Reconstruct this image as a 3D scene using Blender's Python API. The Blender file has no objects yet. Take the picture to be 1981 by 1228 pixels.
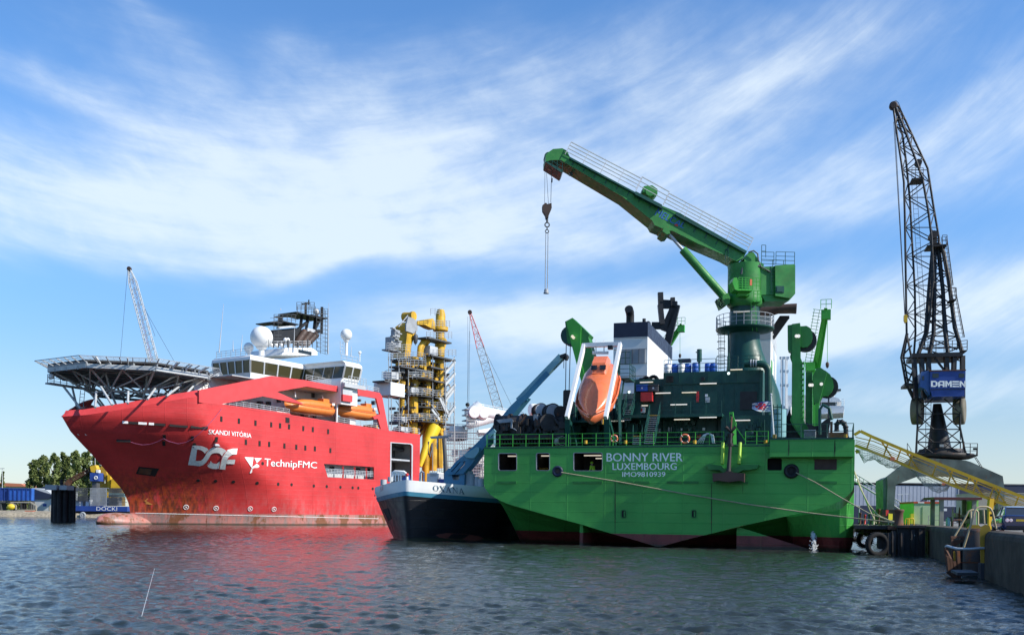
import bpy, math, random
import numpy as np
from math import sin, cos, pi, radians, sqrt, atan2
from mathutils import Vector as V, Matrix, geometry
from mathutils.bvhtree import BVHTree
random.seed(7)
SC = bpy.context.scene
COL = SC.collection
# ------------------------------------------------------------------ camera
F, CX, HY, HC, ROLL, W0, H0 = 1900.0, 990.5, 991.0, 2.5, 0.013, 1981.0, 1228.0
cam = bpy.data.cameras.new('camera'); camo = bpy.data.objects.new('camera', cam); COL.objects.link(camo)
camo.matrix_world = Matrix.Translation((0, 0, HC)) @ Matrix.Rotation(pi/2, 4, 'X') @ Matrix.Rotation(ROLL, 4, 'Z')
cam.sensor_fit = 'HORIZONTAL'; cam.sensor_width = 36.0; cam.lens = 36.0*F/W0
cam.shift_x = 0.0; cam.shift_y = (HY - H0/2)/W0
cam.clip_start = 0.5; cam.clip_end = 8000
SC.camera = camo
# ------------------------------------------------------------------ light
SUN_AZ, SUN_EL = radians(-21.2), radians(36.0)       # azimuth counted from +X towards +Y
SUN_DIR = V((cos(SUN_AZ)*cos(SUN_EL), sin(SUN_AZ)*cos(SUN_EL), sin(SUN_EL)))
sun = bpy.data.lights.new('sun', 'SUN'); sun.energy = 4.2; sun.angle = radians(0.53); sun.color = (1.0, .94, .84)
suno = bpy.data.objects.new('sun', sun); COL.objects.link(suno)
suno.rotation_euler = SUN_DIR.to_track_quat('Z', 'Y').to_euler(); suno.location = (60, 0, 120)
world = bpy.data.worlds.new("World"); SC.world = world; world.use_nodes = True
SC.view_settings.view_transform = 'Standard'; SC.view_settings.look = 'None'
SC.view_settings.exposure = 0.56; SC.view_settings.gamma = 1.0; SC.view_settings.use_curve_mapping = False
SC.cycles.max_bounces = 6; SC.cycles.diffuse_bounces = 3; SC.cycles.glossy_bounces = 3
SC.cycles.use_denoising = True
SC.cycles.caustics_reflective = False; SC.cycles.caustics_refractive = False

def make_world():
    nt = world.node_tree; nt.nodes.clear(); N = nt.nodes.new; L = nt.links.new
    out = N('ShaderNodeOutputWorld'); bg = N('ShaderNodeBackground')
    sky = N('ShaderNodeTexSky'); sky.sky_type = 'NISHITA'; sky.sun_disc = False
    sky.sun_elevation = SUN_EL; sky.sun_rotation = pi/2 - SUN_AZ
    sky.altitude = 0; sky.air_density = 1.0; sky.dust_density = 0.2; sky.ozone_density = 2.0
    hs = N('ShaderNodeHueSaturation'); hs.inputs['Saturation'].default_value = 1.12; hs.inputs['Value'].default_value = 1.0
    L(sky.outputs[0], hs.inputs['Color'])
    skc = N('ShaderNodeMixRGB'); skc.blend_type = 'MULTIPLY'; skc.inputs[0].default_value = 1.0; L(hs.outputs[0], skc.inputs[1])
    tc = N('ShaderNodeTexCoord'); sep = N('ShaderNodeSeparateXYZ'); L(tc.outputs['Generated'], sep.inputs[0])
    def M(op, a, b=None, c=None, clamp=False):
        n = N('ShaderNodeMath'); n.operation = op; n.use_clamp = clamp
        for i, x in enumerate((a, b, c)):
            if x is None: continue
            if isinstance(x, (int, float)): n.inputs[i].default_value = x
            else: L(x, n.inputs[i])
        return n.outputs[0]
    def SS(x, lo, hi, a=0.0, b=1.0):
        n = N('ShaderNodeMapRange'); n.interpolation_type = 'SMOOTHSTEP'
        L(x, n.inputs[0]); n.inputs[1].default_value = lo; n.inputs[2].default_value = hi
        n.inputs[3].default_value = a; n.inputs[4].default_value = b
        return n.outputs[0]
    X, Y, Z = sep.outputs[0], sep.outputs[1], sep.outputs[2]
    az = M('ARCTAN2', X, Y)                              # 0 straight ahead, + to the right (radians)
    hyp = M('SQRT', M('ADD', M('MULTIPLY', X, X), M('MULTIPLY', Y, Y)))
    el = M('ARCTAN2', Z, hyp)
    # streaks run along wide arcs, as parallel cirrus bands do in perspective
    dxc = M('SUBTRACT', az, .04); dyc = M('SUBTRACT', el, 1.45)
    rad_ = M('SQRT', M('ADD', M('MULTIPLY', dxc, dxc), M('MULTIPLY', dyc, dyc))); th_ = M('ARCTAN2', dxc, M('MULTIPLY', dyc, -1.0))
    def noise(su, sr, detail, rough, dist=0.0, off=0.0, tilt=0.0):
        cb = N('ShaderNodeCombineXYZ'); L(M('MULTIPLY', th_, su), cb.inputs[0]); L(M('MULTIPLY', M('ADD', rad_, M('MULTIPLY', th_, tilt)), sr), cb.inputs[1]); cb.inputs[2].default_value = off
        nz = N('ShaderNodeTexNoise'); nz.inputs['Scale'].default_value = 1.0; nz.inputs['Detail'].default_value = detail
        nz.inputs['Roughness'].default_value = rough; nz.inputs['Distortion'].default_value = dist
        L(cb.outputs[0], nz.inputs['Vector']); return nz.outputs[0]
    wv = noise(3, 5, 4, .55, 0, 3.1); wv2 = noise(3.5, 5, 4, .55, 0, 9.7)
    azw = M('ADD', az, M('MULTIPLY', M('SUBTRACT', wv, .5), .22)); elw = M('ADD', el, M('MULTIPLY', M('SUBTRACT', wv2, .5), .12))
    gr = N('ShaderNodeMixRGB'); L(SS(el, .0, .34), gr.inputs[0]); gr.inputs[1].default_value = AIR_LOW; gr.inputs[2].default_value = AIR_HIGH; L(gr.outputs[0], skc.inputs[2])
    acc = None
    # soft cirrus banks: azimuth, elevation, half length, half width, tilt, weight (all angles in radians)
    for a0, e0, la, lb, rot, w in BANKS:
        dx = M('SUBTRACT', azw, a0); dy = M('SUBTRACT', elw, e0)
        p = M('ADD', M('MULTIPLY', dx, cos(rot)/la), M('MULTIPLY', dy, sin(rot)/la))
        q = M('ADD', M('MULTIPLY', dx, -sin(rot)/lb), M('MULTIPLY', dy, cos(rot)/lb))
        r2 = M('ADD', M('MULTIPLY', p, p), M('MULTIPLY', q, q))
        g = M('MULTIPLY', M('EXPONENT', M('MULTIPLY', r2, -1.0)), w)
        acc = g if acc is None else M('ADD', acc, g)
    n1 = noise(5, 15, 8, .60, .5, 0, .25); n2 = noise(7, 60, 9, .62, .35, 5.0, .35); n3 = noise(2.6, 6, 4, .5, .3, 2.0); n4 = noise(26, 40, 6, .6, .4, 7.0)
    tex = M('ADD', M('ADD', M('MULTIPLY', n1, .42), M('MULTIPLY', n4, .16)), M('ADD', M('MULTIPLY', n2, .15), M('MULTIPLY', n3, .28)))
    t2 = SS(tex, .28, .74)
    dens = M('MULTIPLY', acc, M('ADD', M('MULTIPLY', t2, .80), .27))
    veil = M('MULTIPLY', SS(tex, .46, .76), .20)
    dens = M('ADD', dens, veil)
    # a clear lane between the cirrus deck and the lower bands, and clear blue overhead
    lane = M('DIVIDE', M('SUBTRACT', M('ADD', el, M('MULTIPLY', M('SUBTRACT', wv2, .5), .03)), M('ADD', .228, M('MULTIPLY', az, .085))), .026)
    dens = M('MULTIPLY', dens, M('SUBTRACT', 1.0, M('MULTIPLY', M('EXPONENT', M('MULTIPLY', M('MULTIPLY', lane, lane), -1.0)), .62)))
    dens = M('MULTIPLY', dens, SS(M('ADD', el, M('MULTIPLY', M('SUBTRACT', wv2, .5), .12)), .41, .53, 1.0, .22))
    low = SS(el, .0, .24, .55, 0.0)                       # thin veil near the horizon
    dens = M('MAXIMUM', dens, low)
    dens = M('MULTIPLY', SS(dens, .03, 1.18), .78)
    mix = N('ShaderNodeMixRGB'); L(dens, mix.inputs[0]); L(skc.outputs[0], mix.inputs[1])
    mix.inputs[2].default_value = CLOUD
    L(mix.outputs[0], bg.inputs[0]); bg.inputs[1].default_value = SKY_S
    L(bg.outputs[0], out.inputs[0])
SKY_S = 0.15
AIR_LOW = (.42, .46, .54, 1); AIR_HIGH = (.64, .82, .98, 1)   # clear North Sea air: less whitening towards the horizon
CLOUD = (4.1, 4.6, 5.0, 1)
# banks: azimuth, elevation, half length, half width, tilt, weight
BANKS = [(-.22, .325, .42, .080, .06, .90), (-.42, .285, .26, .050, -.02, .80), (.00, .335, .30, .080, .28, .75), (.26, .375, .20, .045, .42, .55), (.42, .325, .30, .042, .40, .95), (.50, .285, .24, .026, .28, .85),
         (.18, .275, .22, .026, .28, .65), (-.12, .250, .28, .024, .02, .75), (.12, .185, .28, .036, .00, 1.5), (.48, .205, .22, .040, .10, 1.25), (.30, .165, .20, .026, .05, .9), (.46, .110, .20, .026, .04, 1.0), (-.05, .12, .3, .03, .0, .5),
         (-.42, .455, .18, .016, -.40, .45), (-.46, .375, .16, .014, -.30, .50), (-.22, .228, .12, .009, .14, .70), (.0, .44, .24, .03, .12, .28), (.34, .455, .16, .03, .50, .40)]
make_world()

# ------------------------------------------------------------------ measuring: a photo pixel at a known distance or on a known plane is a point of the place
_c, _s = cos(ROLL), sin(ROLL)
CAMP = V((0, 0, HC))
def ray(px, py):
    u = px - CX; v = HY - py
    return V(((u*_c - v*_s)/F, 1.0, (u*_s + v*_c)/F))
def P(px, py, D):
    r = ray(px, py); return CAMP + r*D
def onz(px, py, z):
    r = ray(px, py); return CAMP + r*((z - HC)/r.z)
class Fr:
    """a vertical frame: e runs to the right, a runs away, z up"""
    def __init__(s, o, e):
        s.o = V((o[0], o[1], 0)); s.e = V((e[0], e[1], 0)).normalized(); s.a = V((-s.e.y, s.e.x, 0))
    def p(s, u, w, z): return s.o + s.e*u + s.a*w + V((0, 0, z))
    def px(s, x, y, w):
        r = ray(x, y); t = (w - (CAMP - s.o).dot(s.a))/r.dot(s.a); return CAMP + r*t
    def uz(s, x, y, w):
        q = s.px(x, y, w); return (q - s.o).dot(s.e), q.z
UP = V((0, 0, 1))

# ------------------------------------------------------------------ mesh builder
class MB:
    def __init__(s): s.v = []; s.f = []; s.m = []; s.sm = []
    def add(s, vs, fs, m=0, sm=False):
        b = len(s.v); s.v += [V(q) for q in vs]
        for f in fs: s.f.append([i + b for i in f]); s.m.append(m); s.sm.append(sm)
        return s
    def obox(s, c, ax, h, m=0):
        c = V(c); x, y, z = [V(a)*k for a, k in zip(ax, h)]
        vs = [c + x*i + y*j + z*k for i in (-1, 1) for j in (-1, 1) for k in (-1, 1)]
        return s.add(vs, [(0, 1, 3, 2), (4, 6, 7, 5), (0, 4, 5, 1), (2, 3, 7, 6), (0, 2, 6, 4), (1, 5, 7, 3)], m)
    def fbox(s, fr, u0, u1, w0, w1, z0, z1, m=0):
        return s.obox(fr.p((u0+u1)/2, (w0+w1)/2, (z0+z1)/2), (fr.e, fr.a, UP), (abs(u1-u0)/2, abs(w1-w0)/2, abs(z1-z0)/2), m)
    def pbox(s, fr, x0, y0, x1, y1, w0, w1, m=0):
        """box whose front face is seen between two pixels on plane w0"""
        u0, z1 = fr.uz(x0, y0, w0); u1, _ = fr.uz(x1, y0, w0); _, z0 = fr.uz((x0+x1)/2, y1, w0); _, z1 = fr.uz((x0+x1)/2, y0, w0)
        return s.fbox(fr, u0, u1, w0, w1, z0, z1, m)
    def plate(s, pts, vec, holes=(), m=0):
        """flat outline (with holes) given thickness along vec"""
        vec = V(vec); loops = [[V(q) for q in pts]] + [[V(q) for q in h] for h in holes]
        tris = geometry.tessellate_polygon(loops); flat = [q for l in loops for q in l]; n = len(flat)
        fs = [tuple(t) for t in tris] + [tuple(i + n for i in reversed(t)) for t in tris]
        b = 0
        for l in loops:
            k = len(l)
            for i in range(k): fs.append((b+i, b+(i+1) % k, b+(i+1) % k+n, b+i+n))
            b += k
        return s.add(flat + [q + vec for q in flat], fs, m)
    def ext(s, fr, poly, w0, w1, holes=(), m=0):
        return s.plate([fr.px(x, y, w0) for x, y in poly], fr.a*(w1-w0), [[fr.px(x, y, w0) for x, y in h] for h in holes], m)
    def tube(s, pts, r, n=6, m=0, sm=True, cap=True, up=None):
        pts = [V(q) for q in pts]; k = len(pts); rs = r if isinstance(r, (list, tuple)) else [r]*k
        rings = []; prev = None
        for i, q in enumerate(pts):
            t = (pts[min(i+1, k-1)] - pts[max(i-1, 0)])
            if t.length < 1e-9: t = V((0, 0, 1))
            t.normalize()
            if prev is None:
                a = t.cross(UP if abs(t.z) < .95 else V((1, 0, 0)))
            else: a = prev - t*prev.dot(t)
            a.normalize(); b = t.cross(a); prev = a
            rings.append([q + (a*cos(2*pi*j/n + pi/n) + b*sin(2*pi*j/n + pi/n))*rs[i] for j in range(n)])
        vs = [q for g in rings for q in g]
        fs = [(i*n+j, i*n+(j+1) % n, (i+1)*n+(j+1) % n, (i+1)*n+j) for i in range(k-1) for j in range(n)]
        s.add(vs, fs, m, sm and n > 4)
        if cap: s.add(rings[0], [tuple(reversed(range(n)))], m); s.add(rings[-1], [tuple(range(n))], m)
        return s
    def bar(s, a, b, w, h=None, m=0, up=None):
        a, b = V(a), V(b); d = b - a; L = d.length
        if L < 1e-6: return s
        d /= L; h = w if h is None else h; u = V(up) if up else (UP if abs(d.z) < .98 else V((0, 1, 0)))
        x = d.cross(u).normalized(); y = x.cross(d)
        return s.obox((a+b)/2, (d, x, y), (L/2, w/2, h/2), m)
    def lathe(s, o, ax, prof, n=16, m=0, sm=True, cap=True):
        """prof: (distance along ax, radius)"""
        o = V(o); ax = V(ax).normalized(); a = ax.cross(UP if abs(ax.z) < .9 else V((1, 0, 0))).normalized(); b = ax.cross(a)
        vs = [o + ax*h + (a*cos(2*pi*j/n) + b*sin(2*pi*j/n))*r for h, r in prof for j in range(n)]; k = len(prof)
        fs = [(i*n+j, i*n+(j+1) % n, (i+1)*n+(j+1) % n, (i+1)*n+j) for i in range(k-1) for j in range(n)]
        s.add(vs, fs, m, sm)
        if cap:
            s.add(vs[:n], [tuple(reversed(range(n)))], m); s.add(vs[-n:], [tuple(range(n))], m)
        return s
    def cyl(s, o, ax, r, h, n=16, m=0): return s.lathe(o, ax, [(0, r), (h, r)], n, m)
    def sphere(s, o, r, n=16, m=0, sq=1.0, lo=-pi/2):
        k = n//2+1; prof = [(r*sq*sin(lo+(pi/2-lo)*i/k), max(r*cos(lo+(pi/2-lo)*i/k), 1e-3)) for i in range(k+1)]
        return s.lathe(o, UP, prof, n, m)
    def torus(s, o, ax, R, r, n=24, k=8, m=0, a0=0, a1=2*pi):
        o = V(o); ax = V(ax).normalized(); a = ax.cross(UP if abs(ax.z) < .9 else V((1, 0, 0))).normalized(); b = ax.cross(a)
        full = abs(a1-a0-2*pi) < 1e-6
        vs = []; q = n if full else n+1
        for i in range(q):
            t = a0+(a1-a0)*i/n; d = a*cos(t)+b*sin(t)
            for j in range(k):
                p = 2*pi*j/k; vs.append(o + d*(R+r*cos(p)) + ax*r*sin(p))
        fs = [(i*k+j, i*k+(j+1) % k, ((i+1) % q)*k+(j+1) % k, ((i+1) % q)*k+j) for i in range(n) for j in range(k)]
        return s.add(vs, fs, m, True)
    def loft(s, secs, closed=True, cap=True, m=0, sm=False):
        n = len(secs[0]); k = len(secs); vs = [q for g in secs for q in g]
        fs = [(i*n+j, i*n+(j+1) % n, (i+1)*n+(j+1) % n, (i+1)*n+j) for i in range(k-1) for j in range(n if closed else n-1)]
        s.add(vs, fs, m, sm)
        if cap and closed: s.add(secs[0], [tuple(reversed(range(n)))], m); s.add(secs[-1], [tuple(range(n))], m)
        return s
    def rail(s, pts, h=1.05, step=1.5, n=3, r=.03, m=0, posts=True):
        pts = [V(q) for q in pts]
        for k in range(1, n+1):
            z = V((0, 0, h*k/n)); s.tube([q+z for q in pts], r, 4, m, False)
        if posts:
            for a, b in zip(pts, pts[1:]):
                c = max(1, int(round((b-a).length/step)))
                for i in range(c): q = a.lerp(b, i/c); s.tube([q, q+V((0, 0, h))], r*1.15, 4, m, False)
            q = pts[-1]; s.tube([q, q+V((0, 0, h))], r*1.15, 4, m, False)
        return s
    def ladder(s, a, b, side, w=.5, step=.35, r=.025, m=0):
        a, b, side = V(a), V(b), V(side).normalized()*w/2
        s.tube([a-side, b-side], r, 4, m, False); s.tube([a+side, b+side], r, 4, m, False)
        k = int((b-a).length/step)
        for i in range(1, k): q = a.lerp(b, i/k); s.tube([q-side, q+side], r*.8, 4, m, False)
        return s
    def build(s, name, mats, parent=None, label=None, cat=None, group=None, kind=None, loc=None):
        if not isinstance(mats, (list, tuple)): mats = [mats]
        o0 = V((0, 0, 0))
        if parent is not None: o0 = ORG[parent.name]
        elif loc is not None: o0 = V(loc)
        me = bpy.data.meshes.new(name); me.from_pydata([tuple(q - o0) for q in s.v], [], s.f)
        for mt in mats: me.materials.append(mt)
        me.polygons.foreach_set('material_index', s.m); me.polygons.foreach_set('use_smooth', s.sm); me.update()
        import bmesh
        bm = bmesh.new(); bm.from_mesh(me); bmesh.ops.recalc_face_normals(bm, faces=bm.faces); bm.to_mesh(me); bm.free()
        o = bpy.data.objects.new(name, me); COL.objects.link(o)
        if parent is not None: o.parent = parent
        else: o.location = o0
        ORG[o.name] = o0
        return tag(o, label, cat, group, kind)
ORG = {}
def tag(o, label=None, cat=None, group=None, kind=None):
    if label: o['label'] = label
    if cat: o['category'] = cat
    if group: o['group'] = group
    if kind: o['kind'] = kind
    return o
def root(name, label, cat, loc, group=None):
    o = bpy.data.objects.new(name, None); COL.objects.link(o); o.location = V(loc); o.empty_display_size = .5
    ORG[o.name] = V(loc); return tag(o, label, cat, group)
def copy_thing(o, loc, label=None, rotz=None):
    """a copy of a thing with its parts and sub-parts"""
    def cp(x, par):
        c = x.copy(); COL.objects.link(c)
        if par is not None: c.parent = par
        for ch in x.children: cp(ch, c)
        return c
    r = cp(o, None); r.location = V(loc)
    if rotz is not None: r.rotation_euler = (0, 0, rotz)
    if label: r['label'] = label
    return r
def lattice(mb, A, B, sa, sb, side, n, rc=.09, rb=.05, m=0, tri=False):
    """four-chord lattice boom from A to B; sa, sb = (half width, half depth) at each end"""
    A, B = V(A), V(B); d = (B-A).normalized(); side = V(side); side = (side - d*side.dot(d)).normalized(); up = side.cross(d)
    def ring(t):
        c = A.lerp(B, t); w = sa[0]+(sb[0]-sa[0])*t; h = sa[1]+(sb[1]-sa[1])*t
        return [c+side*w+up*h, c-side*w+up*h, c-side*w-up*h, c+side*w-up*h]
    R = [ring(i/n) for i in range(n+1)]
    for j in range(4): mb.tube([g[j] for g in (R[0], R[-1])], rc, 5, m)
    for i in range(n):
        for j in range(4):
            k = (j+1) % 4
            mb.tube([R[i][j], R[i][k]], rb, 4, m, False, False)
            a, b = (j, k) if i % 2 else (k, j)
            mb.tube([R[i][a], R[i+1][b]], rb, 4, m, False, False)
    for j in range(4): mb.tube([R[n][j], R[n][(j+1) % 4]], rb, 4, m, False, False)
    return mb
def text_verts(s, bold=0.0, res=3, sub=0, shear=0.0):
    cu = bpy.data.curves.new('txt', 'FONT'); cu.body = s; cu.size = 1.0; cu.resolution_u = res; cu.shear = shear
    o = bpy.data.objects.new('txt', cu); COL.objects.link(o)
    dg = bpy.context.evaluated_depsgraph_get(); me = bpy.data.meshes.new_from_object(o.evaluated_get(dg))
    bpy.data.objects.remove(o)
    if sub:
        import bmesh
        bm = bmesh.new(); bm.from_mesh(me); bmesh.ops.triangulate(bm, faces=bm.faces)
        bmesh.ops.subdivide_edges(bm, edges=bm.edges, cuts=sub, use_grid_fill=True); bm.to_mesh(me); bm.free()
    vs = [q.co.copy() for q in me.vertices]; fs = [list(p.vertices) for p in me.polygons]
    x0 = min(q.x for q in vs); x1 = max(q.x for q in vs); y0 = min(q.y for q in vs); y1 = max(q.y for q in vs)
    uv = [((q.x-x0)/(x1-x0), (q.y-y0)/(y1-y0)) for q in vs]
    if bold:                                             # heavier weight: the letter painted twice, a hair apart
        d = bold*.35/len(s)**.5; n = len(uv); fs = fs+[[i+n for i in f] for f in fs]; uv = [(a-d, b) for a, b in uv]+[(a+d, b) for a, b in uv]
    return uv, fs
def quadmap(uv, q):
    """q: pixel corners bottom-left, bottom-right, top-right, top-left"""
    u, v = uv; f = lambda i: (q[0][i]*(1-u)+q[1][i]*u)*(1-v) + (q[3][i]*(1-u)+q[2][i]*u)*v
    return f(0), f(1)
def bvh_of(*obs):
    vs = []; fs = []
    for o in obs:
        b = len(vs); off = ORG[o.name]
        vs += [q.co + off for q in o.data.vertices]; fs += [[i+b for i in p.vertices] for p in o.data.polygons]
    return BVHTree.FromPolygons(vs, fs)
def hit(bvh, px, py):
    r = ray(px, py).normalized(); h = bvh.ray_cast(CAMP, r)
    return h[0], h[1]
def on_surface(bvh, px, py, off=.04, D=None):
    h, n = hit(bvh, px, py)
    if h is None: return P(px, py, D or 100)
    if n.dot(h - CAMP) > 0: n = -n
    return h + n*off
# ------------------------------------------------------------------ materials (all procedural)
MATS = {}
def _nodes(name):
    m = bpy.data.materials.new(name); m.use_nodes = True; nt = m.node_tree; b = nt.nodes['Principled BSDF']
    return m, nt, b, nt.nodes.new, nt.links.new
def _noise(nt, vec, scale, detail=4, rough=.55, sc=(1, 1, 1)):
    N, L = nt.nodes.new, nt.links.new
    mp = N('ShaderNodeMapping'); mp.inputs['Scale'].default_value = sc; L(vec, mp.inputs[0])
    n = N('ShaderNodeTexNoise'); n.inputs['Scale'].default_value = scale; n.inputs['Detail'].default_value = detail; n.inputs['Roughness'].default_value = rough
    L(mp.outputs[0], n.inputs['Vector']); return n.outputs[0]
def _range(nt, x, lo, hi, a=0., b=1.):
    n = nt.nodes.new('ShaderNodeMapRange'); n.interpolation_type = 'SMOOTHSTEP'; nt.links.new(x, n.inputs[0])
    for i, q in enumerate((lo, hi, a, b)): n.inputs[i+1].default_value = q
    return n.outputs[0]
def _mix(nt, f, a, b):
    n = nt.nodes.new('ShaderNodeMixRGB')
    for i, q in enumerate((f, a, b)):
        if isinstance(q, (int, float)): n.inputs[i].default_value = q
        elif isinstance(q, tuple): n.inputs[i].default_value = (q[0], q[1], q[2], 1)
        else: nt.links.new(q, n.inputs[i])
    return n.outputs[0]
def _math(nt, op, a, b=None):
    n = nt.nodes.new('ShaderNodeMath'); n.operation = op
    for i, q in enumerate((a, b)):
        if q is None: continue
        if isinstance(q, (int, float)): n.inputs[i].default_value = q
        else: nt.links.new(q, n.inputs[i])
    return n.outputs[0]
RUST = (.16, .055, .02)
def paint(name, col, rough=.45, var=.16, streak=.25, rust=0.0, metal=0.0, scale=.6, bump=.02, dirt=(.09, .08, .07), coat=0.0):
    m, nt, b, N, L = _nodes(name); tc = N('ShaderNodeTexCoord').outputs['Object']
    c = tuple(col); lo = tuple(q*(1-var) for q in c); hi = tuple(min(1, q*(1+var)) for q in c)
    n1 = _noise(nt, tc, scale, 5); colr = _mix(nt, _range(nt, n1, .3, .7), lo, hi)
    st = _noise(nt, tc, 1.4, 4, .6, (2.2, 2.2, .12))
    colr = _mix(nt, _range(nt, st, .56, .82, 0, streak), colr, tuple(q*.45+d*.35 for q, d in zip(c, dirt)))
    if rust > 0:
        rn = _noise(nt, tc, 1.7, 7, .68); colr = _mix(nt, _range(nt, rn, .66-rust*.22, .74-rust*.12), colr, RUST)
    L(colr, b.inputs['Base Color']); b.inputs['Metallic'].default_value = metal
    rr = _noise(nt, tc, 2.3, 4); L(_range(nt, rr, .25, .75, max(.05, rough-.10), min(1, rough+.14)), b.inputs['Roughness'])
    b.inputs['Specular IOR Level'].default_value = .35
    if coat: b.inputs['Coat Weight'].default_value = coat
    if bump:
        bp = N('ShaderNodeBump'); bp.inputs['Strength'].default_value = .35; bp.inputs['Distance'].default_value = bump
        L(_noise(nt, tc, .55, 2, .4), bp.inputs['Height']); L(bp.outputs[0], b.inputs['Normal'])
    MATS[name] = m; return m
def plain(name, col, rough=.5, metal=0.0):
    m, nt, b, N, L = _nodes(name); tc = N('ShaderNodeTexCoord').outputs['Object']
    n1 = _noise(nt, tc, 3.0, 4)
    L(_mix(nt, _range(nt, n1, .3, .7), tuple(q*.88 for q in col), tuple(min(1, q*1.1) for q in col)), b.inputs['Base Color'])
    b.inputs['Roughness'].default_value = rough; b.inputs['Metallic'].default_value = metal
    MATS[name] = m; return m
def glow(name, col, s):
    m, nt, b, N, L = _nodes(name)
    b.inputs['Base Color'].default_value = (.8, .8, .75, 1); b.inputs['Emission Color'].default_value = (*col, 1); b.inputs['Emission Strength'].default_value = s
    MATS[name] = m; return m
def glass(name, col=(.015, .02, .022), rough=.04):
    m, nt, b, N, L = _nodes(name)
    b.inputs['Base Color'].default_value = (*col, 1); b.inputs['Roughness'].default_value = rough; b.inputs['Specular IOR Level'].default_value = .6
    MATS[name] = m; return m
def hull_paint(name, base, boot, rustamt, seam=(2.4, .9), boot_z=1.6, fade=None, rough=.42, bow=None):
    """ship side: paint with plate seams, vertical runs of dirt, a boot top above the water and rust where asked"""
    m, nt, b, N, L = _nodes(name); geo = N('ShaderNodeNewGeometry'); tc = geo.outputs['Position']
    sep = N('ShaderNodeSeparateXYZ'); L(tc, sep.inputs[0]); z = sep.outputs[2]
    lo = tuple(q*.84 for q in base); hi = tuple(min(1, q*1.12) for q in base)
    colr = _mix(nt, _range(nt, _noise(nt, tc, .22, 5), .3, .7), lo, hi)
    st = _noise(nt, tc, 1.0, 5, .62, (1.6, 1.6, .06))
    colr = _mix(nt, _range(nt, st, .55, .8, 0, .22), colr, tuple(q*.5+.02 for q in base))
    if fade:                                             # chalked, scuffed paint low on the side
        sc = _noise(nt, tc, .9, 7, .7, (1, 1, .35)); lowz = _range(nt, z, boot_z, boot_z+4.5, 1, 0)
        colr = _mix(nt, _math(nt, 'MULTIPLY', _range(nt, sc, .42, .68, 0, .55), lowz), colr, fade)
    if bow:                                              # rust weeping from the anchor pocket and forefoot: (x, y, radius)
        cx, cy, rad, rz0, rz1 = bow
        d = N('ShaderNodeVectorMath'); d.operation = 'DISTANCE'; flat = N('ShaderNodeCombineXYZ'); L(sep.outputs[0], flat.inputs[0]); L(sep.outputs[1], flat.inputs[1])
        L(flat.outputs[0], d.inputs[0]); d.inputs[1].default_value = (cx, cy, 0)
        near = _range(nt, d.outputs['Value'], rad*.35, rad, 1, 0); hz = _range(nt, z, rz0, rz1, 1, 0)
        rn = _noise(nt, tc, .55, 8, .7, (2.4, 2.4, .15)); k = _math(nt, 'MULTIPLY', near, hz)
        k = _math(nt, 'MULTIPLY', k, _range(nt, rn, .33, .54, .12, 1))
        colr = _mix(nt, _math(nt, 'MULTIPLY', k, .92), colr, _mix(nt, _range(nt, _noise(nt, tc, 1.3, 5, .6, (1.5, 1.5, .3)), .36, .60), (.40, .075, .015), (.085, .030, .015)))
    bt = _mix(nt, _range(nt, _noise(nt, tc, .8, 7, .7, (1, 1, .4)), .42, .60), boot[0], boot[1])
    if len(boot) > 2: bt = _mix(nt, _range(nt, _noise(nt, tc, .40, 8, .72, (1, 1, .6)), .53, .57), bt, boot[2])
    zz = _math(nt, 'ADD', z, _math(nt, 'MULTIPLY', _math(nt, 'SUBTRACT', _noise(nt, tc, 2.2, 3), .5), .05))
    colr = _mix(nt, _range(nt, zz, boot_z-.02, boot_z+.02, 1, 0), colr, bt)
    colr = _mix(nt, _range(nt, zz, .10, .35, .85, 0), colr, (.030, .035, .018))        # weed and slime at the water
    if rustamt > 0:
        rn = _noise(nt, tc, 1.1, 8, .72, (1.5, 1.5, .5)); lowz = _range(nt, z, .3, boot_z+3, 1, .12)
        colr = _mix(nt, _math(nt, 'MULTIPLY', _range(nt, rn, .64-rustamt*.1, .70), lowz), colr, RUST)
    L(colr, b.inputs['Base Color'])
    L(_range(nt, _noise(nt, tc, 1.2, 4), .3, .7, rough-.08, rough+.12), b.inputs['Roughness']); b.inputs['Specular IOR Level'].default_value = .4
    # hungry-horse plating: shallow dents and welded seams in height
    hgt = _noise(nt, tc, .7, 2, .45)
    wv = N('ShaderNodeTexWave'); wv.wave_type = 'BANDS'; wv.bands_direction = 'Z'; wv.wave_profile = 'SIN'; wv.inputs['Scale'].default_value = 1/(seam[0]*2)*2.0; wv.inputs['Distortion'].default_value = 0
    L(tc, wv.inputs['Vector']); sm = _range(nt, wv.outputs['Fac'], .985, 1.0, 0, .45)
    wx = N('ShaderNodeTexWave'); wx.wave_type = 'BANDS'; wx.bands_direction = 'X'; wx.wave_profile = 'SIN'; wx.inputs['Scale'].default_value = .11; wx.inputs['Distortion'].default_value = 0; L(tc, wx.inputs['Vector'])
    sx = _range(nt, wx.outputs['Fac'], .995, 1.0, 0, .35); sm = _math(nt, 'MAXIMUM', sm, sx)
    L(_mix(nt, _math(nt, 'MULTIPLY', sm, .32), colr, tuple(q*.45 for q in base)), b.inputs['Base Color'])
    bp = N('ShaderNodeBump'); bp.inputs['Strength'].default_value = .6; bp.inputs['Distance'].default_value = .06
    L(_math(nt, 'ADD', hgt, sm), bp.inputs['Height']); L(bp.outputs[0], b.inputs['Normal'])
    MATS[name] = m; return m
GREEN = (.068, .365, .064); DKG = (.010, .064, .050); LIME = (.10, .46, .03)
mGreen = paint('green paint', (.036, .205, .045), .45, .22, .4, .06, dirt=(.05, .05, .03))
mBright = paint('bright green paint', (.055, .36, .045), .4, .1, .15)
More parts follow.
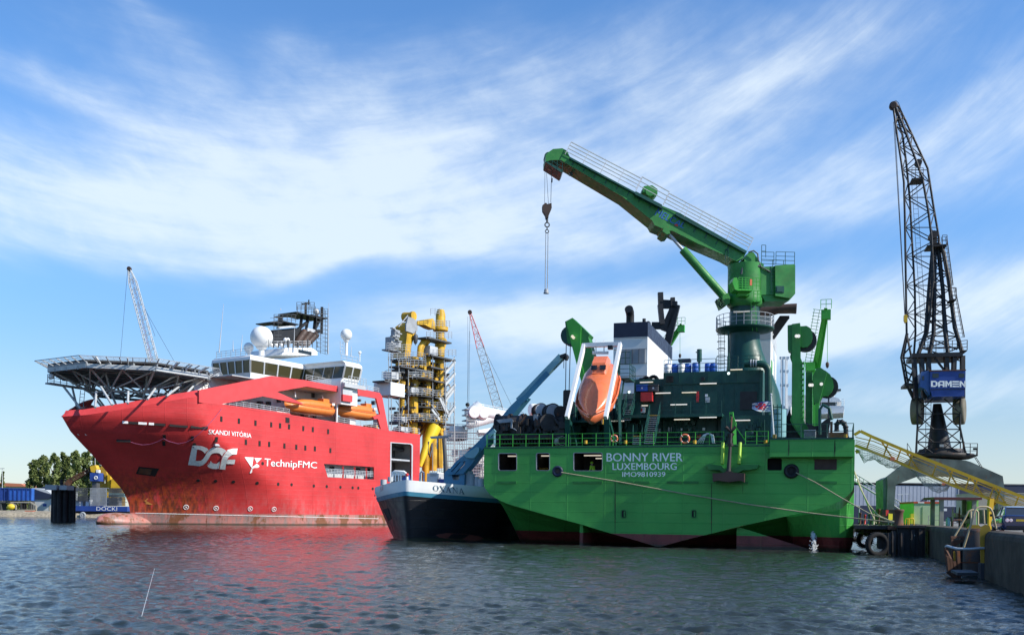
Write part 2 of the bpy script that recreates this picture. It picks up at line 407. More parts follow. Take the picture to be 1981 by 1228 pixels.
mDark = paint('dark green paint', DKG, .42, .16, .2)
mDeckG = paint('dark green deck', (.012, .06, .048), .6, .2, .2)
mLimeSun = plain('sunlit lime paint', (.38, .62, .05), .5)  # yellow-green posts, bright sunlight is put into the colour
mWhite = paint('white paint', (.76, .77, .76), .42, .05, .14)
mOffW = paint('grey white paint', (.46, .48, .50), .5, .08, .2)
mGrey = paint('grey steel', (.30, .32, .34), .5, .14, .25, 0)
mDGrey = paint('dark grey steel', (.075, .08, .085), .55, .2, .25)
mGalv = paint('galvanised steel', (.46, .48, .49), .45, .12, .2, 0, .1)
mBlack = paint('black paint', (.014, .015, .018), .5, .2, .3)
mSoot = paint('sooted brown steel', (.055, .035, .028), .6, .3, .3, .3)
mRust = paint('rusted steel', (.11, .055, .035), .75, .35, .4, .8)
mDrk = paint('dark worn steel', (.032, .028, .026), .6, .4, .4, .45)
mYel = paint('yellow paint', (.66, .40, .022), .45, .12, .28, .12)
mYelD = paint('worn yellow paint', (.50, .29, .03), .5, .2, .4, .3)
mOran = paint('orange gelcoat', (.76, .19, .075), .28, .06, .14, coat=.4)
mOranL = paint('light orange gelcoat', (.74, .22, .045), .32, .06, .1, coat=.3)
mRed = paint('red paint', (.55, .036, .038), .4, .1, .15)
mRedB = paint('red bulwark paint', (.62, .062, .064), .42, .08, .2)
mBlue = paint('blue paint', (.022, .06, .26), .42, .12, .2)
mBlueC = paint('blue corrugated paint', (.035, .13, .48), .45, .15, .2)
mNavy = paint('navy cladding', (.018, .026, .055), .5, .1, .1)
mTeal = paint('teal crane paint', (.05, .21, .33), .36, .12, .18)
mTealL = paint('pale teal paint', (.22, .42, .46), .4, .1, .2)
mClad = paint('pale grey cladding', (.30, .335, .40), .5, .06, .12)
mSand = paint('sand cladding', (.38, .34, .27), .6, .06, .12)
mShack = paint('pale green panel', (.44, .56, .36), .5, .05, .14)
mShackBounce = paint('green bounce panel', (.30, .66, .16), .5, .05, .14)  # green light bounced off the ship is put into this colour
mDanR = paint('orange red trim', (.62, .085, .035), .5, .1, .1)
mRub = plain('tyre rubber', (.005, .005, .0055), .9)
mRope = plain('hawser', (.36, .32, .20), .85)
mWire = plain('wire rope', (.05, .05, .055), .5, .3)
mPurple = plain('purple line', (.25, .06, .14), .8)
mTextW = plain('white lettering', (.86, .86, .84), .5)
mTextShade = plain('shaded white lettering', (.70, .82, .80), .5)  # white letters, the bluish tint of shade is put into the colour
mTextN = plain('navy lettering', (.03, .09, .15), .5)
mGlass = glass('dark glass'); mGlassB = glass('amber tinted glass', (.05, .045, .02))
mHole = plain('unlit recess', (.012, .010, .010), .8)
mInner = plain('interior bulkhead', (.30, .30, .29), .7)
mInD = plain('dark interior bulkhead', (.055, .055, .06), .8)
mStrip = glow('fluorescent tube', (1, .90, .74), .42)
mStripY = glow('warm tube', (1, .80, .42), .38)
mFlood = glow('flood lamp', (.75, 1, .92), 1.3)
mLampR = glow('tail lamp', (.5, .02, .02), .2)
mHiVis = plain('high visibility cloth', (.50, .85, .04), .8)
mSkin = plain('skin', (.42, .26, .19), .6)
mConc = paint('quay concrete', (.25, .245, .22), .85, .25, .55, .0, 0, .8, .04, (.03, .03, .03))
mConcD = paint('weathered quay concrete', (.070, .056, .038), .88, .45, .9, .18, 0, .5, .06, (.02, .02, .02))
mBank = paint('stone bank', (.30, .26, .19), .9, .4, .3, 0, 0, 2.2, .1)
mTimber = paint('tarred timber', (.022, .021, .022), .7, .3, .4)
mCap = paint('zinc pile cap', (.44, .46, .47), .5, .1, .2)
mBuoyY = plain('yellow buoy plastic', (.75, .55, .04), .5)
mCarB = paint('dark blue car paint', (.012, .022, .085), .16, .05, .0, bump=0, coat=.8)
mRedTile = plain('red roof tiles', (.50, .17, .09), .8)
mSky1 = glass('pane', (.10, .12, .13), .05)
mRedHull = hull_paint('red hull paint', (.60, .044, .045), ((.47, .19, .16), (.27, .19, .17), (.22, .09, .045)), .8, boot_z=1.75, fade=(.46, .17, .165), bow=(-55.5, 146, 16, 3.0, 10.5))
mGreenHull = hull_paint('green hull paint', GREEN, ((.22, .045, .038), (.15, .03, .026)), .0, boot_z=1.0)
mBargeHull = hull_paint('black hull paint', (.010, .011, .015), ((.014, .014, .016), (.018, .016, .016)), .1, boot_z=.2)
def ground_mat(name, a, b2, scale, tuft=None):
    m, nt, b, N, L = _nodes(name); tc = N('ShaderNodeTexCoord').outputs['Object']
    c = _mix(nt, _range(nt, _noise(nt, tc, scale, 8, .65), .35, .65), a, b2)
    c = _mix(nt, _range(nt, _noise(nt, tc, scale*9, 5, .6), .5, .75, 0, .5), c, tuple(q*.5 for q in a))
    if tuft: c = _mix(nt, _range(nt, _noise(nt, tc, .12, 4), .50, .56), c, tuft)
    L(c, b.inputs['Base Color']); b.inputs['Roughness'].default_value = .9
    bp = N('ShaderNodeBump'); bp.inputs['Distance'].default_value = .04; L(_noise(nt, tc, scale*6, 6), bp.inputs['Height']); L(bp.outputs[0], b.inputs['Normal'])
    MATS[name] = m; return m
mQuay = ground_mat('quay paving', (.16, .155, .145), (.22, .21, .19), .6)
mGrass = ground_mat('bank grass', (.09, .13, .03), (.14, .17, .05), .35)
def net_mat():
    """knotted netting: real gaps between the twines"""
    m, nt, b, N, L = _nodes('knotted net'); tc = N('ShaderNodeTexCoord').outputs['UV']
    b.inputs['Base Color'].default_value = (.30, .32, .32, 1); b.inputs['Roughness'].default_value = .8
    sep = N('ShaderNodeSeparateXYZ'); L(tc, sep.inputs[0])
    def line(x): return _math(nt, 'LESS_THAN', _math(nt, 'FRACT', x), .10)
    L(_math(nt, 'MAXIMUM', line(sep.outputs[0]), line(sep.outputs[1])), b.inputs['Alpha'])
    MATS['net'] = m; return m
mNet = net_mat()
def leaf_mat(name, a, b2):
    m, nt, b, N, L = _nodes(name); tc = N('ShaderNodeTexCoord').outputs['Object']
    c = _mix(nt, _range(nt, _noise(nt, tc, .5, 3), .35, .65), a, b2); L(c, b.inputs['Base Color']); b.inputs['Roughness'].default_value = .7
    b.inputs['Specular IOR Level'].default_value = .2
    MATS[name] = m; return m
mLeaf = leaf_mat('poplar leaves', (.10, .14, .04), (.20, .23, .08)); mBark = plain('bark', (.08, .065, .05), .9)
mLeafD = leaf_mat('dark leaves', (.07, .10, .03), (.14, .17, .05))
def water_mat():
    m, nt, b, N, L = _nodes('harbour water'); tc = N('ShaderNodeTexCoord').outputs['Object']
    b.inputs['Base Color'].default_value = (.026, .034, .029, 1); b.inputs['Roughness'].default_value = .06; b.inputs['IOR'].default_value = 1.333
    b.inputs['Specular IOR Level'].default_value = .5
    bp = N('ShaderNodeBump'); bp.inputs['Strength'].default_value = .65; bp.inputs['Distance'].default_value = .03
    h = _math(nt, 'ADD', _noise(nt, tc, 8.0, 5, .65, (1, 1.5, 1)), _math(nt, 'MULTIPLY', _noise(nt, tc, 1.8, 4, .55, (1, 1.6, 1)), 1.5))
    L(h, bp.inputs['Height']); L(bp.outputs[0], b.inputs['Normal'])
    MATS['water'] = m; return m
mWater = water_mat()
# ------------------------------------------------------------------ the setting: water, land, quay
QF = Fr((18.9, 38.6), (.9504, -.311))                    # u > 0 is the land side of the quay edge, w runs along it
GF_E = (.9504, -.311)
def make_water():
    rng = np.random.RandomState(3)
    NX, g = 760, 1.0036
    ys = [9.0]
    while ys[-1] < 420: ys.append(ys[-1]*g)
    ys = np.array(ys); NY = len(ys)
    t = np.linspace(-.72, .82, NX)
    Yg = np.repeat(ys[:, None], NX, 1); Xg = Yg*t[None, :]
    Z = np.zeros_like(Xg)
    wind = radians(70)
    for i in range(72):
        lam = .20*(9.0**(rng.rand()**1.3)); k = 2*pi/lam; th = wind + rng.randn()*.7
        amp = .0066*lam**.9*(.5+rng.rand()); ph = rng.rand()*2*pi
        wgt = np.clip(lam/(Yg*(g-1)*3.0) - .35, 0, 1)
        q = k*(Xg*cos(th)+Yg*sin(th))+ph + .5*np.sin(.21*Xg+.17*Yg+i)
        Z += amp*wgt*(np.sin(q) + .22*np.cos(2*q))
    # patches of more and less chop
    Z *= .8+.35*np.sin(.11*Xg+.05*Yg)*np.sin(.07*Yg-.04*Xg+1)
    edge = np.minimum(1, np.minimum(np.arange(NX), NX-1-np.arange(NX))/6.0)[None, :]*np.minimum(1, (NY-1-np.arange(NY))/40.0)[:, None]
    Z = Z*edge
    co = np.stack([Xg, Yg, Z], 2).reshape(-1, 3)
    i = np.arange(NY-1)[:, None]*NX + np.arange(NX-1)[None, :]
    fc = np.stack([i, i+1, i+NX+1, i+NX], 2).reshape(-1, 4)
    # flat water all round, out to the horizon
    yN, y0 = ys[-1], ys[0]
    ext = [(t[0]*y0, y0, 0), (t[-1]*y0, y0, 0), (t[-1]*yN, yN, 0), (t[0]*yN, yN, 0), (-4000, -300, 0), (4000, -300, 0), (4000, 6000, 0), (-4000, 6000, 0)]
    b = len(co); co = np.concatenate([co, np.array(ext)])
    xf = np.array([(0, 4, 5, 1), (1, 5, 6, 2), (2, 6, 7, 3), (3, 7, 4, 0)])+b
    fc = np.concatenate([fc, xf])
    me = bpy.data.meshes.new('water'); me.vertices.add(len(co)); me.vertices.foreach_set('co', co.ravel().astype(np.float32))
    me.loops.add(fc.size); me.loops.foreach_set('vertex_index', fc.ravel().astype(np.int32))
    me.polygons.add(len(fc)); me.polygons.foreach_set('loop_start', np.arange(0, fc.size, 4, dtype=np.int32)); me.polygons.foreach_set('loop_total', np.full(len(fc), 4, dtype=np.int32))
    me.polygons.foreach_set('use_smooth', np.ones(len(fc), dtype=bool)); me.update(calc_edges=True); me.validate()
    me.materials.append(mWater); o = bpy.data.objects.new('water', me); COL.objects.link(o); tag(o, 'rippled dark harbour water with red and green reflections', 'water', kind='structure')
make_water()
def q3(w, u, z): return QF.p(u, w, z)
# land sheet behind the harbour basin, reaching the horizon
mb = MB(); qa = QF.p(1.1, 300, 0); qb = QF.p(1.1, -70, 0)
pts = [V((-2500, 243, 1.35)), V((-58, 243, 1.35)), V((-52, 335, 1.35)), V((qa.x, qa.y, 1.35)), V((qa.x+1500, qa.y, 1.35)), V((2500, 4500, 1.35)), V((-2500, 4500, 1.35))]
mb.plate(pts, (0, 0, -3)); mb.build('ground', mGrass, label='low grassy land behind the harbour basin', cat='ground', kind='structure')
mb = MB(); pts = [QF.p(1.1, -70, 1.7), QF.p(1.1, 305, 1.7), QF.p(420, 305, 1.7), QF.p(420, -70, 1.7)]
mb.plate(pts, (0, 0, -3)); mb.build('quay', mQuay, label='paved quay surface behind the concrete edge', cat='quay', kind='structure')
# the concrete quay wall: coping with a chamfered lip, in cast lengths with joints
def wall_piece(mb, w0, w1):
    prof = [(0.0, -2), (0.0, 1.72), (.04, 1.86), (.14, 1.97), (.30, 2.0), (1.0, 2.0), (1.08, 1.94), (1.1, 1.70), (1.1, -2)]
    mb.loft([[QF.p(u, w0, z) for u, z in prof], [QF.p(u, w1, z) for u, z in prof]])
t0 = root('quay_wall', 'dark stained concrete quay wall rising out of the water at right', 'quay wall', QF.p(.5, -10, 0))
for a, b in ((-70, -18.02), (-18, 2.2), (6.9, 27.0)):
    m_ = MB(); wall_piece(m_, a, b); m_.build('wall_block', mConcD, t0)
# back of the boarding recess and a dark sheet pile front beyond it
m_ = MB(); m_.fbox(QF, 1.0, 1.3, 2.2, 6.9, -2, 1.98); m_.build('recess_back', mRust, t0)
m_ = MB()
w = 27.05
while w < 150:
    m_.fbox(QF, .25 if int(w/.6) % 2 else .55, 1.15, w, w+.58, -2, 1.62); w += .6
m_.build('sheet_piling', mDrk, t0)
m_ = MB(); m_.fbox(QF, .1, 1.1, 27.0, 150, 1.62, 1.95); m_.build('capping_beam', mConcD, t0)
# crane rail slot and curb seen as a dark line along the quay
m_ = MB(); m_.fbox(QF, 1.9, 2.0, -60, 130, 1.70, 1.80); m_.build('crane_rail', mRust, label='rusty crane rail running along the quay edge', cat='rail')
# ------------------------------------------------------------------ green dredger seen from astern
G = Fr((11.1, 74.65), GF_E)
gs = root('green_ship', 'green dredger with dark deckhouse and tall deck crane, square stern towards the viewer', 'ship', G.p(0, 30, 0))
TR = [(936.6, 864.3), (936, 936.4), (938, 943), (942, 949), (948, 956), (956.7, 962), (970, 969), (986, 975.5), (1014, 983.5), (1042, 991.4), (1084, 1003), (1125, 1014), (1179, 1030.5),
      (1235, 1046), (1274, 1058), (1310, 1048), (1324, 1044), (1377, 1031), (1429.5, 1018), (1500, 1002.5), (1569, 987.7), (1604, 978), (1625, 969), (1640, 958), (1649, 949), (1652.5, 938), (1653.5, 883), (1653, 858), (1489, 858.5)]
def rrect(x0, y0, x1, y1, r):
    pts = []
    for cx, cy, a in ((x1-r, y0+r, -90), (x1-r, y1-r, 0), (x0+r, y1-r, 90), (x0+r, y0+r, 180)):
        for k in range(4):
            q = radians(a+k*30); pts.append((cx+r*cos(q), cy+r*sin(q)))
    return pts
TW = [(964, 876.5, 999.4, 909.5), (1037.3, 876, 1063, 909.5), (1109.4, 875.3, 1165, 910), (1484.5, 886, 1512.6, 909.5)]
low = []                                                # lower edge of the transom as (u, z)
for x, y in TR[1:26]: low.append(G.uz(x, y, 0))
def zlow(u):
    for (a, za), (b, zb) in zip(low, low[1:]):
        if a <= u <= b: return za + (zb-za)*(u-a)/max(b-a, 1e-6)
    return low[0][1] if u < low[0][0] else low[-1][1]
UL, UR = G.uz(936.6, 880, 0)[0], G.uz(1653.4, 880, 0)[0]; ZD = 7.66
mb = MB()
mb.ext(G, TR, 0, .18, [rrect(*q, 3.2) for q in TW])
us = [UL] + [UL+.02+(UR-UL-.04)*i/60 for i in range(61)] + [UR]
def ubl(u): f = min(1, max(0, (u-9.5)/4.)); return 1-.78*f*f*(3-2*f)
def hsec(w):
    if w <= 100: k = 1
    else: k = max(.02, 1-((w-100)/40.)**2)
    t = min(1, w/12.); t = t*t*(3-2*t) if t < 1 else 1
    pts = [G.p(UL*k, w, ZD)]
    for u in us:
        f = abs(u)/14.; zb = -3.2 if f < .86 else -3.2+3.4*((f-.86)/.14)**2
        q = min(1, w/(12.*ubl(u))); q = q*q*(3-2*q) if u < 9.5 else 1-(1-q)**1.7
        pts.append(G.p(u*k, w, zlow(u)*(1-q)+zb*q))
    pts.append(G.p(UR*k, w, ZD)); return pts
mb.loft([hsec(w) for w in (.18, 1, 2, 3.5, 5, 6.5, 8, 9.5, 11, 12.5, 20, 40, 70, 100, 110, 120, 130, 138, 140)], closed=False)
# starboard bulwark box standing out over the stern
mb.pbox(G, 1489.5, 848.5, 1652, 883, -.9, .0)
mb.fbox(G, UR-5.9, UR, .18, 4, ZD, G.uz(1560, 848, -.9)[1]-.02)
# skegs with a knife edge aft
for x in (1127, 1429.5):
    u = G.uz(x, 1030, 1)[0]; r = 1.6 if x < 1300 else 5.2; l = 1.6 if x < 1300 else .3; wr = 9 if x < 1300 else 1.5
    lo_ = [G.p(u-.13, .6, -3), G.p(u+.13, .6, -3), G.p(u+r, wr, -3), G.p(u-l, 9, -3)]
    zt = zlow(u)-.05; hi_ = [G.p(u-.13, .6, zt), G.p(u+.13, .6, zt), G.p(u+r, wr, .05 if x > 1300 else .9), G.p(u-l, 9, .9)]
    mb.loft([lo_, hi_])
hull = mb.build('hull', mGreenHull, gs)
gb = bvh_of(hull)
m_ = MB(); m_.plate([G.p(UL+.05, .1, ZD), G.p(UR-.05, .1, ZD), G.p(UR-.05, 100, ZD), G.p(UL+.05, 100, ZD)], (0, 0, .04)); m_.build('deck', mDeckG, gs)
# sheer strake lip along the stern
m_ = MB(); m_.pbox(G, 936.8, 862.3, 1489, 864.8, -.05, .2); m_.pbox(G, 1489.5, 846.3, 1652.4, 849.2, -.97, .2); m_.build('deck_edge', mDark, gs)
# rooms behind the stern openings
for i, q in enumerate(TW):
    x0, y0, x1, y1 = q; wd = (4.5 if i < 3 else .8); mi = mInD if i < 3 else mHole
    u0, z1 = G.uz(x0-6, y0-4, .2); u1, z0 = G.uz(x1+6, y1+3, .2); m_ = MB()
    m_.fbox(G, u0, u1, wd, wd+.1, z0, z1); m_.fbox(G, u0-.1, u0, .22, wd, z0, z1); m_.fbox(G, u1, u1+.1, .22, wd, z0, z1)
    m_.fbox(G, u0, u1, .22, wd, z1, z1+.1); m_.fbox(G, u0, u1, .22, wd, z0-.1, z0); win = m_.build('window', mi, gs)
    if i < 3:
        f = MB(); rim = rrect(x0-.6, y0-.6, x1+.6, y1+.6, 3.6); f.ext(G, rim, -.03, .20, [rrect(x0+.5, y0+.5, x1-.5, y1-.5, 3.0)]); f.build('frame', mGrey, win)
        l_ = MB(); ul, zl = G.uz(x1-12 if i < 2 else x1-30, y0+5.3, 2.6); l_.fbox(G, ul-.2, ul+(.7 if i < 2 else 1.2), 2.5, 2.66, zl-.05, zl+.04)
        if i == 2: l_.fbox(G, ul+.9, ul+2.1, 1.9, 2.06, zl-.32, zl-.24)
        l_.build('ceiling_lamp', mStrip, win)
m_ = MB(); u, z = G.uz(1048, 909, 2.2); m_.lathe(G.p(u, 2.2, z-.5), G.e, [(-.5, .55), (-.3, .72), (.5, .72), (.7, .55)], 14); m_.build('winch_drum', mYelD, gs)
m_ = MB(); m_.pbox(G, 1575.6, 887.5, 1619, 908.3, -.03, .0); m_.build('access_panel', mSoot, gs)
# round fairleads
for x, y, r in ((1078.8, 911.2, 11.4), (1531, 911, 13.8)):
    c = G.px(x, y, -.10); R = r/25.4; m_ = MB()
    m_.torus(c, G.a, R*.72, R*.28, 24, 8); f = m_.build('fairlead', mNavy if x < 1200 else mBlack, gs)
    d = MB(); d.cyl(c-G.a*.02, G.a, R*.6, .3, 20); d.build('throat', mSoot if x < 1200 else mHole, f)
# weld-on fender pads, two freeing slots, hinged eye slots on the side
for x0, x1 in ((962.5, 999), (1108, 1135.5), (1136.5, 1165), (1198, 1225), (1228.5, 1256.5), (1290, 1319), (1322, 1351), (1385, 1447), (1577, 1619.5)):
    y = 932.5 if x0 != 1385 else 933.5
    m_ = MB(); m_.pbox(G, x0, y-2.3, x1, y+2.3, -.07, .0); m_.build('fender_pad', mGreen, gs)
for x in (1206.6, 1342.3):
    y = 993.5; m_ = MB(); m_.ext(G, rrect(x-5.4, y-8.6, x+5.4, y+8.6, 3), -.05, .0, [rrect(x-3.9, y-6.8, x+3.9, y+6.8, 2.4)]); f = m_.build('mooring_recess', mGreen, gs)
    d = MB(); d.pbox(G, x-3.9, y-6.8, x+3.9, y+6.8, -.012, -.002); d.build('pocket', mHole, f)
    d = MB(); d.tube([G.px(x+1.2, y-5, -.05), G.px(x+1.2, y+5.5, -.05)], .06, 6); d.build('pin', mGreen, f)
mStreak = paint('streaked green', (.040, .072, .026), .7, .4, .3, .3)
for x, y0, y1, wd in ((1190, 926, 1032, 1.1), (1376.5, 935, 1032, 1.3), (1526, 851, 881, 1.6), (1615, 851, 882, 1.5), (1437, 934, 955, .5)):
    m_ = MB(); w_ = -.006 if y0 > 900 else -.906
    m_.ext(G, [(x-wd*.4, y0), (x+wd*.5, y0), (x+wd, (y0+y1)/2), (x+wd*.3, y1), (x-wd*.5, y1), (x-wd, (y0*.4+y1*.6))], w_, w_+.004); m_.build('rust_streak', mStreak, gs)
# lettering on the stern
def stern_text(s, x0, y0, x1, y1, mat_, bold=.02, w=-.02, name='lettering', par=None):
    uv, fs = text_verts(s, bold)
    q = ((x0, y1), (x1, y1-.2), (x1, y0-.2), (x0, y0)); m_ = MB()
    n_ = len(uv)//2; m_.add([G.px(*quadmap(c, q), w-(.004 if bold and i >= n_ else 0)) for i, c in enumerate(uv)], fs); return m_.build(name, mat_, par or gs)
stern_text('BONNY RIVER', 1173.5, 876, 1320.5, 892.2, mTextShade)
stern_text('LUXEMBOURG', 1185, 895.2, 1309, 908.6, mTextShade)
stern_text('IMO9810939', 1204, 912.4, 1287, 921.8, mTextShade)
# stern rail
for xs_ in ((942, 1095), (1100, 1180), (1186, 1400), (1442, 1486)): m_ = MB(); m_.rail([G.p(G.uz(x, 860, .45)[0], .45, ZD) for x in xs_], 1.1, 1.05, 3, .028); m_.build('rail', mBright, gs)
m_ = MB(); zt = G.uz(1560, 848, -.9)[1]; pts = [G.p(G.uz(x, 848, -.8)[0], -.8, zt) for x in (1500, 1651)]; m_.rail(pts+[G.p(UR-.1, 4, zt)], 1.05, 1.9, 2, .03); m_.build('rail', mDark, gs)
m_ = MB()
for x in (1133, 1210, 1344, 1481, 1498, 1636): 
    w_ = .3 if x < 1490 else -.6; u, z = G.uz(x, 858 if x < 1490 else 847, w_); m_ = MB(); m_.cyl(G.p(u, w_, z), UP, .13, .26, 8); m_.build('deck_lamp', mYelD, gs)
# hoops over the access ladder
m_ = MB()
for k in range(4):
    u, z = G.uz(1347+k*4.2, 857, .8); u2, z2 = G.uz(1368+k*1.4, 838, .8)
    m_.tube([G.p(u, .8, z), G.p(u2-.25, .8, z2-.1), G.p(u2, .8, z2), G.p(u2+.3, .8, z2-.15), G.p(u2+.4, .8, z)], .035, 5)
m_.build('ladder_hoop', mWhite, gs)
# ---------------- deckhouse
dh = MB()
dh.pbox(G, 1283.6, 718, 1473, 862, 11, 24)
dh.pbox(G, 1227, 733, 1284, 862, 11.4, 22)
dh.pbox(G, 1190, 772, 1228, 862, 11.7, 22)
dh.pbox(G, 1470, 716, 1476, 805, 10.9, 20)
dh.pbox(G, 1395, 803, 1497, 862, 9.4, 11)
house = dh.build('deckhouse', mDark, gs)
m_ = MB(); m_.pbox(G, 1207, 800.5, 1397, 806.5, 8.6, 11); m_.pbox(G, 1100, 812, 1200, 816, 9, 14); m_.build('walkway', mDark, house)
m_ = MB(); z_ = G.uz(1300, 800.5, 8.6)[1]; pts = [G.p(G.uz(x, 800, 8.6)[0], 8.6, z_) for x in (1277, 1396)]; m_.rail(pts, 1.05, 1.3, 3, .025); m_.build('rail', mDark, house)
m_ = MB(); z_ = G.uz(1380, 718, 11)[1]; pts = [G.p(G.uz(x, 718, 11)[0], 11.1, z_) for x in (1284, 1296, 1384)]; m_.rail([pts[0], pts[2]], 1.1, 1.4, 3, .028); m_.build('rail', mDark, house); m_ = MB()
pts = [G.p(G.uz(x, 718, 11)[0], 11.1, z_) for x in (1386, 1470)]; m_.rail(pts, 1.25, 1.0, 4, .03); m_.build('rail', mDark, house)
for q in ((1354.5, 755, 1387.5, 801, 10.95), (1432, 757, 1464.5, 792, 10.9), (1293, 729, 1302, 738.5, 10.9)):
    m_ = MB(); m_.pbox(G, q[0], q[1], q[2], q[3], q[4], 11.02); pn = m_.build('door' if q[0] < 1400 and q[0] > 1300 else ('hatch' if q[0] > 1400 else 'louvre'), mDark if q[0] > 1300 and q[0] < 1400 else mBlack, house)
    if q[0] < 1300:
        pass
m_ = MB()
for k in range(4):
    m_.pbox(G, 1288.5, 727+k*3.2, 1302, 728.8+k*3.2, 10.84, 10.9)
m_.build('louvre_slat', mDrk, house)
m_ = MB()
for k in range(9):                                       # ribs and seams of the plating
    x = 1300+k*20; m_.pbox(G, x, 741, x+.8, 800, 10.96, 11.02)
for k in range(14): x = 1195+k*21; m_.pbox(G, x, 808, x+.9, 858, 10.9 if x < 1395 else 9.3, 11.8 if x < 1395 else 9.45)
for k in range(6): x = 1286+k*28; m_.pbox(G, x, 719, x+.7, 740, 10.95, 11.02)
m_.pbox(G, 1284, 740, 1470, 741.5, 10.9, 11.02)
m_.build('stiffener', mDark, house)
for x0, x1, y, w_, mm in ((1354, 1386, 741.6, 10.7, mStrip), (1268, 1297, 760, 10.9, mStrip), (1319, 1347, 758.8, 10.7, mStripY), (1297, 1329, 782.2, 10.6, mStrip), (1353, 1386, 807, 8.4, mStrip),
                       (1304, 1334, 811, 8.5, mStripY), (1422, 1451, 812.6, 9.1, mStrip), (1233, 1253, 784.2, 11.2, mStrip), (1182, 1207, 814, 9, mStrip), (1238, 1263, 739, 11.1, mStripY), (1413, 1436, 714.6, 10.8, mStripY)):
    m_ = MB(); m_.pbox(G, x0, y-1.0, x1, y+.9, w_, w_+.12); m_.build('tube_lamp', mm, house)
for x, y, w_ in ((1217, 758, 9.5), (1409.5, 722, 10.3)):
    m_ = MB(); m_.lathe(G.px(x, y, w_), (-G.a+V((0, 0, -.3))), [(-.3, .1), (0, .14)], 12); f = m_.build('flood_lamp', mGrey, house)
    d = MB(); d.cyl(G.px(x, y, w_)+(-G.a+V((0, 0, -.3))).normalized()*.01, (-G.a+V((0, 0, -.3))), .11, .02, 12); d.build('lens', mFlood, f)
m_ = MB(); m_.pbox(G, 1239.6, 758.4, 1261.5, 775.5, 10.4, 11.3); m_.build('fire_locker', mRed, house)
for x0, x1, y0, y1, mm in ((1364, 1369, 762, 767, mTextW), (1364.5, 1373, 768, 778, mOffW), (1238.5, 1248, 787, 798, mOffW), (1315, 1320, 828, 832.5, mTextW), (1332, 1337, 828, 832.5, mTextW), (1359, 1364, 827, 832, mTextW), (1291, 1299, 826, 834, mOffW), (1450, 1458, 824, 839, mOffW), (1348, 1356, 840, 848, mRed), (1236, 1243, 789, 796, mRed), (1347, 1352, 757, 777, mRed), (1274, 1278, 829, 836, mGrey)):
    w_ = 10.9 if y0 < 800 else (9.3 if x0 > 1395 else 10.8); m_ = MB(); m_.pbox(G, x0, y0, x1, y1, w_, w_+.08); m_.build('notice_board', mm, house)
# dark machinery in the shelter under the walkway
m_ = MB(); rr = random.Random(4)
for k in range(34):
    x = rr.uniform(1104, 1232); y = rr.uniform(786, 852); u, z = G.uz(x, y, 10.5); a = rr.uniform(.15, .55); b_ = rr.uniform(.15, .7)
    m_.fbox(G, u-a, u+a, 10.2+rr.random(), 12.5, z-b_, z+b_)
for k in range(16):
    x = rr.uniform(1104, 1230); y0 = rr.uniform(770, 820); m_.tube([G.px(x, y0, 9.8), G.px(x+rr.uniform(-3, 3), y0+rr.uniform(15, 40), 9.8)], rr.choice((.04, .07, .11)), 6)
m_.pbox(G, 958, 836, 1098, 864, 9.6, 9.9); m_.pbox(G, 1098, 790, 1192, 864, 13.5, 13.8)  # dark plates added to make the bright gaps behind read dark
m_.build('machinery', mDark, gs)
m_ = MB()
for k in range(26):
    x = rr.uniform(1280, 1480); y = rr.uniform(815, 852); u, z = G.uz(x, y, 10.7 if x < 1395 else 9.2); m_.fbox(G, u-.12, u+rr.uniform(.05, .3), (10.6 if x < 1395 else 9.1), (11 if x < 1395 else 9.4), z-.15, z+rr.uniform(.1, .5))
for k in range(9): x = rr.uniform(1285, 1480); m_.tube([G.px(x, 812, 9.1 if x > 1395 else 10.8), G.px(x, 856, 9.1 if x > 1395 else 10.8)], .05, 6)
m_.build('pipework', mDark, house)
# stairs
def stairs(x0, y0, x1, y1, wt, wb, wid, n, cap=True, par=None):
    a = G.px(x0, y0, wt); b = G.px(x1, y1, wb); t = MB(); st = MB()
    for i in range(n+1):
        c = a.lerp(b, i/n); st.obox(c, (G.e, G.a, UP), (wid/2, .11, .02))
    for sgn in (-1, 1):
        t.bar(a+G.e*sgn*wid/2, b+G.e*sgn*wid/2, .05, .2)
        h = V((0, 0, .95)); t.tube([a+G.e*sgn*wid/2+h, b+G.e*sgn*wid/2+h], .028, 5); t.tube([a+G.e*sgn*wid/2+h*.5, b+G.e*sgn*wid/2+h*.5], .022, 5)
        for i in range(0, n+1, 3): c = a.lerp(b, i/n)+G.e*sgn*wid/2; t.tube([c, c+h], .025, 5)
    s_ = t.build('stair', mDark, par or gs); st.build('tread', mGalv, s_)
    if cap: d = MB(); d.obox(a+V((0, 0, .03)), (G.e, G.a, UP), (wid/2, .14, .03)); d.build('nosing', mYelD, s_)
stairs(1266.5, 804, 1256.5, 857, 8.4, 4.6, .86, 13)
stairs(1233.5, 844, 1232.5, 858, 6, 5, .75, 4)
stairs(1222, 775, 1212, 812, 11, 8.5, .7, 10, False)
# roof mast, vents
m_ = MB(); a = G.px(1353, 718, 13); b = G.px(1352, 676, 13); m_.tube([a, b], .1, 8); m_.tube([G.px(1346, 681, 13), G.px(1357, 683, 13)], .05, 6)
for y in (680, 688, 695): m_.lathe(G.px(1353, y, 13), UP, [(-.2, .22), (.2, .22)], 8)
m_.build('light_mast', mDark, gs)
m_ = MB(); m_.cyl(G.px(1360, 733, 10.9), -G.a, .16, .3, 10); m_.build('vent_pipe', mBlack, house)
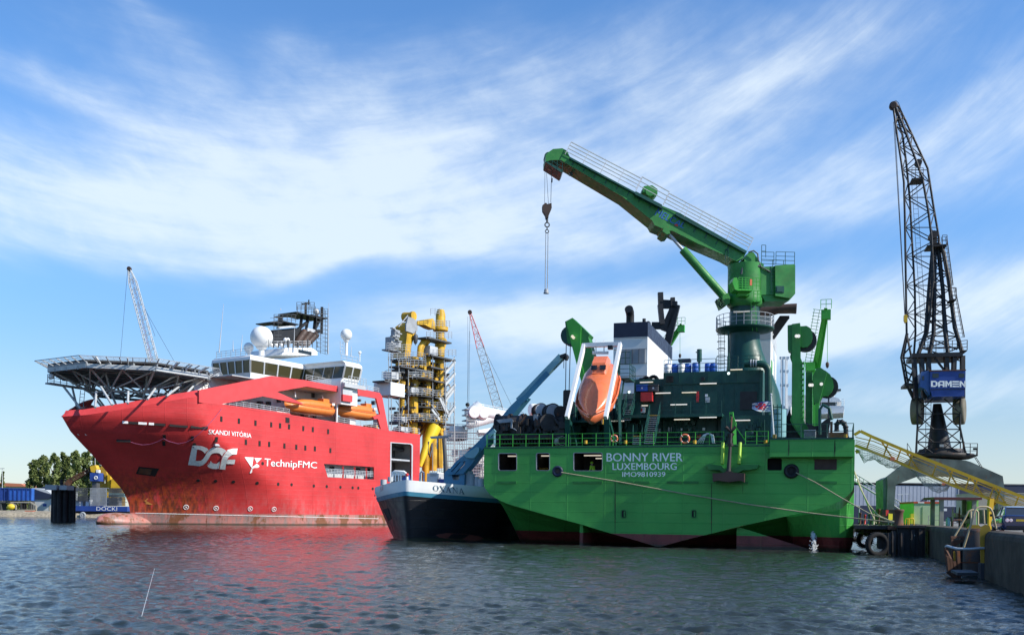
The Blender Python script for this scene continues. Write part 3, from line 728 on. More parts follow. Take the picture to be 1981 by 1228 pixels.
# big exhaust/vent pipe running down the deckhouse corner
m_ = MB(); pts = [G.px(x, y, 10) for x, y in ((1440, 703.5), (1470, 703.5), (1478, 705), (1483, 709), (1486, 716), (1486.5, 730), (1486.5, 803))]; m_.tube(pts, .30, 12); m_.build('vent_pipe', mDark, gs)
m_ = MB()
for x in (1452, 1457, 1462): m_.cyl(G.px(x, 703.5, 10), G.e, .36, .09, 12)
m_.build('pipe_flange', mOffW, gs)
# ---------------- funnels
def funnel(name, x0, x1, yt, yb, ybl, w0, dep):
    u0, zt = G.uz(x0, yt, w0); u1, zb = G.uz(x1, yb, w0); zm = G.uz(x0, ybl, w0)[1]
    m_ = MB(); m_.fbox(G, u0, u1, w0, w0+dep, zb, zm); f = m_.build('funnel', mWhite, gs)
    d = MB(); d.fbox(G, u0-.01, u1+.01, w0-.01, w0+dep+.01, zm, zt); d.build('funnel_top', mNavy if name else mBlack, f); return f, (u0, u1, zt, zb, zm)
f1, q1 = funnel(1, 1187.5, 1251.5, 625, 760, 653.5, 22, 15.5)
m_ = MB(); m_.pbox(G, 1198, 675, 1248, 703, 21.9, 22.05); m_.build('louvre', mGrey, f1)
m_ = MB()
for k in range(4): m_.pbox(G, 1198+k*12.5, 675, 1198.6+k*12.5, 703, 21.85, 21.9)
for y in (653.5, 675, 703, 727): m_.pbox(G, 1187.5, y, 1251.5, y+.5, 21.93, 21.99)
m_.build('seam', mDGrey, f1)
m_ = MB(); a = G.px(1219, 628, 27); m_.tube([a, a+V((0, 0, .9)), a+V((0, 0, 1.25))-G.a*.2, a+V((0, 0, 1.5))-G.a*.8], [.42, .42, .44, .44], 14); m_.build('exhaust_pipe', mBlack, f1)
m_ = MB(); a = G.px(1246, 625, 25); m_.cyl(a, UP, .18, .45, 10); m_.pbox(G, 1252, 621, 1256, 626, 27, 28); m_.build('exhaust_pipe', mBlack, f1)
u0, zt = G.uz(1452, 612, 21); u1, zb = G.uz(1489, 800, 21); zm = G.uz(1470, 657, 21)[1]
m_ = MB(); m_.fbox(G, u0, u1, 21, 31, zb-3, zm); f2 = m_.build('funnel', mWhite, gs); m_ = MB(); m_.fbox(G, u0-.01, u1+.01, 20.99, 31.01, zm, zt); m_.build('funnel_top', mOffW, f2)
m_ = MB()
for z0, z1 in ((.10, .30), (.38, .6)): m_.fbox(G, u1, u1+.06, 25, 29, zb+(zm-zb)*z0, zb+(zm-zb)*z1)
m_.build('louvre', mYelD if False else mGrey, f2)
m_ = MB(); m_.fbox(G, u1, u1+.05, 22.2, 23.6, zb+(zm-zb)*.42, zb+(zm-zb)*.75); m_.fbox(G, u1, u1+.05, 22.2, 23.6, zb+(zm-zb)*.28, zb+(zm-zb)*.36); m_.build('house_mark', mBright, f2)
# black exhaust support frames
m_ = MB(); T = lambda x, y: G.px(x, y, 40)
for a, b in (((1277, 589), (1281, 628)), ((1309, 590), (1289, 674)), ((1275, 590), (1310, 590)), ((1261, 630), (1294, 630)), ((1305, 592), (1284, 640))): m_.bar(T(*a), T(*b), .55 if a[1] < 600 else .45, .8)
m_.bar(T(1277.5, 566), T(1278.5, 592), .6, .5); m_.bar(T(1301, 576), T(1302, 592), .5, .5); m_.bar(T(1280, 584), T(1300, 585), .35, .5)
m_.build('exhaust_frame', mBlack, gs)
m_ = MB(); T = lambda x, y: G.px(x, y, 24)
for a, b in (((1493, 640), (1511, 613)), ((1495, 655), (1525, 613)), ((1509, 614), (1527, 614)), ((1511, 632), (1513, 632))): m_.bar(T(*a), T(*b), .22, .3)
m_.bar(T(1495, 645), T(1517, 614), .2, .3); m_.build('exhaust_frame', mBlack, gs)
m_ = MB(); m_.tube([G.px(x, y, 23) for x, y in ((1465, 606), (1485, 602), (1505, 598), (1530, 597), (1541, 597))], [.6, .55, .45, .48, .5], 14)
m_.build('exhaust_pipe', mSoot, gs)
# ---------------- lattice jibs of the service cranes forward
def jib(x0, y0, x1, y1, w0, w1, h0, h1, n, wx, wy0, wy1):
    a = G.px(x0, y0, w0); b = G.px(x1, y1, w1); m_ = MB(); d = (b-a).normalized(); sd = G.a
    m_.loft([[a+G.e*h0*s1+sd*h0*s2 for s1, s2 in ((-1, -1), (1, -1), (1, 1), (-1, 1))], [b+G.e*h1*s1+sd*h1*s2 for s1, s2 in ((-1, -1), (1, -1), (1, 1), (-1, 1))]])
    j = m_.build('service_crane', mBright, gs)
    r_ = MB(); s_ = d.cross(sd).normalized(); s_ = -s_ if s_.x > 0 else s_
    off = s_*(h0+.25)
    for q in (0, .5): r_.tube([a+off+s_*q, b+off*.9+s_*q], .03, 4)
    for i in range(n+1): c = a.lerp(b, i/n)+s_*h0; r_.tube([c, c+s_*.8], .03, 4); r_.obox(c-s_*h0*.9-sd*h0, (d, s_, sd), (.18, .16, .06))
    r_.build('rail', mBright, j)
    t = MB(); q = G.px(wx, wy0, w1-.3); t.tube([q, G.px(wx, wy1, w1-.3)], .03, 4); t.obox(b-V((0, 0, .4)), (G.e, G.a, UP), (.45, .4, .45)); t.rail([b+G.e*.5+V((0, 0, .2)), b-G.e*.5+V((0, 0, .2))], .9, .5, 2, .03); t.build('hook_wire', mBright, j)
    t = MB(); q2 = G.px(wx, wy1, w1-.3); t.lathe(q2, -UP, [(0, .08), (.15, .18), (.45, .15), (.6, .05)], 8); t.build('hook_block', mSoot, j)
jib(1579, 712, 1598, 601, 30, 26, .42, .26, 18, 1600.6, 606, 700)
jib(1293, 668, 1318, 630, 60, 58, .42, .3, 8, 1315.5, 640, 684)
m_ = MB(); m_.pbox(G, 1558, 700, 1577, 716, 29, 32); m_.pbox(G, 1571, 715, 1582, 830, 29.5, 31.5); m_.build('crane_post', mBright, gs)
# far wheelhouse on the bow
WB = 92
m_ = MB(); c = G.px(1604, 790, WB); 
def px_loft(rows, w0, dep, mat_, name, par):
    m_ = MB(); fr = [G.px(x, y, w0) for x, y in rows]; m_.plate(fr, G.a*dep); return m_.build(name, mat_, par)
wh = px_loft([(1560, 776), (1566, 771), (1586, 768), (1612, 767), (1622, 770), (1628, 776), (1626, 777.5), (1560, 777.5)], WB, 9, mWhite, 'wheelhouse', gs)
px_loft([(1561, 777.5), (1619, 777.5), (1619, 784.5), (1561, 784.5)], WB+.5, 8, mGlass, 'window', wh)
for x in (1575, 1588, 1602, 1616.5): px_loft([(x, 777), (x+1.4, 777), (x+1.4, 785), (x, 785)], WB+.4, .2, mWhite, 'mullion', wh)
px_loft([(1540, 784.5), (1632, 784.5), (1633.5, 789), (1632, 798), (1585, 801), (1540, 803)], WB+.2, 9, mWhite, 'wing', wh)
m_ = MB(); zz = G.uz(1628, 785, WB)[1]; m_.rail([G.p(G.uz(x, 785, WB)[0], WB+.2, zz) for x in (1619, 1633)], 1.1, .6, 3, .04); m_.tube([G.px(1613, 767, WB+3), G.px(1614, 752, WB+3)], .1, 5); m_.tube([G.px(1603, 758, WB), G.px(1624, 757, WB)], .12, 5); m_.build('rail', mWhite, wh)
m_ = MB()
T = lambda x, y: G.px(x, y, 60)
m_.pbox(G, 1500, 785, 1530, 870, 60, 90); m_.pbox(G, 1518, 764, 1560, 792, 62, 90)
for a, b in (((1508, 692), (1527, 692)), ((1513, 690), (1513, 790)), ((1521, 690), (1521, 790)), ((1509, 718), (1526, 718)), ((1509, 745), (1526, 745))): m_.bar(T(*a), T(*b), .3, .3)
m_.build('forecastle_house', mWhite, gs)
m_ = MB(); T = lambda x, y: G.px(x, y, 40); m_.tube([T(1603, 850), T(1603, 754), T(1612, 753.5), T(1626, 754)], .09, 6); m_.pbox(G, 1617, 752, 1627, 755.5, 39.8, 40.3); m_.build('light_mast', mDGrey, gs)
# ---------------- suction pipe gantries on the starboard side
def slab(poly, w0, dep, mat_, name, par, holes=()):
    m_ = MB(); m_.ext(G, poly, w0, w0+dep, holes); return m_.build(name, mat_, par)
ga = slab([(1523.5, 629), (1547, 625.5), (1548, 626), (1548, 690), (1552, 700), (1552, 806), (1566, 838), (1566, 849), (1551.6, 849), (1533, 822), (1528.5, 812), (1531.5, 800), (1532, 700), (1528, 690), (1531, 680), (1524, 676)], 6, 1.5, mGreen, 'gantry', gs)
slab([(1532, 626.5), (1548, 624.5), (1548.5, 818), (1556, 846), (1550, 846), (1532.5, 814)], 5.9, .1, mGreen, 'web_plate', ga)
slab([(1548, 631), (1560, 630), (1567, 634), (1571, 641), (1572, 652), (1569, 663), (1562, 670.5), (1553, 672), (1548, 670)], 6.3, .9, mGreen, 'sheave_housing', ga)
m_ = MB(); m_.lathe(G.px(1558, 658, 6.5), G.a, [(0, .86), (.2, .86), (.35, .7), (.5, .86), (.7, .86)], 20); m_.build('sheave', mBlack, ga)
m_ = MB()
for k in range(11): m_.pbox(G, 1549, 700+k*10.6, 1555.5, 701.6+k*10.6, 5.95, 6.9)
m_.pbox(G, 1554.6, 698, 1556, 812, 5.95, 6.9); m_.build('rib', mBright, ga)
for x, y in ((1541, 650.5), (1545, 650.5)):
    m_ = MB(); m_.lathe(G.px(x, y, 5.6), -G.a, [(0, .1), (.15, .14)], 8); m_.build('flood_lamp', mStrip, ga)
gb2 = slab([(1558.6, 720), (1571, 719), (1571.5, 838), (1558, 838)], 12, 1.4, mGreen, 'gantry', gs)
slab([(1572.4, 727), (1580, 712), (1588, 711), (1600, 719.5), (1599, 724), (1584, 781), (1573.8, 779)], 11, 1.5, mGreen, 'gantry_head', gb2)
slab([(1571, 738), (1576, 722), (1596, 716), (1606, 724), (1611.5, 736), (1613, 747), (1609, 758), (1601, 766), (1592, 766), (1584, 781), (1574, 780)], 11.6, .9, mGreen, 'sheave_housing', gb2)
m_ = MB(); m_.lathe(G.px(1600, 748, 11.9), G.a, [(0, .9), (.2, .9), (.35, .75), (.5, .9), (.7, .9)], 20); m_.build('sheave', mBlack, gb2)
slab([(1577, 779), (1585, 779), (1583, 830), (1577, 834)], 11, 1.2, mBright, 'gantry_leg', gb2)  # brighter green puts the sunlight into this leg's colour
for x, y in ((1567, 745), (1571, 745), (1589, 743)):
    m_ = MB(); m_.lathe(G.px(x, y, 10.6), -G.a, [(0, .1), (.15, .14)], 8); m_.build('flood_lamp', mStrip, gb2)
# black winch gear abreast of the gantry, pipe bend
m_ = MB(); m_.ext(G, [(1584, 822), (1596, 812), (1607, 806), (1605, 822), (1600, 846), (1580, 846)], 5, 6.5); m_.ext(G, [(1558, 816), (1577, 824), (1584, 822), (1580, 846), (1572, 846)], 5.4, 6.2)
m_.ext(G, [(1516, 850), (1518, 815), (1524, 800), (1528, 790), (1532, 812), (1545, 830), (1553, 850)], 6.9, 7.6); m_.build('winch_frame', mBlack, gs)
m_ = MB(); pts = [G.px(x, y, 1.5) for x, y in ((1618.5, 833), (1618.5, 820), (1622, 815.5), (1628, 815.5), (1633, 819), (1636, 826), (1637, 845))]; m_.tube(pts, .17, 10)
for i, p_ in enumerate(pts): m_.torus(p_, (pts[min(i+1, 6)]-pts[max(i-1, 0)]), .16, .06, 12, 6)
m_.build('pipe_bend', mBlack, gs)
m_ = MB(); m_.pbox(G, 1604, 836, 1636, 846, 1.2, 2.6); m_.pbox(G, 1606, 815, 1611, 846, 2, 2.6); m_.build('bed_plate', mRust, gs)
m_ = MB(); m_.pbox(G, 1555.5, 831, 1578, 847, .6, 2.0); f = m_.build('cabinet', mGrey, gs)
m_ = MB()
for k in range(6): m_.pbox(G, 1556, 832.5+k*2.3, 1577.5, 833.1+k*2.3, .55, .6)
m_.build('louvre', mDGrey, f)
m_ = MB(); u, z = G.uz(1615, 800, 2); m_.tube([G.px(1609, 812, 3), G.px(1605, 790, 3), G.px(1592, 783, 3), G.px(1586, 792, 3), G.px(1586, 840, 3)], .12, 8); m_.build('pipe_bend', mDark, gs)
# green tank and rails by the flagstaff
m_ = MB(); m_.cyl(G.px(1506, 846, 6), UP, .6, 2.2, 14); m_.build('tank', mTealL, gs); m_ = MB(); 
for y in (787, 800, 812, 825): m_.tube([G.px(1496, y, 5), G.px(1512, y, 5)], .04, 5)
for x in (1496, 1504, 1512): m_.tube([G.px(x, 782, 5), G.px(x, 850, 5)], .045, 5)
m_.build('rail', mDark, gs)
# ---------------- port gantry (head block leaning outboard)
gp = slab([(1093, 622), (1107.5, 614.5), (1125, 631), (1141, 647), (1138, 652), (1148, 690), (1160, 745), (1126, 745), (1115, 700), (1106, 668), (1098, 663)], 22, 1.7, mGreen, 'gantry', gs)
slab([(1095, 622), (1107, 615), (1124, 631), (1122, 690), (1135, 745), (1126, 745), (1106, 668)], 21.85, .15, mBright, 'web_plate', gp)
m_ = MB(); m_.lathe(G.px(1102, 648, 22.2), G.a, [(0, .95), (.25, 1.0), (.45, .85), (.6, 1.0), (1.2, 1.0)], 22); m_.build('sheave', mDark, gp)
m_ = MB(); m_.lathe(G.px(1108, 651, 21.7), -G.a, [(0, .1), (.15, .16)], 8); m_.lathe(G.px(1110.5, 653.5, 21.7), -G.a, [(0, .1), (.15, .16)], 8); m_.build('flood_lamp', mStripY, gp)
m_ = MB()
for x0, x1 in ((1095.5, 1094), (1103.5, 1101)): m_.tube([G.px(x0, 664, 22), G.px(x1, 757, 22)], .045, 5)
m_.build('hoist_wire', mWire, gp)
m_ = MB(); m_.ext(G, [(1089.5, 756), (1092, 754), (1102, 754), (1104, 756), (1104, 785), (1101, 791), (1093, 792), (1089, 788)], 21.5, 22.4, [[(1092.5, 780), (1095, 780), (1094.6, 786), (1093, 786)]]); m_.build('hoist_block', mBlack, gp)
# ---------------- free-fall lifeboat davit
dv = MB(); T = lambda x, y, w: G.px(x, y, w)
for (xa, ya, xb, yb) in ((1130, 667, 1096.5, 808), (1200, 665, 1171.5, 808)): dv.bar(T(xa, ya, 5.2), T(xb, yb, .9), .26, .42)
dv.bar(T(1129.5, 668, 5.2), T(1201, 665.5, 5.2), .42, .34)
for x in (1153, 1168.5): dv.bar(T(x, 657, 5.2), T(x, 684, 5.2), .09, .09)
dv.bar(T(1146, 681, 5.2), T(1177, 681, 5.2), .14, .14); dv.bar(T(1146, 684, 5.2), T(1177, 684, 5.2), .1, .1)
davit = dv.build('davit', mWhite, gs)
m_ = MB()
for xa, xb in ((1098, 1099), (1174, 1175)):
    m_.bar(T(xa, 806, 1.5), T(xb, 861, 2.2), .42, .55); m_.bar(T(xa+4, 818, 1.6), T(xb+14, 861, 5), .3, .35); m_.bar(T(xa-1, 806, 1.6), T(xa+6, 861, 5), .25, .3)
m_.bar(T(1100, 800, 4), T(1104, 862, 5), .5, .6)
m_.build('davit_foot', mDark, davit)
m_ = MB(); m_.bar(T(1196, 700, 8), T(1200, 860, 6), .22, .3); m_.bar(T(1207, 735, 8), T(1196, 812, 7.4), .14, .14)
z_ = G.uz(1207, 732, 8)[1]; u_ = G.uz(1203, 732, 8)[0]; m_.fbox(G, u_-.1, u_+.75, 7.6, 10, z_-.1, z_); m_.rail([G.p(u_-.1, 7.6, z_), G.p(u_+.75, 7.6, z_), G.p(u_+.75, 10, z_)], 1.15, .6, 3, .03); m_.rail([G.p(u_-.1, 7.7, z_+1.2), G.p(u_+.75, 7.7, z_+1.2)], 1.0, .5, 2, .03); m_.build('boarding_platform', mDark, davit)
m_ = MB(); m_.pbox(G, 1175.5, 667.5, 1184.5, 675, 4.9, 5.3); m_.build('winch_box', mBlack, davit)
# ---------------- anchor bolster, fenders on the stern
m_ = MB(); m_.ext(G, [(1364, 898), (1372, 897), (1395, 900), (1400, 905), (1425, 905), (1432, 899), (1460, 898), (1468, 898.5), (1464, 906), (1448, 908.5), (1437, 909), (1428, 913.5), (1398, 913.5), (1392, 909), (1372, 908)], -.75, 0)
m_.build('anchor_bolster', mGreen, gs)
for x0, x1 in ((1398.5, 1397), (1432, 1430)):
    m_ = MB(); m_.tube([G.px(x0, 856, -.2), G.px(x1, 897, -.7)], .12, 10); m_.build('guide_bar', mLimeSun, gs)
m_ = MB(); m_.ext(G, [(1410.5, 797), (1418, 796), (1419, 806), (1424, 818), (1423, 828), (1417, 828), (1412, 814)], .3, .7, [[(1412, 801), (1416, 801), (1416, 810), (1412.5, 810)]]); m_.bar(G.px(1420, 822, .5), G.px(1421, 862, .5), .25, .3); m_.bar(G.px(1424, 826, .5), G.px(1442, 852, .5), .07, .07); m_.build('anchor_crane', mBright, gs)
# ---------------- main deck crane
uP, _ = G.uz(1441, 620, 17); PA = G.p(uP, 17, 0)
dc = MB()
zz = lambda y: G.uz(1441, y, 17)[1]
k = 21.6
prof = [(860, 3.1, .9), (760, 2.5, .6), (720, 2.0, .38), (700, 1.72, .22), (680, 1.50, .08), (661, 1.36, 0), (640, 1.34, 0), (585, 1.34, 0)]
rings = []
for y, r, off in prof: rings.append([PA + G.e*(off + r*cos(2*pi*j/28)) + G.a*(r*sin(2*pi*j/28)) + V((0, 0, zz(y))) for j in range(28)])
dc.loft(rings, sm=True); crane = dc.build('deck_crane', mDark, gs)
m_ = MB(); m_.lathe(PA+V((0, 0, zz(640))), UP, [(-.05, 1.6), (0, 2.55), (.12, 2.6), (.16, 2.6)], 28); m_.lathe(PA+V((0, 0, zz(646))), UP, [(0, 1.35), (.25, 2.2)], 24); m_.build('walkway', mDark, crane)
m_ = MB()
ring = [PA + V((2.55*cos(2*pi*j/24), 2.55*sin(2*pi*j/24), zz(640)+.12)) for j in range(25)]; m_.rail(ring, 1.15, 1.2, 3, .028); m_.build('rail', mGrey, crane)
m_ = MB(); a = G.px(1396, 640, 16); b = G.px(1396, 718, 16); m_.ladder(a, b, G.e, .5, .3, .03)
for q in range(5): m_.torus(a.lerp(b, .1+.18*q)-G.a*.35, UP, .36, .025, 14, 5)
m_.tube([a-G.a*.7, b-G.a*.7], .025, 4); m_.tube([G.px(1409.5, 640, 15.4), G.px(1409.5, 718, 15.4)], .08, 6); m_.build('cage_ladder', mDark, crane)
m_ = MB(); m_.pbox(G, 1419, 601.5, 1450, 603.5, 15.5, 15.6); m_.build('tube_lamp', mStrip, crane)
# slewing part: its own heading
BF = Fr((PA.x, PA.y), (.998, .06)); BX = lambda x, y, w=-1.3: BF.px(x, y, w)
zb = lambda y, w=-1.3: BF.uz(1441, y, w)[1]
m_ = MB(); m_.lathe(PA+V((0, 0, 0)), UP, [(zb(590), 1.40), (zb(585), 1.62), (zb(576), 1.62), (zb(572), 1.58), (zb(512), 1.58), (zb(508), 1.62), (zb(507), 1.62)], 30)
m_.ext(BF, [(1440, 500), (1450, 487), (1458, 488), (1468, 503), (1474, 512), (1474, 530), (1440, 530)], -1.0, 1.0)
turret = m_.build('slewing_tower', mGreen, crane)
m_ = MB(); m_.ext(BF, [(1472, 516), (1499.5, 515), (1499.5, 570), (1472, 570)], -1.2, 1.4); m_.ext(BF, [(1499.8, 513.5), (1536, 511), (1538.5, 513), (1538.5, 568), (1530, 577), (1500, 572)], -1.5, 1.6); m_.ext(BF, [(1473, 570), (1537, 570), (1526, 582), (1480, 583)], -1.1, 1.3)
m_.build('machine_house', mGreen, crane)
m_ = MB(); m_.pbox(BF, 1501, 553, 1517, 566, -1.56, -1.5); m_.pbox(BF, 1503, 555, 1515, 564, -1.6, -1.56); m_.build('access_hatch', mDark, crane)
m_ = MB(); m_.ladder(BX(1496, 517, -1.35), BX(1496, 570, -1.35), BF.e, .4, .3, .028); m_.build('ladder', mDark, crane)
m_ = MB(); zt = BF.uz(1510, 512, -1.4)[1]
m_.rail([BF.p(BF.uz(x, 512, w)[0], w, zt) for x, w in ((1473, -1.2), (1497, -1.2))], 1.15, 1.0, 3, .028); m_.rail([BF.p(BF.uz(x, 512, w)[0], w, zt) for x, w in ((1501, -1.4), (1537, -1.4), (1537, 1.5))], 1.15, 1.0, 3, .028)
m_.rail([BF.p(BF.uz(x, 512, w)[0], w, zt) for x, w in ((1473, 1.3), (1537, 1.5))], 1.15, 1.1, 3, .028)
m_.rail([BF.p(BF.uz(x, 512, 0)[0], 0, zt+1.0) for x in (1473, 1481)], 1.1, .5, 2, .028)
m_.rail([BF.p(BF.uz(x, 508, -1.5)[0], -1.2, zb(507)) for x in (1405, 1410)], 1.1, .3, 2, .026)
m_.build('rail', mDark, crane)
# control cabin on the tower
m_ = MB(); m_.ext(BF, [(1417, 545), (1420, 537), (1426, 537), (1428, 545), (1428, 562), (1422, 560)], -3.0, -1.6); m_.pbox(BF, 1428, 559, 1456, 562, -2.9, -1.5); m_.pbox(BF, 1428, 562, 1450, 572, -2.2, -1.5)
cab = m_.build('control_stand', mBright, crane)
m_ = MB(); z_ = BF.uz(1440, 559, -2.9)[1]; m_.rail([BF.p(BF.uz(x, 559, -2.9)[0], -2.9, z_) for x in (1429, 1456)], 1.0, .35, 5, .03); m_.rail([BF.p(BF.uz(x, 559, -2.9)[0], -2.9, z_) for x in (1456, 1470)], 1.0, .4, 3, .035); z2 = BF.uz(1462, 582, -2.4)[1]; m_.rail([BF.p(BF.uz(x, 582, -2.4)[0], -2.4, z2) for x in (1458, 1472)], .9, .4, 3, .035); m_.fbox(BF, BF.uz(1458, 582, -2.4)[0], BF.uz(1472, 582, -2.4)[0], -2.4, -1.2, z2-.06, z2); m_.build('rail', mBright, cab)
m_ = MB(); m_.ladder(BX(1457, 584, -2.0), BX(1460, 640, -2.0), BF.e, .4, .3, .03); m_.build('ladder', mBright, crane)
m_ = MB(); m_.pbox(BF, 1451, 540, 1455, 552, -2.95, -2.85); m_.build('seat_back', mOran, cab)
m_ = MB(); m_.tube([BX(x, y) for x, y in ((1434, 531), (1436, 519), (1446, 516), (1470, 515))], .13, 8); m_.tube([BX(x, y) for x, y in ((1448, 488), (1458, 485), (1466, 491), (1467, 503), (1472, 516), (1490, 526))], .07, 6); m_.tube([BX(x, y) for x, y in ((1450, 520), (1451, 560))], .09, 6); m_.build('hydraulic_hose', mDGrey, crane)
m_ = MB()
for r_ in ((1392, 585, 6), (1398, 580, 5), (1395, 590, 4)):
    x, y, r = r_; m_.tube([BX(x-r, y-6, -.6), BX(x-r*.8, y+3, -.6), BX(x+2, y+r+2, -.6), BX(x+r, y+1, -.6), BX(x+r+4, y-5, -.6)], .05, 6)
m_.build('hydraulic_hose', mBlack, crane)
# boom: box girder traced as an outline and given its real width
TOPL = [(1055.7, 301), (1061, 294.5), (1070, 288.4), (1088, 287), (1097, 292), (1102.6, 304), (1230, 372), (1281, 398), (1315, 412), (1445.6, 485.7)]
BOT = [(1438, 499), (1425, 505.5), (1404, 494), (1350, 471), (1312, 452), (1300, 446), (1287, 447.5), (1280, 441), (1266.8, 436), (1262, 427), (1205, 381), (1092, 314), (1085, 309.5), (1066, 310), (1055.7, 312.8)]
m_ = MB(); m_.ext(BF, TOPL+BOT, -1.15, 1.15); boom = m_.build('boom', mGreen, crane)
m_ = MB()
for k_ in range(30):
    t = k_/29; a = V((1115+t*310, 313+t*171, 0)); 
    if k_ % 2 == 0: m_.bar(BX(a.x-3, a.y-4.4, -1.18), BX(a.x-8, a.y+6.0, -1.18), .05, .06)
m_.ext(BF, [(1102, 307), (1230, 375.5), (1230, 372.5), (1102.6, 303.5)], -1.4, -1.15)
m_.ext(BF, [(1230, 370), (1281, 396), (1281, 403), (1228, 375.5)], -1.7, -1.15); m_.ext(BF, [(1309, 411), (1445, 486), (1443, 490), (1307, 416)], -1.5, -1.15)
m_.build('walkway', mDark, boom)
m_ = MB()
def boomrail(xa, ya, xb, yb, w, h, st, n=3): m_.rail([BX(xa, ya, w), BX(xb, yb, w)], h, st, n, .034)
d_ = (BX(1445, 485)-BX(1102, 304)).normalized(); nu = d_.cross(BF.a).normalized(); nu = nu if nu.z > 0 else -nu
def prail(pa, pb, w, h, n, st):
    a, b = BX(*pa, w), BX(*pb, w)
    for q in range(1, n+1): m_.tube([a+nu*h*q/n, b+nu*h*q/n], .034, 4)
    c = max(1, int((b-a).length/st))
    for i in range(c+1): p_ = a.lerp(b, i/c); m_.tube([p_, p_+nu*h], .036, 4)
for w in (-1.35, 1.1):
    prail((1093, 299), (1230, 370), w, 1.25, 4, 1.75); prail((1230, 366), (1283, 395), w, 1.25, 3, 2.0); prail((1283, 397), (1446, 484), w, 1.2, 4, 1.75)
m_.build('boom_rail', mOffW, boom)
m_ = MB(); m_.ext(BF, [(1242, 372), (1246, 360), (1262, 358.5), (1272, 366), (1272, 376), (1264, 382)], -.7, .7); m_.lathe(BX(1258, 370, -.9), BF.a, [(0, .42), (1.8, .42)], 14)
for q in range(10): m_.bar(BX(1244+q*2.6, 362+q*.8, -.8), BX(1246+q*2.5, 372+q*1.0, -.8), .08, .1)
m_.build('boom_winch', mGreen, boom)
m_ = MB(); m_.ext(BF, [(1055, 313.5), (1058, 312), (1090, 330), (1087, 334.5)], -1.1, 1.1); m_.rail([BX(1068, 320, -1.1), BX(1088, 332, -1.1)], .8, .5, 2, .03); m_.pbox(BF, 1102, 334, 1108.5, 336.5, -.3, .3); m_.tube([BX(1106, 328, 0), BX(1105, 334.5, 0)], .05, 5); m_.build('tip_platform', mDark, boom)
m_ = MB(); m_.lathe(BX(1062, 303, -.5), BF.a, [(0, .42), (.15, .42), (.3, .34), (.5, .42), (.9, .42)], 16); m_.build('tip_sheave', mDark, boom)
m_ = MB(); m_.pbox(BF, 1281, 405, 1281.6, 405.6, -1.17, -1.15)
uv, fs = text_verts('MELCAL', shear=.25); q = ((1266, 416), (1322, 442), (1325, 431.5), (1271, 402.5)); m_ = MB(); m_.add([BX(*quadmap(c, q), -1.17) for c in uv], fs); m_.build('boom_lettering', mBlueC, boom)
m_ = MB(); m_.ext(BF, [(1308, 433), (1312, 435), (1311, 438.5), (1304, 435.5)], -1.19, -1.17); m_.build('boom_mark', mRed, boom)
m_ = MB(); m_.ext(BF, [(1284, 440), (1294, 444), (1297, 452), (1290, 453), (1282, 447)], -1.25, 1.25); m_.build('cylinder_lug', mGreen, boom)
# luffing cylinders, a pair
for w in (-.75, .75):
    m_ = MB(); a = BX(1289, 447, w); b = BX(1404, 578, w); m_.tube([a.lerp(b, .27), a.lerp(b, .28), a.lerp(b, .97), b], [.34, .38, .38, .3], 14); m_.lathe(b, BF.a, [(-.4, .3), (.4, .3)], 12); cy = m_.build('luffing_cylinder', mGreen, crane)
    d = MB(); d.tube([a, a.lerp(b, .28)], .15, 10); d.build('piston_rod', mGalv, cy)
m_ = MB(); m_.ext(BF, [(1396, 572), (1410, 566), (1412, 586), (1404, 591)], -1.2, 1.2); m_.build('cylinder_foot', mGreen, crane)
# falls, hook block, chain and lifting bar
hx = BX(1058.5, 404, 0); m_ = MB()
for x, y, w in ((1054.5, 312, -.3), (1056, 312, .3)): m_.tube([BX(x, y, w), hx+BF.e*(x-1055.5)*.25+BF.a*w*.4+V((0, 0, .4))], .022, 4)
m_.tube([BX(1067.5, 318, 0), BX(1065.5, 392, 0)], .03, 4); m_.tube([BX(1067.8, 345, 0), BX(1067.4, 353, 0)], .07, 5); m_.build('hoist_wire', mWire, crane)
m_ = MB(); m_.ext(BF, [(1049.5, 397), (1056, 392), (1059, 395), (1067, 392.5), (1067.5, 402), (1061.5, 416), (1061, 421), (1056.5, 421), (1055.5, 415), (1050, 406)], -.35, .35); hb = m_.build('hook_block', mSoot, crane)
m_ = MB(); c = BX(1058.5, 428, 0); m_.tube([BX(1058.5, 420, 0), BX(1058.5, 430, 0)], .1, 8); m_.torus(BX(1058.5, 435, 0), BF.a, .20, .055, 16, 6); m_.torus(BX(1058.4, 441.5, 0), BF.e, .13, .045, 14, 6); m_.torus(BX(1058.3, 447.5, 0), BF.a, .15, .045, 14, 6); m_.build('chain', mDGrey, hb)
top_ = BX(1058.2, 451, 0); m_ = MB()
for s_ in (-.1, .1): m_.tube([top_+BF.e*s_, top_+BF.e*s_-V((0, 0, 5.2))], .035, 6)
m_.lathe(top_-V((0, 0, 5.0)), -UP, [(0, .12), (.1, .2), (.3, .2), (.36, .26), (.42, .26)], 10); m_.build('lifting_bar', mGrey, hb)
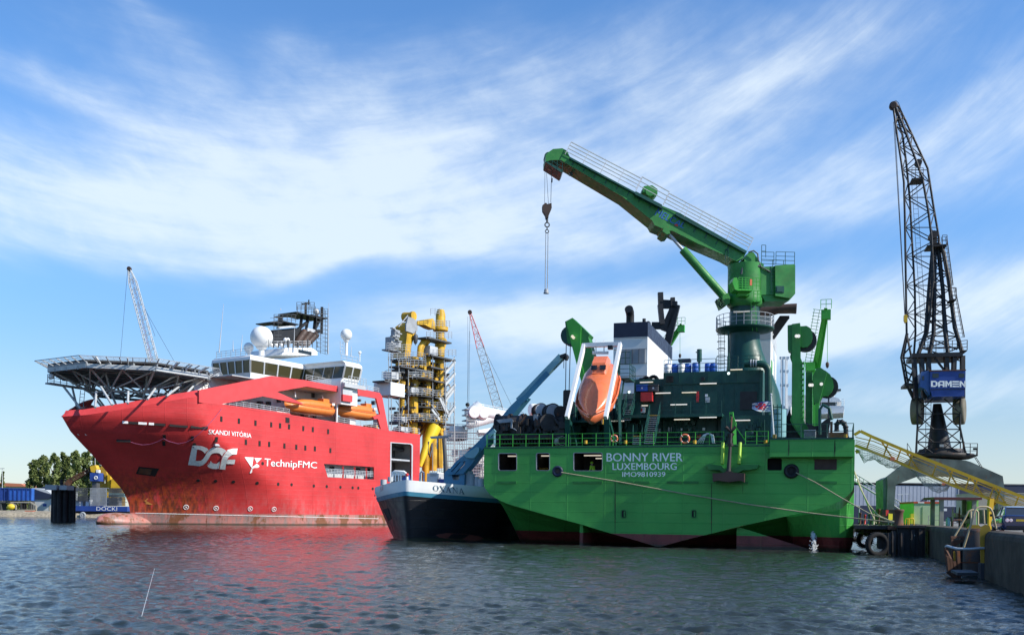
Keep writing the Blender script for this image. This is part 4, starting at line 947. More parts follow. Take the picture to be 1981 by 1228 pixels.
# ------------------------------------------------------------------ red construction vessel
R = Fr((-43.2, 146.0), (.541, .841)); HB = 13.5
def proj(p):
    a = p.x/p.y*F; b = (p.z-HC)/p.y*F
    return CX + a*_c + b*_s, HY - (-a*_s + b*_c)
def interp(x, pts):
    if x <= pts[0][0]: return pts[0][1]
    for (a, ya), (b, yb) in zip(pts, pts[1:]):
        if a <= x <= b: return ya + (yb-ya)*(x-a)/max(b-a, 1e-9)
    return pts[-1][1]
def z_line(p, line):
    z = 15.5
    for _ in range(6):
        x, y = proj(V((p.x, p.y, z))); q = ray(x, interp(x, line)); z = HC + q.z*p.y/1.0
    return z
rs = root('red_ship', 'red offshore construction ship with bow helideck, white bridge and yellow lay tower', 'ship', R.p(20, HB, 0))
STEM = sorted([(lambda q: (q[1], q[0]))(R.uz(x, y, HB)) for x, y in ((119.7, 805.6), (136.8, 835), (159.6, 860), (180, 881), (205, 910.5), (234.8, 944.7), (242.5, 958), (249, 974), (252.5, 995))])
STEM = [(-3, STEM[0][1]+1.2)] + STEM
KN = [(119.7, 805.6), (132, 804.5), (168.7, 802), (216.6, 795), (285, 783), (342, 772.5), (395, 764), (417, 777), (428, 783), (562, 803.5), (649, 818), (742, 831.5), (812, 839.5)]
TOPB = [(119.7, 804), (132, 793), (161, 792), (187, 787), (241.7, 779), (332.6, 762.7), (395, 752.3)]
def tstem(z): return interp(z, STEM)
def tfull(z): return interp(z, [(-3, 18.8), (1, 17.8), (6, 11.5), (10, 4.0), (13, -.8), (15.5, -3.5), (30, -4.5)])
def halfb(z, f): return HB*max(0, 1-f)**interp(z, [(0, 1.7), (8, 1.5), (16, 1.36)])
def plan(z, th):
    a, b = tstem(z), tfull(z); f = 1-cos(th); return a+(b-a)*f, halfb(z, f)
NB, NR = 34, 26
cols = []
for j in range(NB+1):
    th = pi/2*j/NB; t, s = plan(16.2, th); q = R.p(t, s, 0); zt = z_line(q, KN)
    t, s = plan(zt, th); zt = z_line(R.p(t, s, 0), KN); cols.append((('th', th), zt))
for i in range(1, 25):
    t = -3.6+22.6*i/25; cols.append((('t', t), z_line(R.p(t, 0, 0), KN)))
cols.append((("t", 19.02), z_line(R.p(19, 0, 0), KN)))
def colpt(c, z):
    kind, v = c
    if kind == 'th': t, s = plan(z, v)
    else:
        t = v
        # aft of the deck shoulder the lower body is still running in to the stem
        a, b = tstem(z), tfull(z)
        if t >= b: s = 0
        else:
            s = halfb(z, min(1, max(0, (t-a)/(b-a))))
    return t, s
rows_n = []; rows_f = []
# columns run along one fan: the bow part by angle with the top end, the rest by station
for c, zt in cols:
    a = []; b = []
    for r in range(NR+1):
        z = -2+(zt+2)*r/NR
        if c[0] == 'th':
            tt, ss = plan(zt, c[1]); f0 = (tt-tstem(zt))/(tfull(16.2)-tstem(zt))
            # keep stations from crossing: same fraction of the way from the stem to the shoulder
            t = tstem(z) + (-3.6-tstem(z))*(1-cos(c[1])); t, s = colpt(('t', t), z)
        else: t, s = colpt(c, z)
        a.append(R.p(t, s, z)); b.append(R.p(t, 2*HB-s, z))
    rows_n.append(a); rows_f.append(b)
mb = MB(); mb.loft(rows_n, closed=False, sm=True); mb.loft(rows_f, closed=False, sm=True)
RP = lambda x, y, s=0: R.px(x, y, s)
TOPAFT = [KN[-1], KN[-2], KN[-3]]
OPEN1 = [(626.5, 896.5), (723.5, 903), (723.5, 927), (634, 922.5)]
OPEN2 = [(757.5, 856.5), (794, 859), (796.5, 862), (796, 945), (756.5, 943)]
t19 = R.p(19, 0, 0)
zt19 = z_line(t19, KN); tE = R.uz(812, 900, 0)[0]; ztE = R.uz(812, 839.5, 0)[1]
outer = [R.p(19, 0, -2), R.p(tE, 0, -2), R.p(tE, 0, ztE), RP(742, 831.5), RP(649, 818), R.p(19, 0, zt19)]
mb.plate(outer, R.a*.3, [[RP(*q) for q in OPEN1], [RP(*q) for q in OPEN2]])
mb.fbox(R, tE-.3, tE, .3, 2*HB, -2, ztE); mb.fbox(R, 19, tE, 2*HB-.3, 2*HB, -2, ztE)
mb.fbox(R, tE-.05, 122, .2, 2*HB, -2, 7.6)
# bulbous bow
bc = RP(212, 1003, HB); tb = R.uz(248, 1000, HB)[0]
secs = []
for t, r, zc in ((-7.6, .12, .9), (-7.2, .75, .9), (-6.2, 1.35, .75), (-4.5, 1.75, .55), (-2.2, 1.9, .3), (.5, 1.8, -.1), (4, 1.2, -.9)):
    secs.append([R.p(tb+t+2.3, HB + r*1.15*cos(2*pi*j/18), zc-.45 + r*.95*sin(2*pi*j/18)) for j in range(18)])
mb.loft(secs, sm=True)
rhull = mb.build('hull', mRedHull, rs)
# bulwark band, leaning inboard so that it catches the light
bl = []
bf = []
for j in range(NB+1):
    th = pi/2*j/NB; t = tstem(15.5)+(-3.6-tstem(15.5))*(1-cos(th)); t, s = colpt(('t', t), cols[j][1]); lo_ = R.p(t, s, cols[j][1])
    t2 = t+.35*cos(th); s2 = min(s+.75*min(1, th*1.2)+.05, HB-.02) if th > .05 else HB; q = R.p(t2, s2, 0); hi_ = V((q.x, q.y, z_line(q, TOPB)))
    bl.append([lo_-V((0, 0, .05)), hi_, hi_+R.a*.12+R.e*.1-V((0, 0, .02)), lo_+R.a*.25]); m2 = lambda v_: R.p((v_-R.o).dot(R.e), 2*HB-(v_-R.o).dot(R.a), v_.z)
    bf.append([m2(q_) for q_ in bl[-1]])
m_ = MB(); m_.loft(bl, closed=True); m_.loft(bf, closed=True); m_.build('bulwark', mRedB, rs)
# fore deck and the grey inside
m_ = MB()
dk = [R.p(*colpt(('t', tstem(15)+.8+(-3.6-tstem(15))*(1-cos(pi/2*j/16))), 14.6), 14.55)+R.a*.05 for j in range(17)]
m_.plate(dk+[R.p(8, .2, 14.55), R.p(8, 2*HB-.2, 14.55)]+[R.p((q-R.o).dot(R.e), 2*HB-(q-R.o).dot(R.a), 14.55) for q in reversed(dk)], (0, 0, .1))
m_.build('deck', mDeckG, rs)
m_ = MB(); m_.fbox(R, -2.5, 3, 5, 22, 14.6, 18.2); m_.fbox(R, -11, -6, 10, 17, 14.6, 16.6); m_.build('forecastle_house', mOffW, rs)
# upper side with the boat recess
UPO = [(385, 754.6), (460, 739.8), (524.6, 727), (591, 735), (641, 744.7), (700.6, 752.5), (734.8, 759.4), (739.5, 767), (752, 832.6), (742, 831.6), (649, 818.2), (562, 803.8), (428, 783.2), (385, 778)]
UPH = [(428.5, 781.5), (509, 766.3), (585, 782), (585, 779.5), (536, 757.5), (592.8, 747.4), (728, 770.4), (735.5, 800.5), (722, 806), (724, 811), (731, 810), (737, 829.5), (650, 816.2), (562, 802), (562, 799.6)]
m_ = MB(); m_.plate([RP(x, y, -.03) for x, y in UPO], R.a*.35, [[RP(x, y, -.03) for x, y in UPH]])
up_ = m_.build('upper_side', mRedB, rs)
m_ = MB(); u0 = R.uz(700, 757, 0)[0]
u1, za = R.uz(400, 750, 5.5); u2, zbk = R.uz(735, 820, 5.5)
m_.fbox(R, -1, 30, 5.2, 5.5, 12, R.uz(560, 742, 5.2)[1]-.4); rw = m_.build('recess_wall', mWhite, rs)
m_ = MB(); m_.fbox(R, -1, tE-1, .35, 5.2, 11.8, 12.1); m_.fbox(R, 2, 31, .35, 5.2, R.uz(560, 741, .4)[1]-.25, R.uz(560, 741, .4)[1]-.1); m_.build('boat_deck', mOffW, rs)
m_ = MB(); m_.fbox(R, 29.5, 31, 1.5, 5.2, 12, 19); m_.build('recess_wall', mWhite, rs)
m_ = MB()
for xa, ya, xb, yb, h in ((430, 782.5, 560, 802, .9), (655, 818, 738, 830.5, 1), (592, 735.2, 640, 744.5, .9), (700, 752.5, 733, 759, .8), (742, 831.6, 811, 839.4, 1)): m_ = MB(); m_.rail([RP(xa, ya, .25), RP(xb, yb, .25)], h, 1.4, 3, .04); m_.build('rail', mOffW, rs)
m_ = MB(); m_.tube([RP(652.5, 756, .3), RP(651, 827, .3)], .17, 8); m_.build('boat_fall_post', mWhite, rs)
m_ = MB(); rr = random.Random(11)
for k in range(30):
    x = rr.uniform(470, 735); y = rr.uniform(752, 765)+max(0, (x-593))*.13+(18 if x < 540 else rr.choice((0, 22, 34))); u, z = R.uz(x, y, 4.6)
    if x > 575 or y > 778-(x-500)*.1: m_.fbox(R, u-.15, u+rr.uniform(.1, .5), 4.4, 5.2, z-.25, z+rr.uniform(.1, .5))
for x, y in ((604, 764), (583, 800), (607, 803), (565, 785), (500, 785)): m_.pbox(R, x, y-5, x+5, y+5, 5.0, 5.2)
m_.build('deck_fitting', mDGrey, rs)
m_ = MB()
for x, y in ((562, 752), (572, 752), (590, 757), (616, 763), (644, 770), (549, 776), (470, 775), (482, 779), (522, 782)): m_ = MB(); m_.sphere(RP(x, y, 4.9), .22, 8); m_.build('deck_light', mOffW, rs)
m_ = MB(); m_.pbox(R, 733, 803, 741, 826, 3.4, 4.8); m_.build('locker', mOffW, rs); m_ = MB(); m_.pbox(R, 715, 822, 731, 829, 2, 3.5); m_.build('winch_drum', mYelD, rs)
# mooring deck and stores openings
def room(poly, dep, mat_, name):
    us_ = [R.uz(x, y, .3) for x, y in poly]; u0 = min(q[0] for q in us_)-.6; u1 = max(q[0] for q in us_)+.6; z0 = min(q[1] for q in us_)-.1; z1 = max(q[1] for q in us_)+.3
    m_ = MB(); m_.fbox(R, u0, u1, dep, dep+.1, z0, z1); m_.fbox(R, u0, u1, .32, dep, z0-.1, z0); m_.fbox(R, u0, u1, .32, dep, z1, z1+.1); m_.fbox(R, u0-.1, u0, .32, dep, z0, z1); m_.fbox(R, u1, u1+.1, .32, dep, z0, z1); return m_.build(name, mat_, rs)
r1 = room(OPEN1, 2.0, mOffW, 'mooring_opening'); r2 = room(OPEN2, 5, mInner, 'stores_opening')
m_ = MB()
for x in (663.5, 686, 708.5): m_ = MB(); m_.bar(RP(x, 899+(x-626)*.07, .25), RP(x, 925+(x-663)*.02, .25), .25, .2); m_.build('opening_pillar', mRed, r1)
m_ = MB(); a = RP(630, 912, .2); b = RP(722, 917.5, .2); m_.rail([a-V((0, 0, .5)), b-V((0, 0, .5))], 1.0, .7, 4, .05); m_.build('rail', mOffW, r1)
m_ = MB()
for x in (643, 694, 716): m_ = MB(); m_.pbox(R, x-4, 901+(x-626)*.07, x+4, 909+(x-626)*.07, 1.8, 2.0); m_.build('doorway', mHole, r1)
m_ = MB()
for k in range(7): m_.tube([RP(762+k*5, 862, 4.9), RP(762+k*5, 944, 4.9)], .1, 5)
m_.tube([RP(757, 866, 3), RP(796, 872, 3)], .4, 8); m_.ladder(RP(781, 880, 4.6), RP(781, 940, 4.6), R.e, .7, .5, .06); m_.build('bulkhead_fitting', mDGrey, r2)
m_ = MB(); m_.plate([RP(x, y, -.05) for x, y in [(755.5, 854.5), (796, 857.5), (799, 861), (798, 946.5), (754.5, 944.5)]], R.a*.06, [[RP(x, y, -.05) for x, y in OPEN2]]); m_.build('opening_frame', mOffW, r2)
# windows, portholes, fairlead slots: one mesh each, set on the plating where it is
rb = bvh_of(rhull, up_)
def on_hull(x, y, hw, hh, mat_, name, round_=False, off=.03, par=None, dep=.05):
    c, n = hit(rb, x, y)
    if c is None: return None
    if n.dot(CAMP-c) < 0: n = -n
    t = UP.cross(n).normalized(); v = n.cross(t); m_ = MB(); c = c + n*off
    if round_: m_.lathe(c-n*dep, n, [(0, hw), (dep, hw)], 14)
    else: m_.obox(c, (t, v, n), (hw, hh, dep/2))
    return m_.build(name, mat_, par or rs)
for x, y in ((428, 810), (462, 814), (494, 818), (524.5, 821), (541.7, 823), (559, 825), (586.5, 828.5), (605, 830.5), (634.5, 834.5), (418.5, 850), (475.5, 855), (502, 857.5), (520.5, 859), (550, 862), (573, 864.5), (590.5, 866), (609, 867.5), (639, 871), (372, 847.5), (376, 861), (318, 845), (317, 857)):
    w_ = on_hull(x, y, .21, .40, mHole, 'window')
for x, y in ((383.5, 929), (417, 930), (451.5, 931.5), (497.5, 934), (538, 936), (564, 937), (607, 939.5), (632, 940.5), (658.5, 942), (682, 943), (693, 943.5), (721, 945), (508, 896), (532, 897.5), (563.5, 898), (587.5, 901)):
    on_hull(x, y, .27, .27, mHole, 'porthole', True)
for x, y in ((725, 958),): on_hull(x, y, .15, .15, mHole, 'porthole', True)
for x0, x1, y0, y1 in ((237, 248, 816, 816.5), (249, 267, 817, 818), (268, 284, 818, 818.8), (288, 298, 819, 819.5), (299, 320, 820, 821.5), (328, 363, 822, 825), (369, 402, 825, 827.5)):
    hi_ = x0 < 240 or 267 < x0 < 270 or 287 < x0 < 289; c0 = on_surface(rb, x0, y0, .05); c1 = on_surface(rb, x1, y1, .05); m_ = MB(); m_.bar(c0, c1, .10, .34); m_.build('slot_opening', mTextW if hi_ else mHole, rs)
c0 = on_surface(rb, 225.5, 851, .06); c1 = on_surface(rb, 253, 852, .06); m_ = MB(); m_.bar(c0, c1, .1, .42); m_.build('slot_opening', mHole, rs)
on_hull(544.5+11.5, 812.5, .42, .42, mHole, 'fairlead')
# anchor pocket with the anchor stowed in it
m_ = MB(); q = [on_surface(rb, x, y, .05) for x, y in ((269, 902), (308, 905.5), (300, 921), (263, 916))]; m_.plate(q, R.a*.05); ap = m_.build('anchor_pocket', mHole, rs)
q = [on_surface(rb, x, y, .12) for x, y in ((271, 904), (294, 906.5), (291, 917), (268, 914))]; m_ = MB(); m_.plate(q, R.a*.05); m_.build('anchor_fluke', mRust, ap)
for x in (150, 164.5):
    m_ = MB(); q = [on_surface(rb, x+a, 838+b, .05) for a, b in ((0, 0), (3.5, 3), (5, 3.5), (1, 3))]; m_.plate(q, R.a*.03); m_.build('draught_mark', mTextW, rs)
# writing on the side, laid on the plating
def hull_text(s, q, mat_, bold=.0, bv=rb, par=None, off=.06, sub=1, name='lettering', shear=0):
    uv, fs = text_verts(s, bold, 3, sub, shear); m_ = MB(); n_ = len(uv)//2; m_.add([on_surface(bv, *quadmap(c, q), off+(.012 if bold and i >= n_ else 0)) for i, c in enumerate(uv)], fs); return m_.build(name, mat_, par or rs)
def hull_poly(polys, mat_, bv=rb, par=None, off=.06, name='logo'):
    m_ = MB()
    for p in polys:
        pts = [on_surface(bv, x, y, off) for x, y in p]; tr = geometry.tessellate_polygon([[V((x, -y, 0)) for x, y in p]]); m_.add(pts, [tuple(t) for t in tr])
    return m_.build(name, mat_, par or rs)
hull_text('SKANDI', ((403, 839), (443, 842.3), (443.4, 833.3), (403.6, 830)), mTextW, .02)
hull_text('VIT\u00d3RIA', ((447, 842.8), (485.6, 846.6), (486, 836), (447.4, 831.3)), mTextW, .02)
hull_text('TechnipFMC', ((511, 905.8), (612, 909.2), (613, 893.5), (511.5, 886)), mTextW, .012)
lz = lambda pts: [(355+x/7.075, 820+y/7.075) for x, y in pts]
def arc(cx, cy, rx, ry, a0, a1, n=14): return [(cx+rx*cos(radians(a0+(a1-a0)*i/n)), cy+ry*sin(radians(a0+(a1-a0)*i/n))) for i in range(n+1)]
def band(outer, inner): return [[outer[i], outer[i+1], inner[i+1], inner[i]] for i in range(len(outer)-1)]
D_ = [lz(p) for p in ([(120, 290), (185, 288), (200, 335), (185, 350), (165, 500), (200, 500), (215, 570), (62, 555)],)] + \
     [lz(p) for p in band([(185, 288), (260, 300), (320, 325), (348, 352)], [(190, 340), (235, 350), (270, 372), (295, 405)])] + \
     [lz(p) for p in band([(215, 572), (270, 555), (310, 520), (345, 470), (365, 430), (385, 405), (420, 392), (470, 392)], [(200, 500), (240, 495), (270, 470), (300, 425), (325, 375), (360, 340), (410, 315), (470, 313)])]
C_ = [lz(p) for p in band([(470, 313), (520, 322), (555, 340), (582, 365)], [(470, 392), (495, 400), (515, 418), (532, 448)])] + \
     [lz(p) for p in band([(318, 560), (345, 590), (385, 605), (440, 610), (488, 605)], [(370, 495), (385, 520), (410, 535), (450, 540), (500, 505)])]
F_ = [lz(p) for p in ([(490, 612), (512, 480), (520, 465), (600, 480), (590, 540), (580, 545), (572, 620)], [(607, 482), (708, 482), (695, 545), (582, 540)])] + \
     [lz(p) for p in band([(512, 480), (525, 430), (555, 385), (600, 350), (660, 335), (737, 333)], [(598, 482), (612, 455), (640, 430), (670, 415), (700, 412), (725, 412)])]
hull_poly(D_+C_+F_, mTextW)
def strip(pts, w): return [lz([(a[0]-w, a[1]), (a[0]+w, a[1]), (b[0]+w, b[1]), (b[0]-w, b[1])]) for a, b in zip(pts, pts[1:])]
hull_poly(strip([(590, 362), (560, 392), (532, 440), (515, 480), (500, 550), (488, 615)], 6)+strip([(352, 345), (322, 372), (300, 400)], 6)+strip([(372, 480), (355, 525), (322, 565)], 6), mRed, off=.09)
hull_poly([lz(p) for p in ([(832, 450), (955, 455), (935, 590), (925, 590)], [(965, 462), (1070, 466), (1000, 532), (985, 500)], [(935, 590), (1000, 540), (1035, 570), (1030, 585), (915, 672), (905, 665)])], mTextW)
for x, y in ((360, 980.5), (418, 982.5), (484, 983.5), (530, 984.5)):
    c, n = hit(rb, x, y)
    if n.dot(CAMP-c) < 0: n = -n
    m_ = MB(); m_.torus(c+n*.04, n, .36, .05, 18, 5); t_ = UP.cross(n).normalized(); m_.bar(c+n*.04-t_*.22+UP*.22, c+n*.04+t_*.22-UP*.22, .07, .05); m_.bar(c+n*.04+t_*.12+UP*.12, c+n*.04-t_*.12-UP*.12, .05, .05); m_.build('thruster_mark', mTextW, rs)
m_ = MB(); pts = [on_surface(rb, x, 992.5+(x-300)*.0235, .02) for x in range(262, 740, 10)]; m_.tube(pts, .045, 4); m_.build('load_line', mTextW, rs)
hull_poly([[(279, 968), (286, 962.5), (287, 964), (283, 968), (295, 974.5), (294, 976), (280, 974), (283, 972)]], plain('scraped paint', (.55, .22, .05), .8), name='scrape')
m_ = MB(); cur = [(252, 853), (262, 856.5), (275, 859), (290, 858), (305, 853), (317, 847), (326, 852), (345, 857), (360, 854), (372, 848), (385, 838), (400, 824), (415, 807), (428, 790)]; m_.tube([on_surface(rb, x, y, .12) for x, y in cur], .05, 4); m_.build('heaving_line', mPurple, rs)
# ---------------- bridge
SB = 8.0
tA = R.uz(484, 710, SB)[0]; zRf = R.uz(484, 685, SB)[1]; zWt = R.uz(484, 695.5, SB)[1]; zWb = R.uz(484, 719, SB)[1]; zLo = R.uz(484, 742, SB)[1]
def solve_s(px_, t, z):
    lo_, hi_ = -5., 60.
    for _ in range(40):
        mid = (lo_+hi_)/2; x, y = proj(R.p(t, mid, z))
        if x > px_: lo_ = mid
        else: hi_ = mid
    return mid
sFar = solve_s(410, tA, zWt); tB = R.uz(590, 712, SB)[0]; tC = R.uz(668, 712, -1.2)[0]; tD = R.uz(700, 712, -1.2)[0]
BP = [(tA, sFar), (tA, SB), (tB, SB), (tC, -1.2), (tD, -1.2), (tD, sFar)]
def ring(off, z):
    c = (sum(q[0] for q in BP)/6, sum(q[1] for q in BP)/6); return [R.p(t+(off if t < c[0] else -off), s+(off if s < c[1] else -off), z) for t, s in BP]
m_ = MB(); m_.loft([ring(.5, zLo-2.5), ring(.5, zWb-.6), ring(.30, zWb)]); br = m_.build('bridge', mWhite, rs)
m_ = MB(); m_.loft([ring(0, zWt), ring(-.05, zWt+.1), ring(0, zRf-.35), ring(.35, zRf)]); m_.build('bridge_roof', mWhite, br)
m_ = MB(); m_.loft([ring(.36, zWb-.02), ring(.08, zWt+.02)]); m_.build('window', mGlassB, br)
lo_, hi_ = ring(.28, zWb), ring(-.0, zWt)
for i, n in ((0, 5), (1, 4), (2, 4), (3, 2)):
    for k in range(n+1): m_ = MB(); m_.bar(lo_[i].lerp(lo_[i+1], k/n), hi_[i].lerp(hi_[i+1], k/n), .26 if k in (0, n) else .17, .16); m_.build('mullion', mWhite, br)
m_ = MB(); m_.fbox(R, tC-.5, tD+.6, -1.6, -1.2, zWb-1.6, zWb-.9); m_.fbox(R, tC-.4, tC+2.0, -1.1, 1.0, zLo-.9, zWb-.7); m_.build('wing_sponson', mOffW, br)
m_ = MB(); m_.fbox(R, tC-.4, tC+2.0, -1.12, .2, zLo-2.0, zLo-.9); m_.build('wing_bracket', mRedB, br)
m_ = MB(); m_.rail([R.p(tC+.3, -1.7, zWb-.9), R.p(tD+.6, -1.7, zWb-.9)], 1.2, .8, 3, .04); m_.rail(ring(.5, zRf)[:1]+ring(.5, zRf)[1:2], 1.1, 1.2, 3, .04); m_.rail([ring(.5, zRf)[3], ring(.5, zRf)[4]], 1.1, 1.2, 2, .04); m_.build('rail', mOffW, br)
m_ = MB(); m_.ext(R, [(545, 686), (552, 672.4), (603, 672.4), (614, 680), (614, 687)], SB+1, SB+10); m_.build('upper_house', mWhite, br)
m_ = MB(); m_.pbox(R, 578, 678, 603, 684, SB+.9, SB+1.1); m_.build('window', mGlass, br)
m_ = MB(); m_.rail([RP(520, 674, SB+1), RP(600, 673, SB+1)], 1.2, 1, 3, .05); m_.build('rail', mOffW, br)
m_ = MB(); m_.pbox(R, 422, 733, 434, 743, SB+4, SB+4.3); m_.build('searchlight_box', mYelD, br)
def radome(x, y, rpx, yb, s):
    c = RP(x, y, s); r = rpx*c.y/F; m_ = MB(); m_.sphere(c, r, 24, lo=-1.1); m_.lathe(c-V((0, 0, r*.93)), -UP, [(0, r*.5), (.3, r*.36)], 16); m_.cyl(RP(x, yb, s), UP, r*.25, (yb-y-rpx*.8)*c.y/F, 10); m_.build('radome', mWhite, br)
radome(506, 652.5, 21.5, 688, SB+2); radome(481, 672, 9.5, 688, SB+5); radome(670, 647.5, 11.2, 688, 2); radome(612.5, 603.5, 6, 612, HB); radome(696, 682, 3.2, 700, 0)
m_ = MB(); m_.ladder(RP(661, 660, 2.4), RP(661, 686, 2.4), R.e, .7, .5, .05); m_.build('ladder', mOffW, br)
m_ = MB()
for x0, y0, x1, y1 in ((424, 682, 432.5, 588), (466, 680, 469, 648), (451, 680, 451, 658), (635, 685, 636, 586), (568.5, 672, 570, 632), (679, 690, 680, 670), (543, 600, 543, 596)): m_ = MB(); m_.tube([RP(x0, y0, SB+2), RP(x1, y1, SB+2)], [.09, .03], 5); m_.build('whip_aerial', mOffW, br)
# ---------------- mast and exhaust cluster, scaffolded
SM = 12
m_ = MB(); m_.ext(R, [(527, 645), (538, 637), (572, 634), (580, 638), (600, 637), (621, 637), (621, 644), (603, 645), (592, 651), (575, 660), (560, 666), (530, 668)], SM, SM+3); mast = m_.build('mast', mBlack, rs)
m_ = MB()
for x0, y0, x1, y1 in ((572, 667, 590, 641), (583, 667, 601, 645), (592, 667, 612, 647)): m_ = MB(); m_.tube([RP(x0, y0, SM-.4), RP(x1, y1, SM-.4)], .62, 12); m_.build('exhaust_pipe', mSoot, mast)
m_ = MB(); m_.ext(R, [(539, 632), (572, 629), (572, 632.5), (539, 635.5)], SM-.6, SM); m_.pbox(R, 595, 636, 610, 642, SM-.5, SM); m_.build('radar_scanner', mOffW, mast)
m_ = MB()
for x0, x1, y in ((530, 546, 624), (573, 610, 608), (603, 634, 612.5), (566, 574, 609), (545, 578, 624)): m_.pbox(R, x0, y-.9, x1, y+.9, SM-1, SM+3.5)
m_.bar(RP(591.5, 612, SM+1), RP(591.5, 585, SM+1), .35, .35); m_.bar(RP(585, 588, SM+1), RP(598, 586.5, SM+1), .25, .25); m_.bar(RP(597, 590, SM+1), RP(597.5, 580, SM+1), .2, .2); m_.bar(RP(543, 624, SM), RP(542, 612, SM), .6, .6)
for x0, y0, x1, y1 in ((580, 640, 584, 612), (592, 640, 596, 612), (607, 642, 610, 613), (622, 645, 623, 594), (572, 640, 596, 622), (607, 640, 620, 614)): m_.bar(RP(x0, y0, SM+.5), RP(x1, y1, SM+.5), .45, .45)
m_.build('mast_platform', mBlack, mast)
m_ = MB()
for x0, x1, y in ((530, 572, 624), (575, 610, 608), (606, 634, 612), (574, 608, 600)): m_.rail([RP(x0, y, SM-1), RP(x1, y, SM-1)], 1.4, 1.0, 3, .05)
for x in (612, 620, 629, 633.5): m_.tube([RP(x, 684, SM-1), RP(x+.6, 600, SM-1)], .055, 4)
for y in range(606, 684, 8): m_.tube([RP(612, y, SM-1), RP(634, y+.5, SM-1)], .05, 4); m_.tube([RP(612 if y % 16 else 633, y, SM-1), RP(633 if y % 16 else 612, y+8, SM-1)], .035, 4)
for x in (530, 538): m_.tube([RP(x, 655, SM-1), RP(x, 612, SM-1)], .055, 4)
for y in (612, 620, 628, 636, 645, 652): m_.tube([RP(523, y+3, SM-1), RP(545, y+3, SM-1)], .045, 4)
m_.build('scaffold', mDGrey, mast)
m_ = MB()
for k in range(11): x = 520+k*9.4; m_.tube([RP(x, 672, SM-4), RP(x+rr.uniform(-1, 1), 660+rr.uniform(-4, 4), SM-4)], rr.choice((.06, .12, .2)), 6)
m_.build('roof_fitting', mDGrey, br)
m_ = MB()
for x in (552, 557, 526, 535, 545): m_ = MB(); m_.sphere(RP(x, 657 if x > 550 else 668, SM-3), .35, 10); m_.build('roof_aerial', mWhite, br)
# ---------------- helideck
HC_ = R.p(-5.4, HB, 0); zH = 23.1; RAD = 12.0
ang = [pi/8+k*pi/4 for k in range(8)]
def oc(r, z): return [HC_+(R.e*cos(a)+R.a*sin(a))*r+V((0, 0, z)) for a in ang]
m_ = MB(); m_.loft([oc(RAD, zH-.28), oc(RAD, zH)]); hd = m_.build('helideck', mDGrey, rs)
m_ = MB()
for k in range(-5, 6):
    x = k*2.2; L = min(RAD*.93, RAD*1.30-abs(x))
    m_.bar(HC_+R.e*x-R.a*L+V((0, 0, zH-.55)), HC_+R.e*x+R.a*L+V((0, 0, zH-.55)), .25, .55)
for k in range(-4, 5):
    x = k*2.7; L = min(RAD*.93, RAD*1.30-abs(x)); m_.bar(HC_-R.e*L+R.a*x+V((0, 0, zH-1.05)), HC_+R.e*L+R.a*x+V((0, 0, zH-1.05)), .3, .5)
m_.build('deck_girder', mGrey, hd)
m_ = MB(); o1 = oc(RAD*.99, zH-.9)
for i in range(8): m_.bar(o1[i], o1[(i+1) % 8], .35, .6)
m_.build('edge_girder', mGalv, hd)
m_ = MB(); a_, b_ = oc(RAD+.1, zH-.1), oc(RAD+1.75, zH+.25)
for i in range(8):
    j = (i+1) % 8; m_.tube([b_[i], b_[j]], .06, 4); m_.tube([a_[i].lerp(b_[i], .5), a_[j].lerp(b_[j], .5)], .03, 4)
    for k in range(6): t = k/6; m_.bar(a_[i].lerp(a_[j], t)-V((0, 0, .3)), b_[i].lerp(b_[j], t), .10, .14)
m_.build('net_frame', mGrey, hd)
me_pts = []; m_ = MB()
for i in range(8):
    j = (i+1) % 8
    for k in range(1, 8):
        m_.tube([a_[i].lerp(b_[i], k/8), a_[j].lerp(b_[j], k/8)], .012, 3, 0, False, False)
    for k in range(12):
        t = k/12; m_.tube([a_[i].lerp(a_[j], t), b_[i].lerp(b_[j], t)], .012, 3, 0, False, False)
m_.build('safety_net', mOffW, hd)
m_ = MB()
for i, t in ((5, .3), (5, .55), (5, .8), (4, .2), (4, .6), (6, .4), (6, .8), (7, .3)):
    j = (i+1) % 8; p_ = a_[i].lerp(a_[j], t); m_.bar(p_-V((0, 0, .4)), p_.lerp(b_[i].lerp(b_[j], t), .9), .16, .22)
m_.build('floodlight', mWhite, hd)
TB = 19.4; m_ = MB()
top8 = oc(RAD*.62, zH-1.2); bot = oc(RAD*.52, TB); topo = oc(RAD*.93, zH-1.1)
for i in range(8):
    j = (i+1) % 8
    m_.tube([bot[i], bot[j]], .17, 6); m_.tube([bot[i], top8[i]], .15, 6); m_.tube([bot[i], topo[i]], .17, 6); m_.tube([bot[i], top8[j]], .13, 6); m_.tube([bot[i], topo[j]], .13, 6); m_.tube([top8[i], top8[j]], .13, 6)
    mid = topo[i].lerp(topo[j], .5); m_.tube([bot[i], mid], .14, 6); m_.tube([bot[j], mid], .14, 6)
for i in range(4): m_.tube([bot[i], bot[(i+4) % 8]], .12, 6); m_.tube([bot[i], bot[(i+2) % 8]], .1, 6)
m_.build('support_truss', mGalv, hd)
m_ = MB()
for px_, py_, s_, pb, yb, sb in ((121, 745, 18, 156, 790, 14), (186, 758, 9, 184, 788, 6), (195, 748, 8, 217, 783, 5), (248, 757, 5, 247, 780, 3), (300, 752, 5, 285, 772, 2.2), (350, 745, 5, 322, 766, 2), (384, 735, 6, 362, 760, 2), (140, 750, 22, 150, 792, 20)):
    m_.tube([R.px(px_, py_, s_), R.px(pb, yb, sb)], .17, 7)
c0 = HC_+V((0, 0, 14.6))
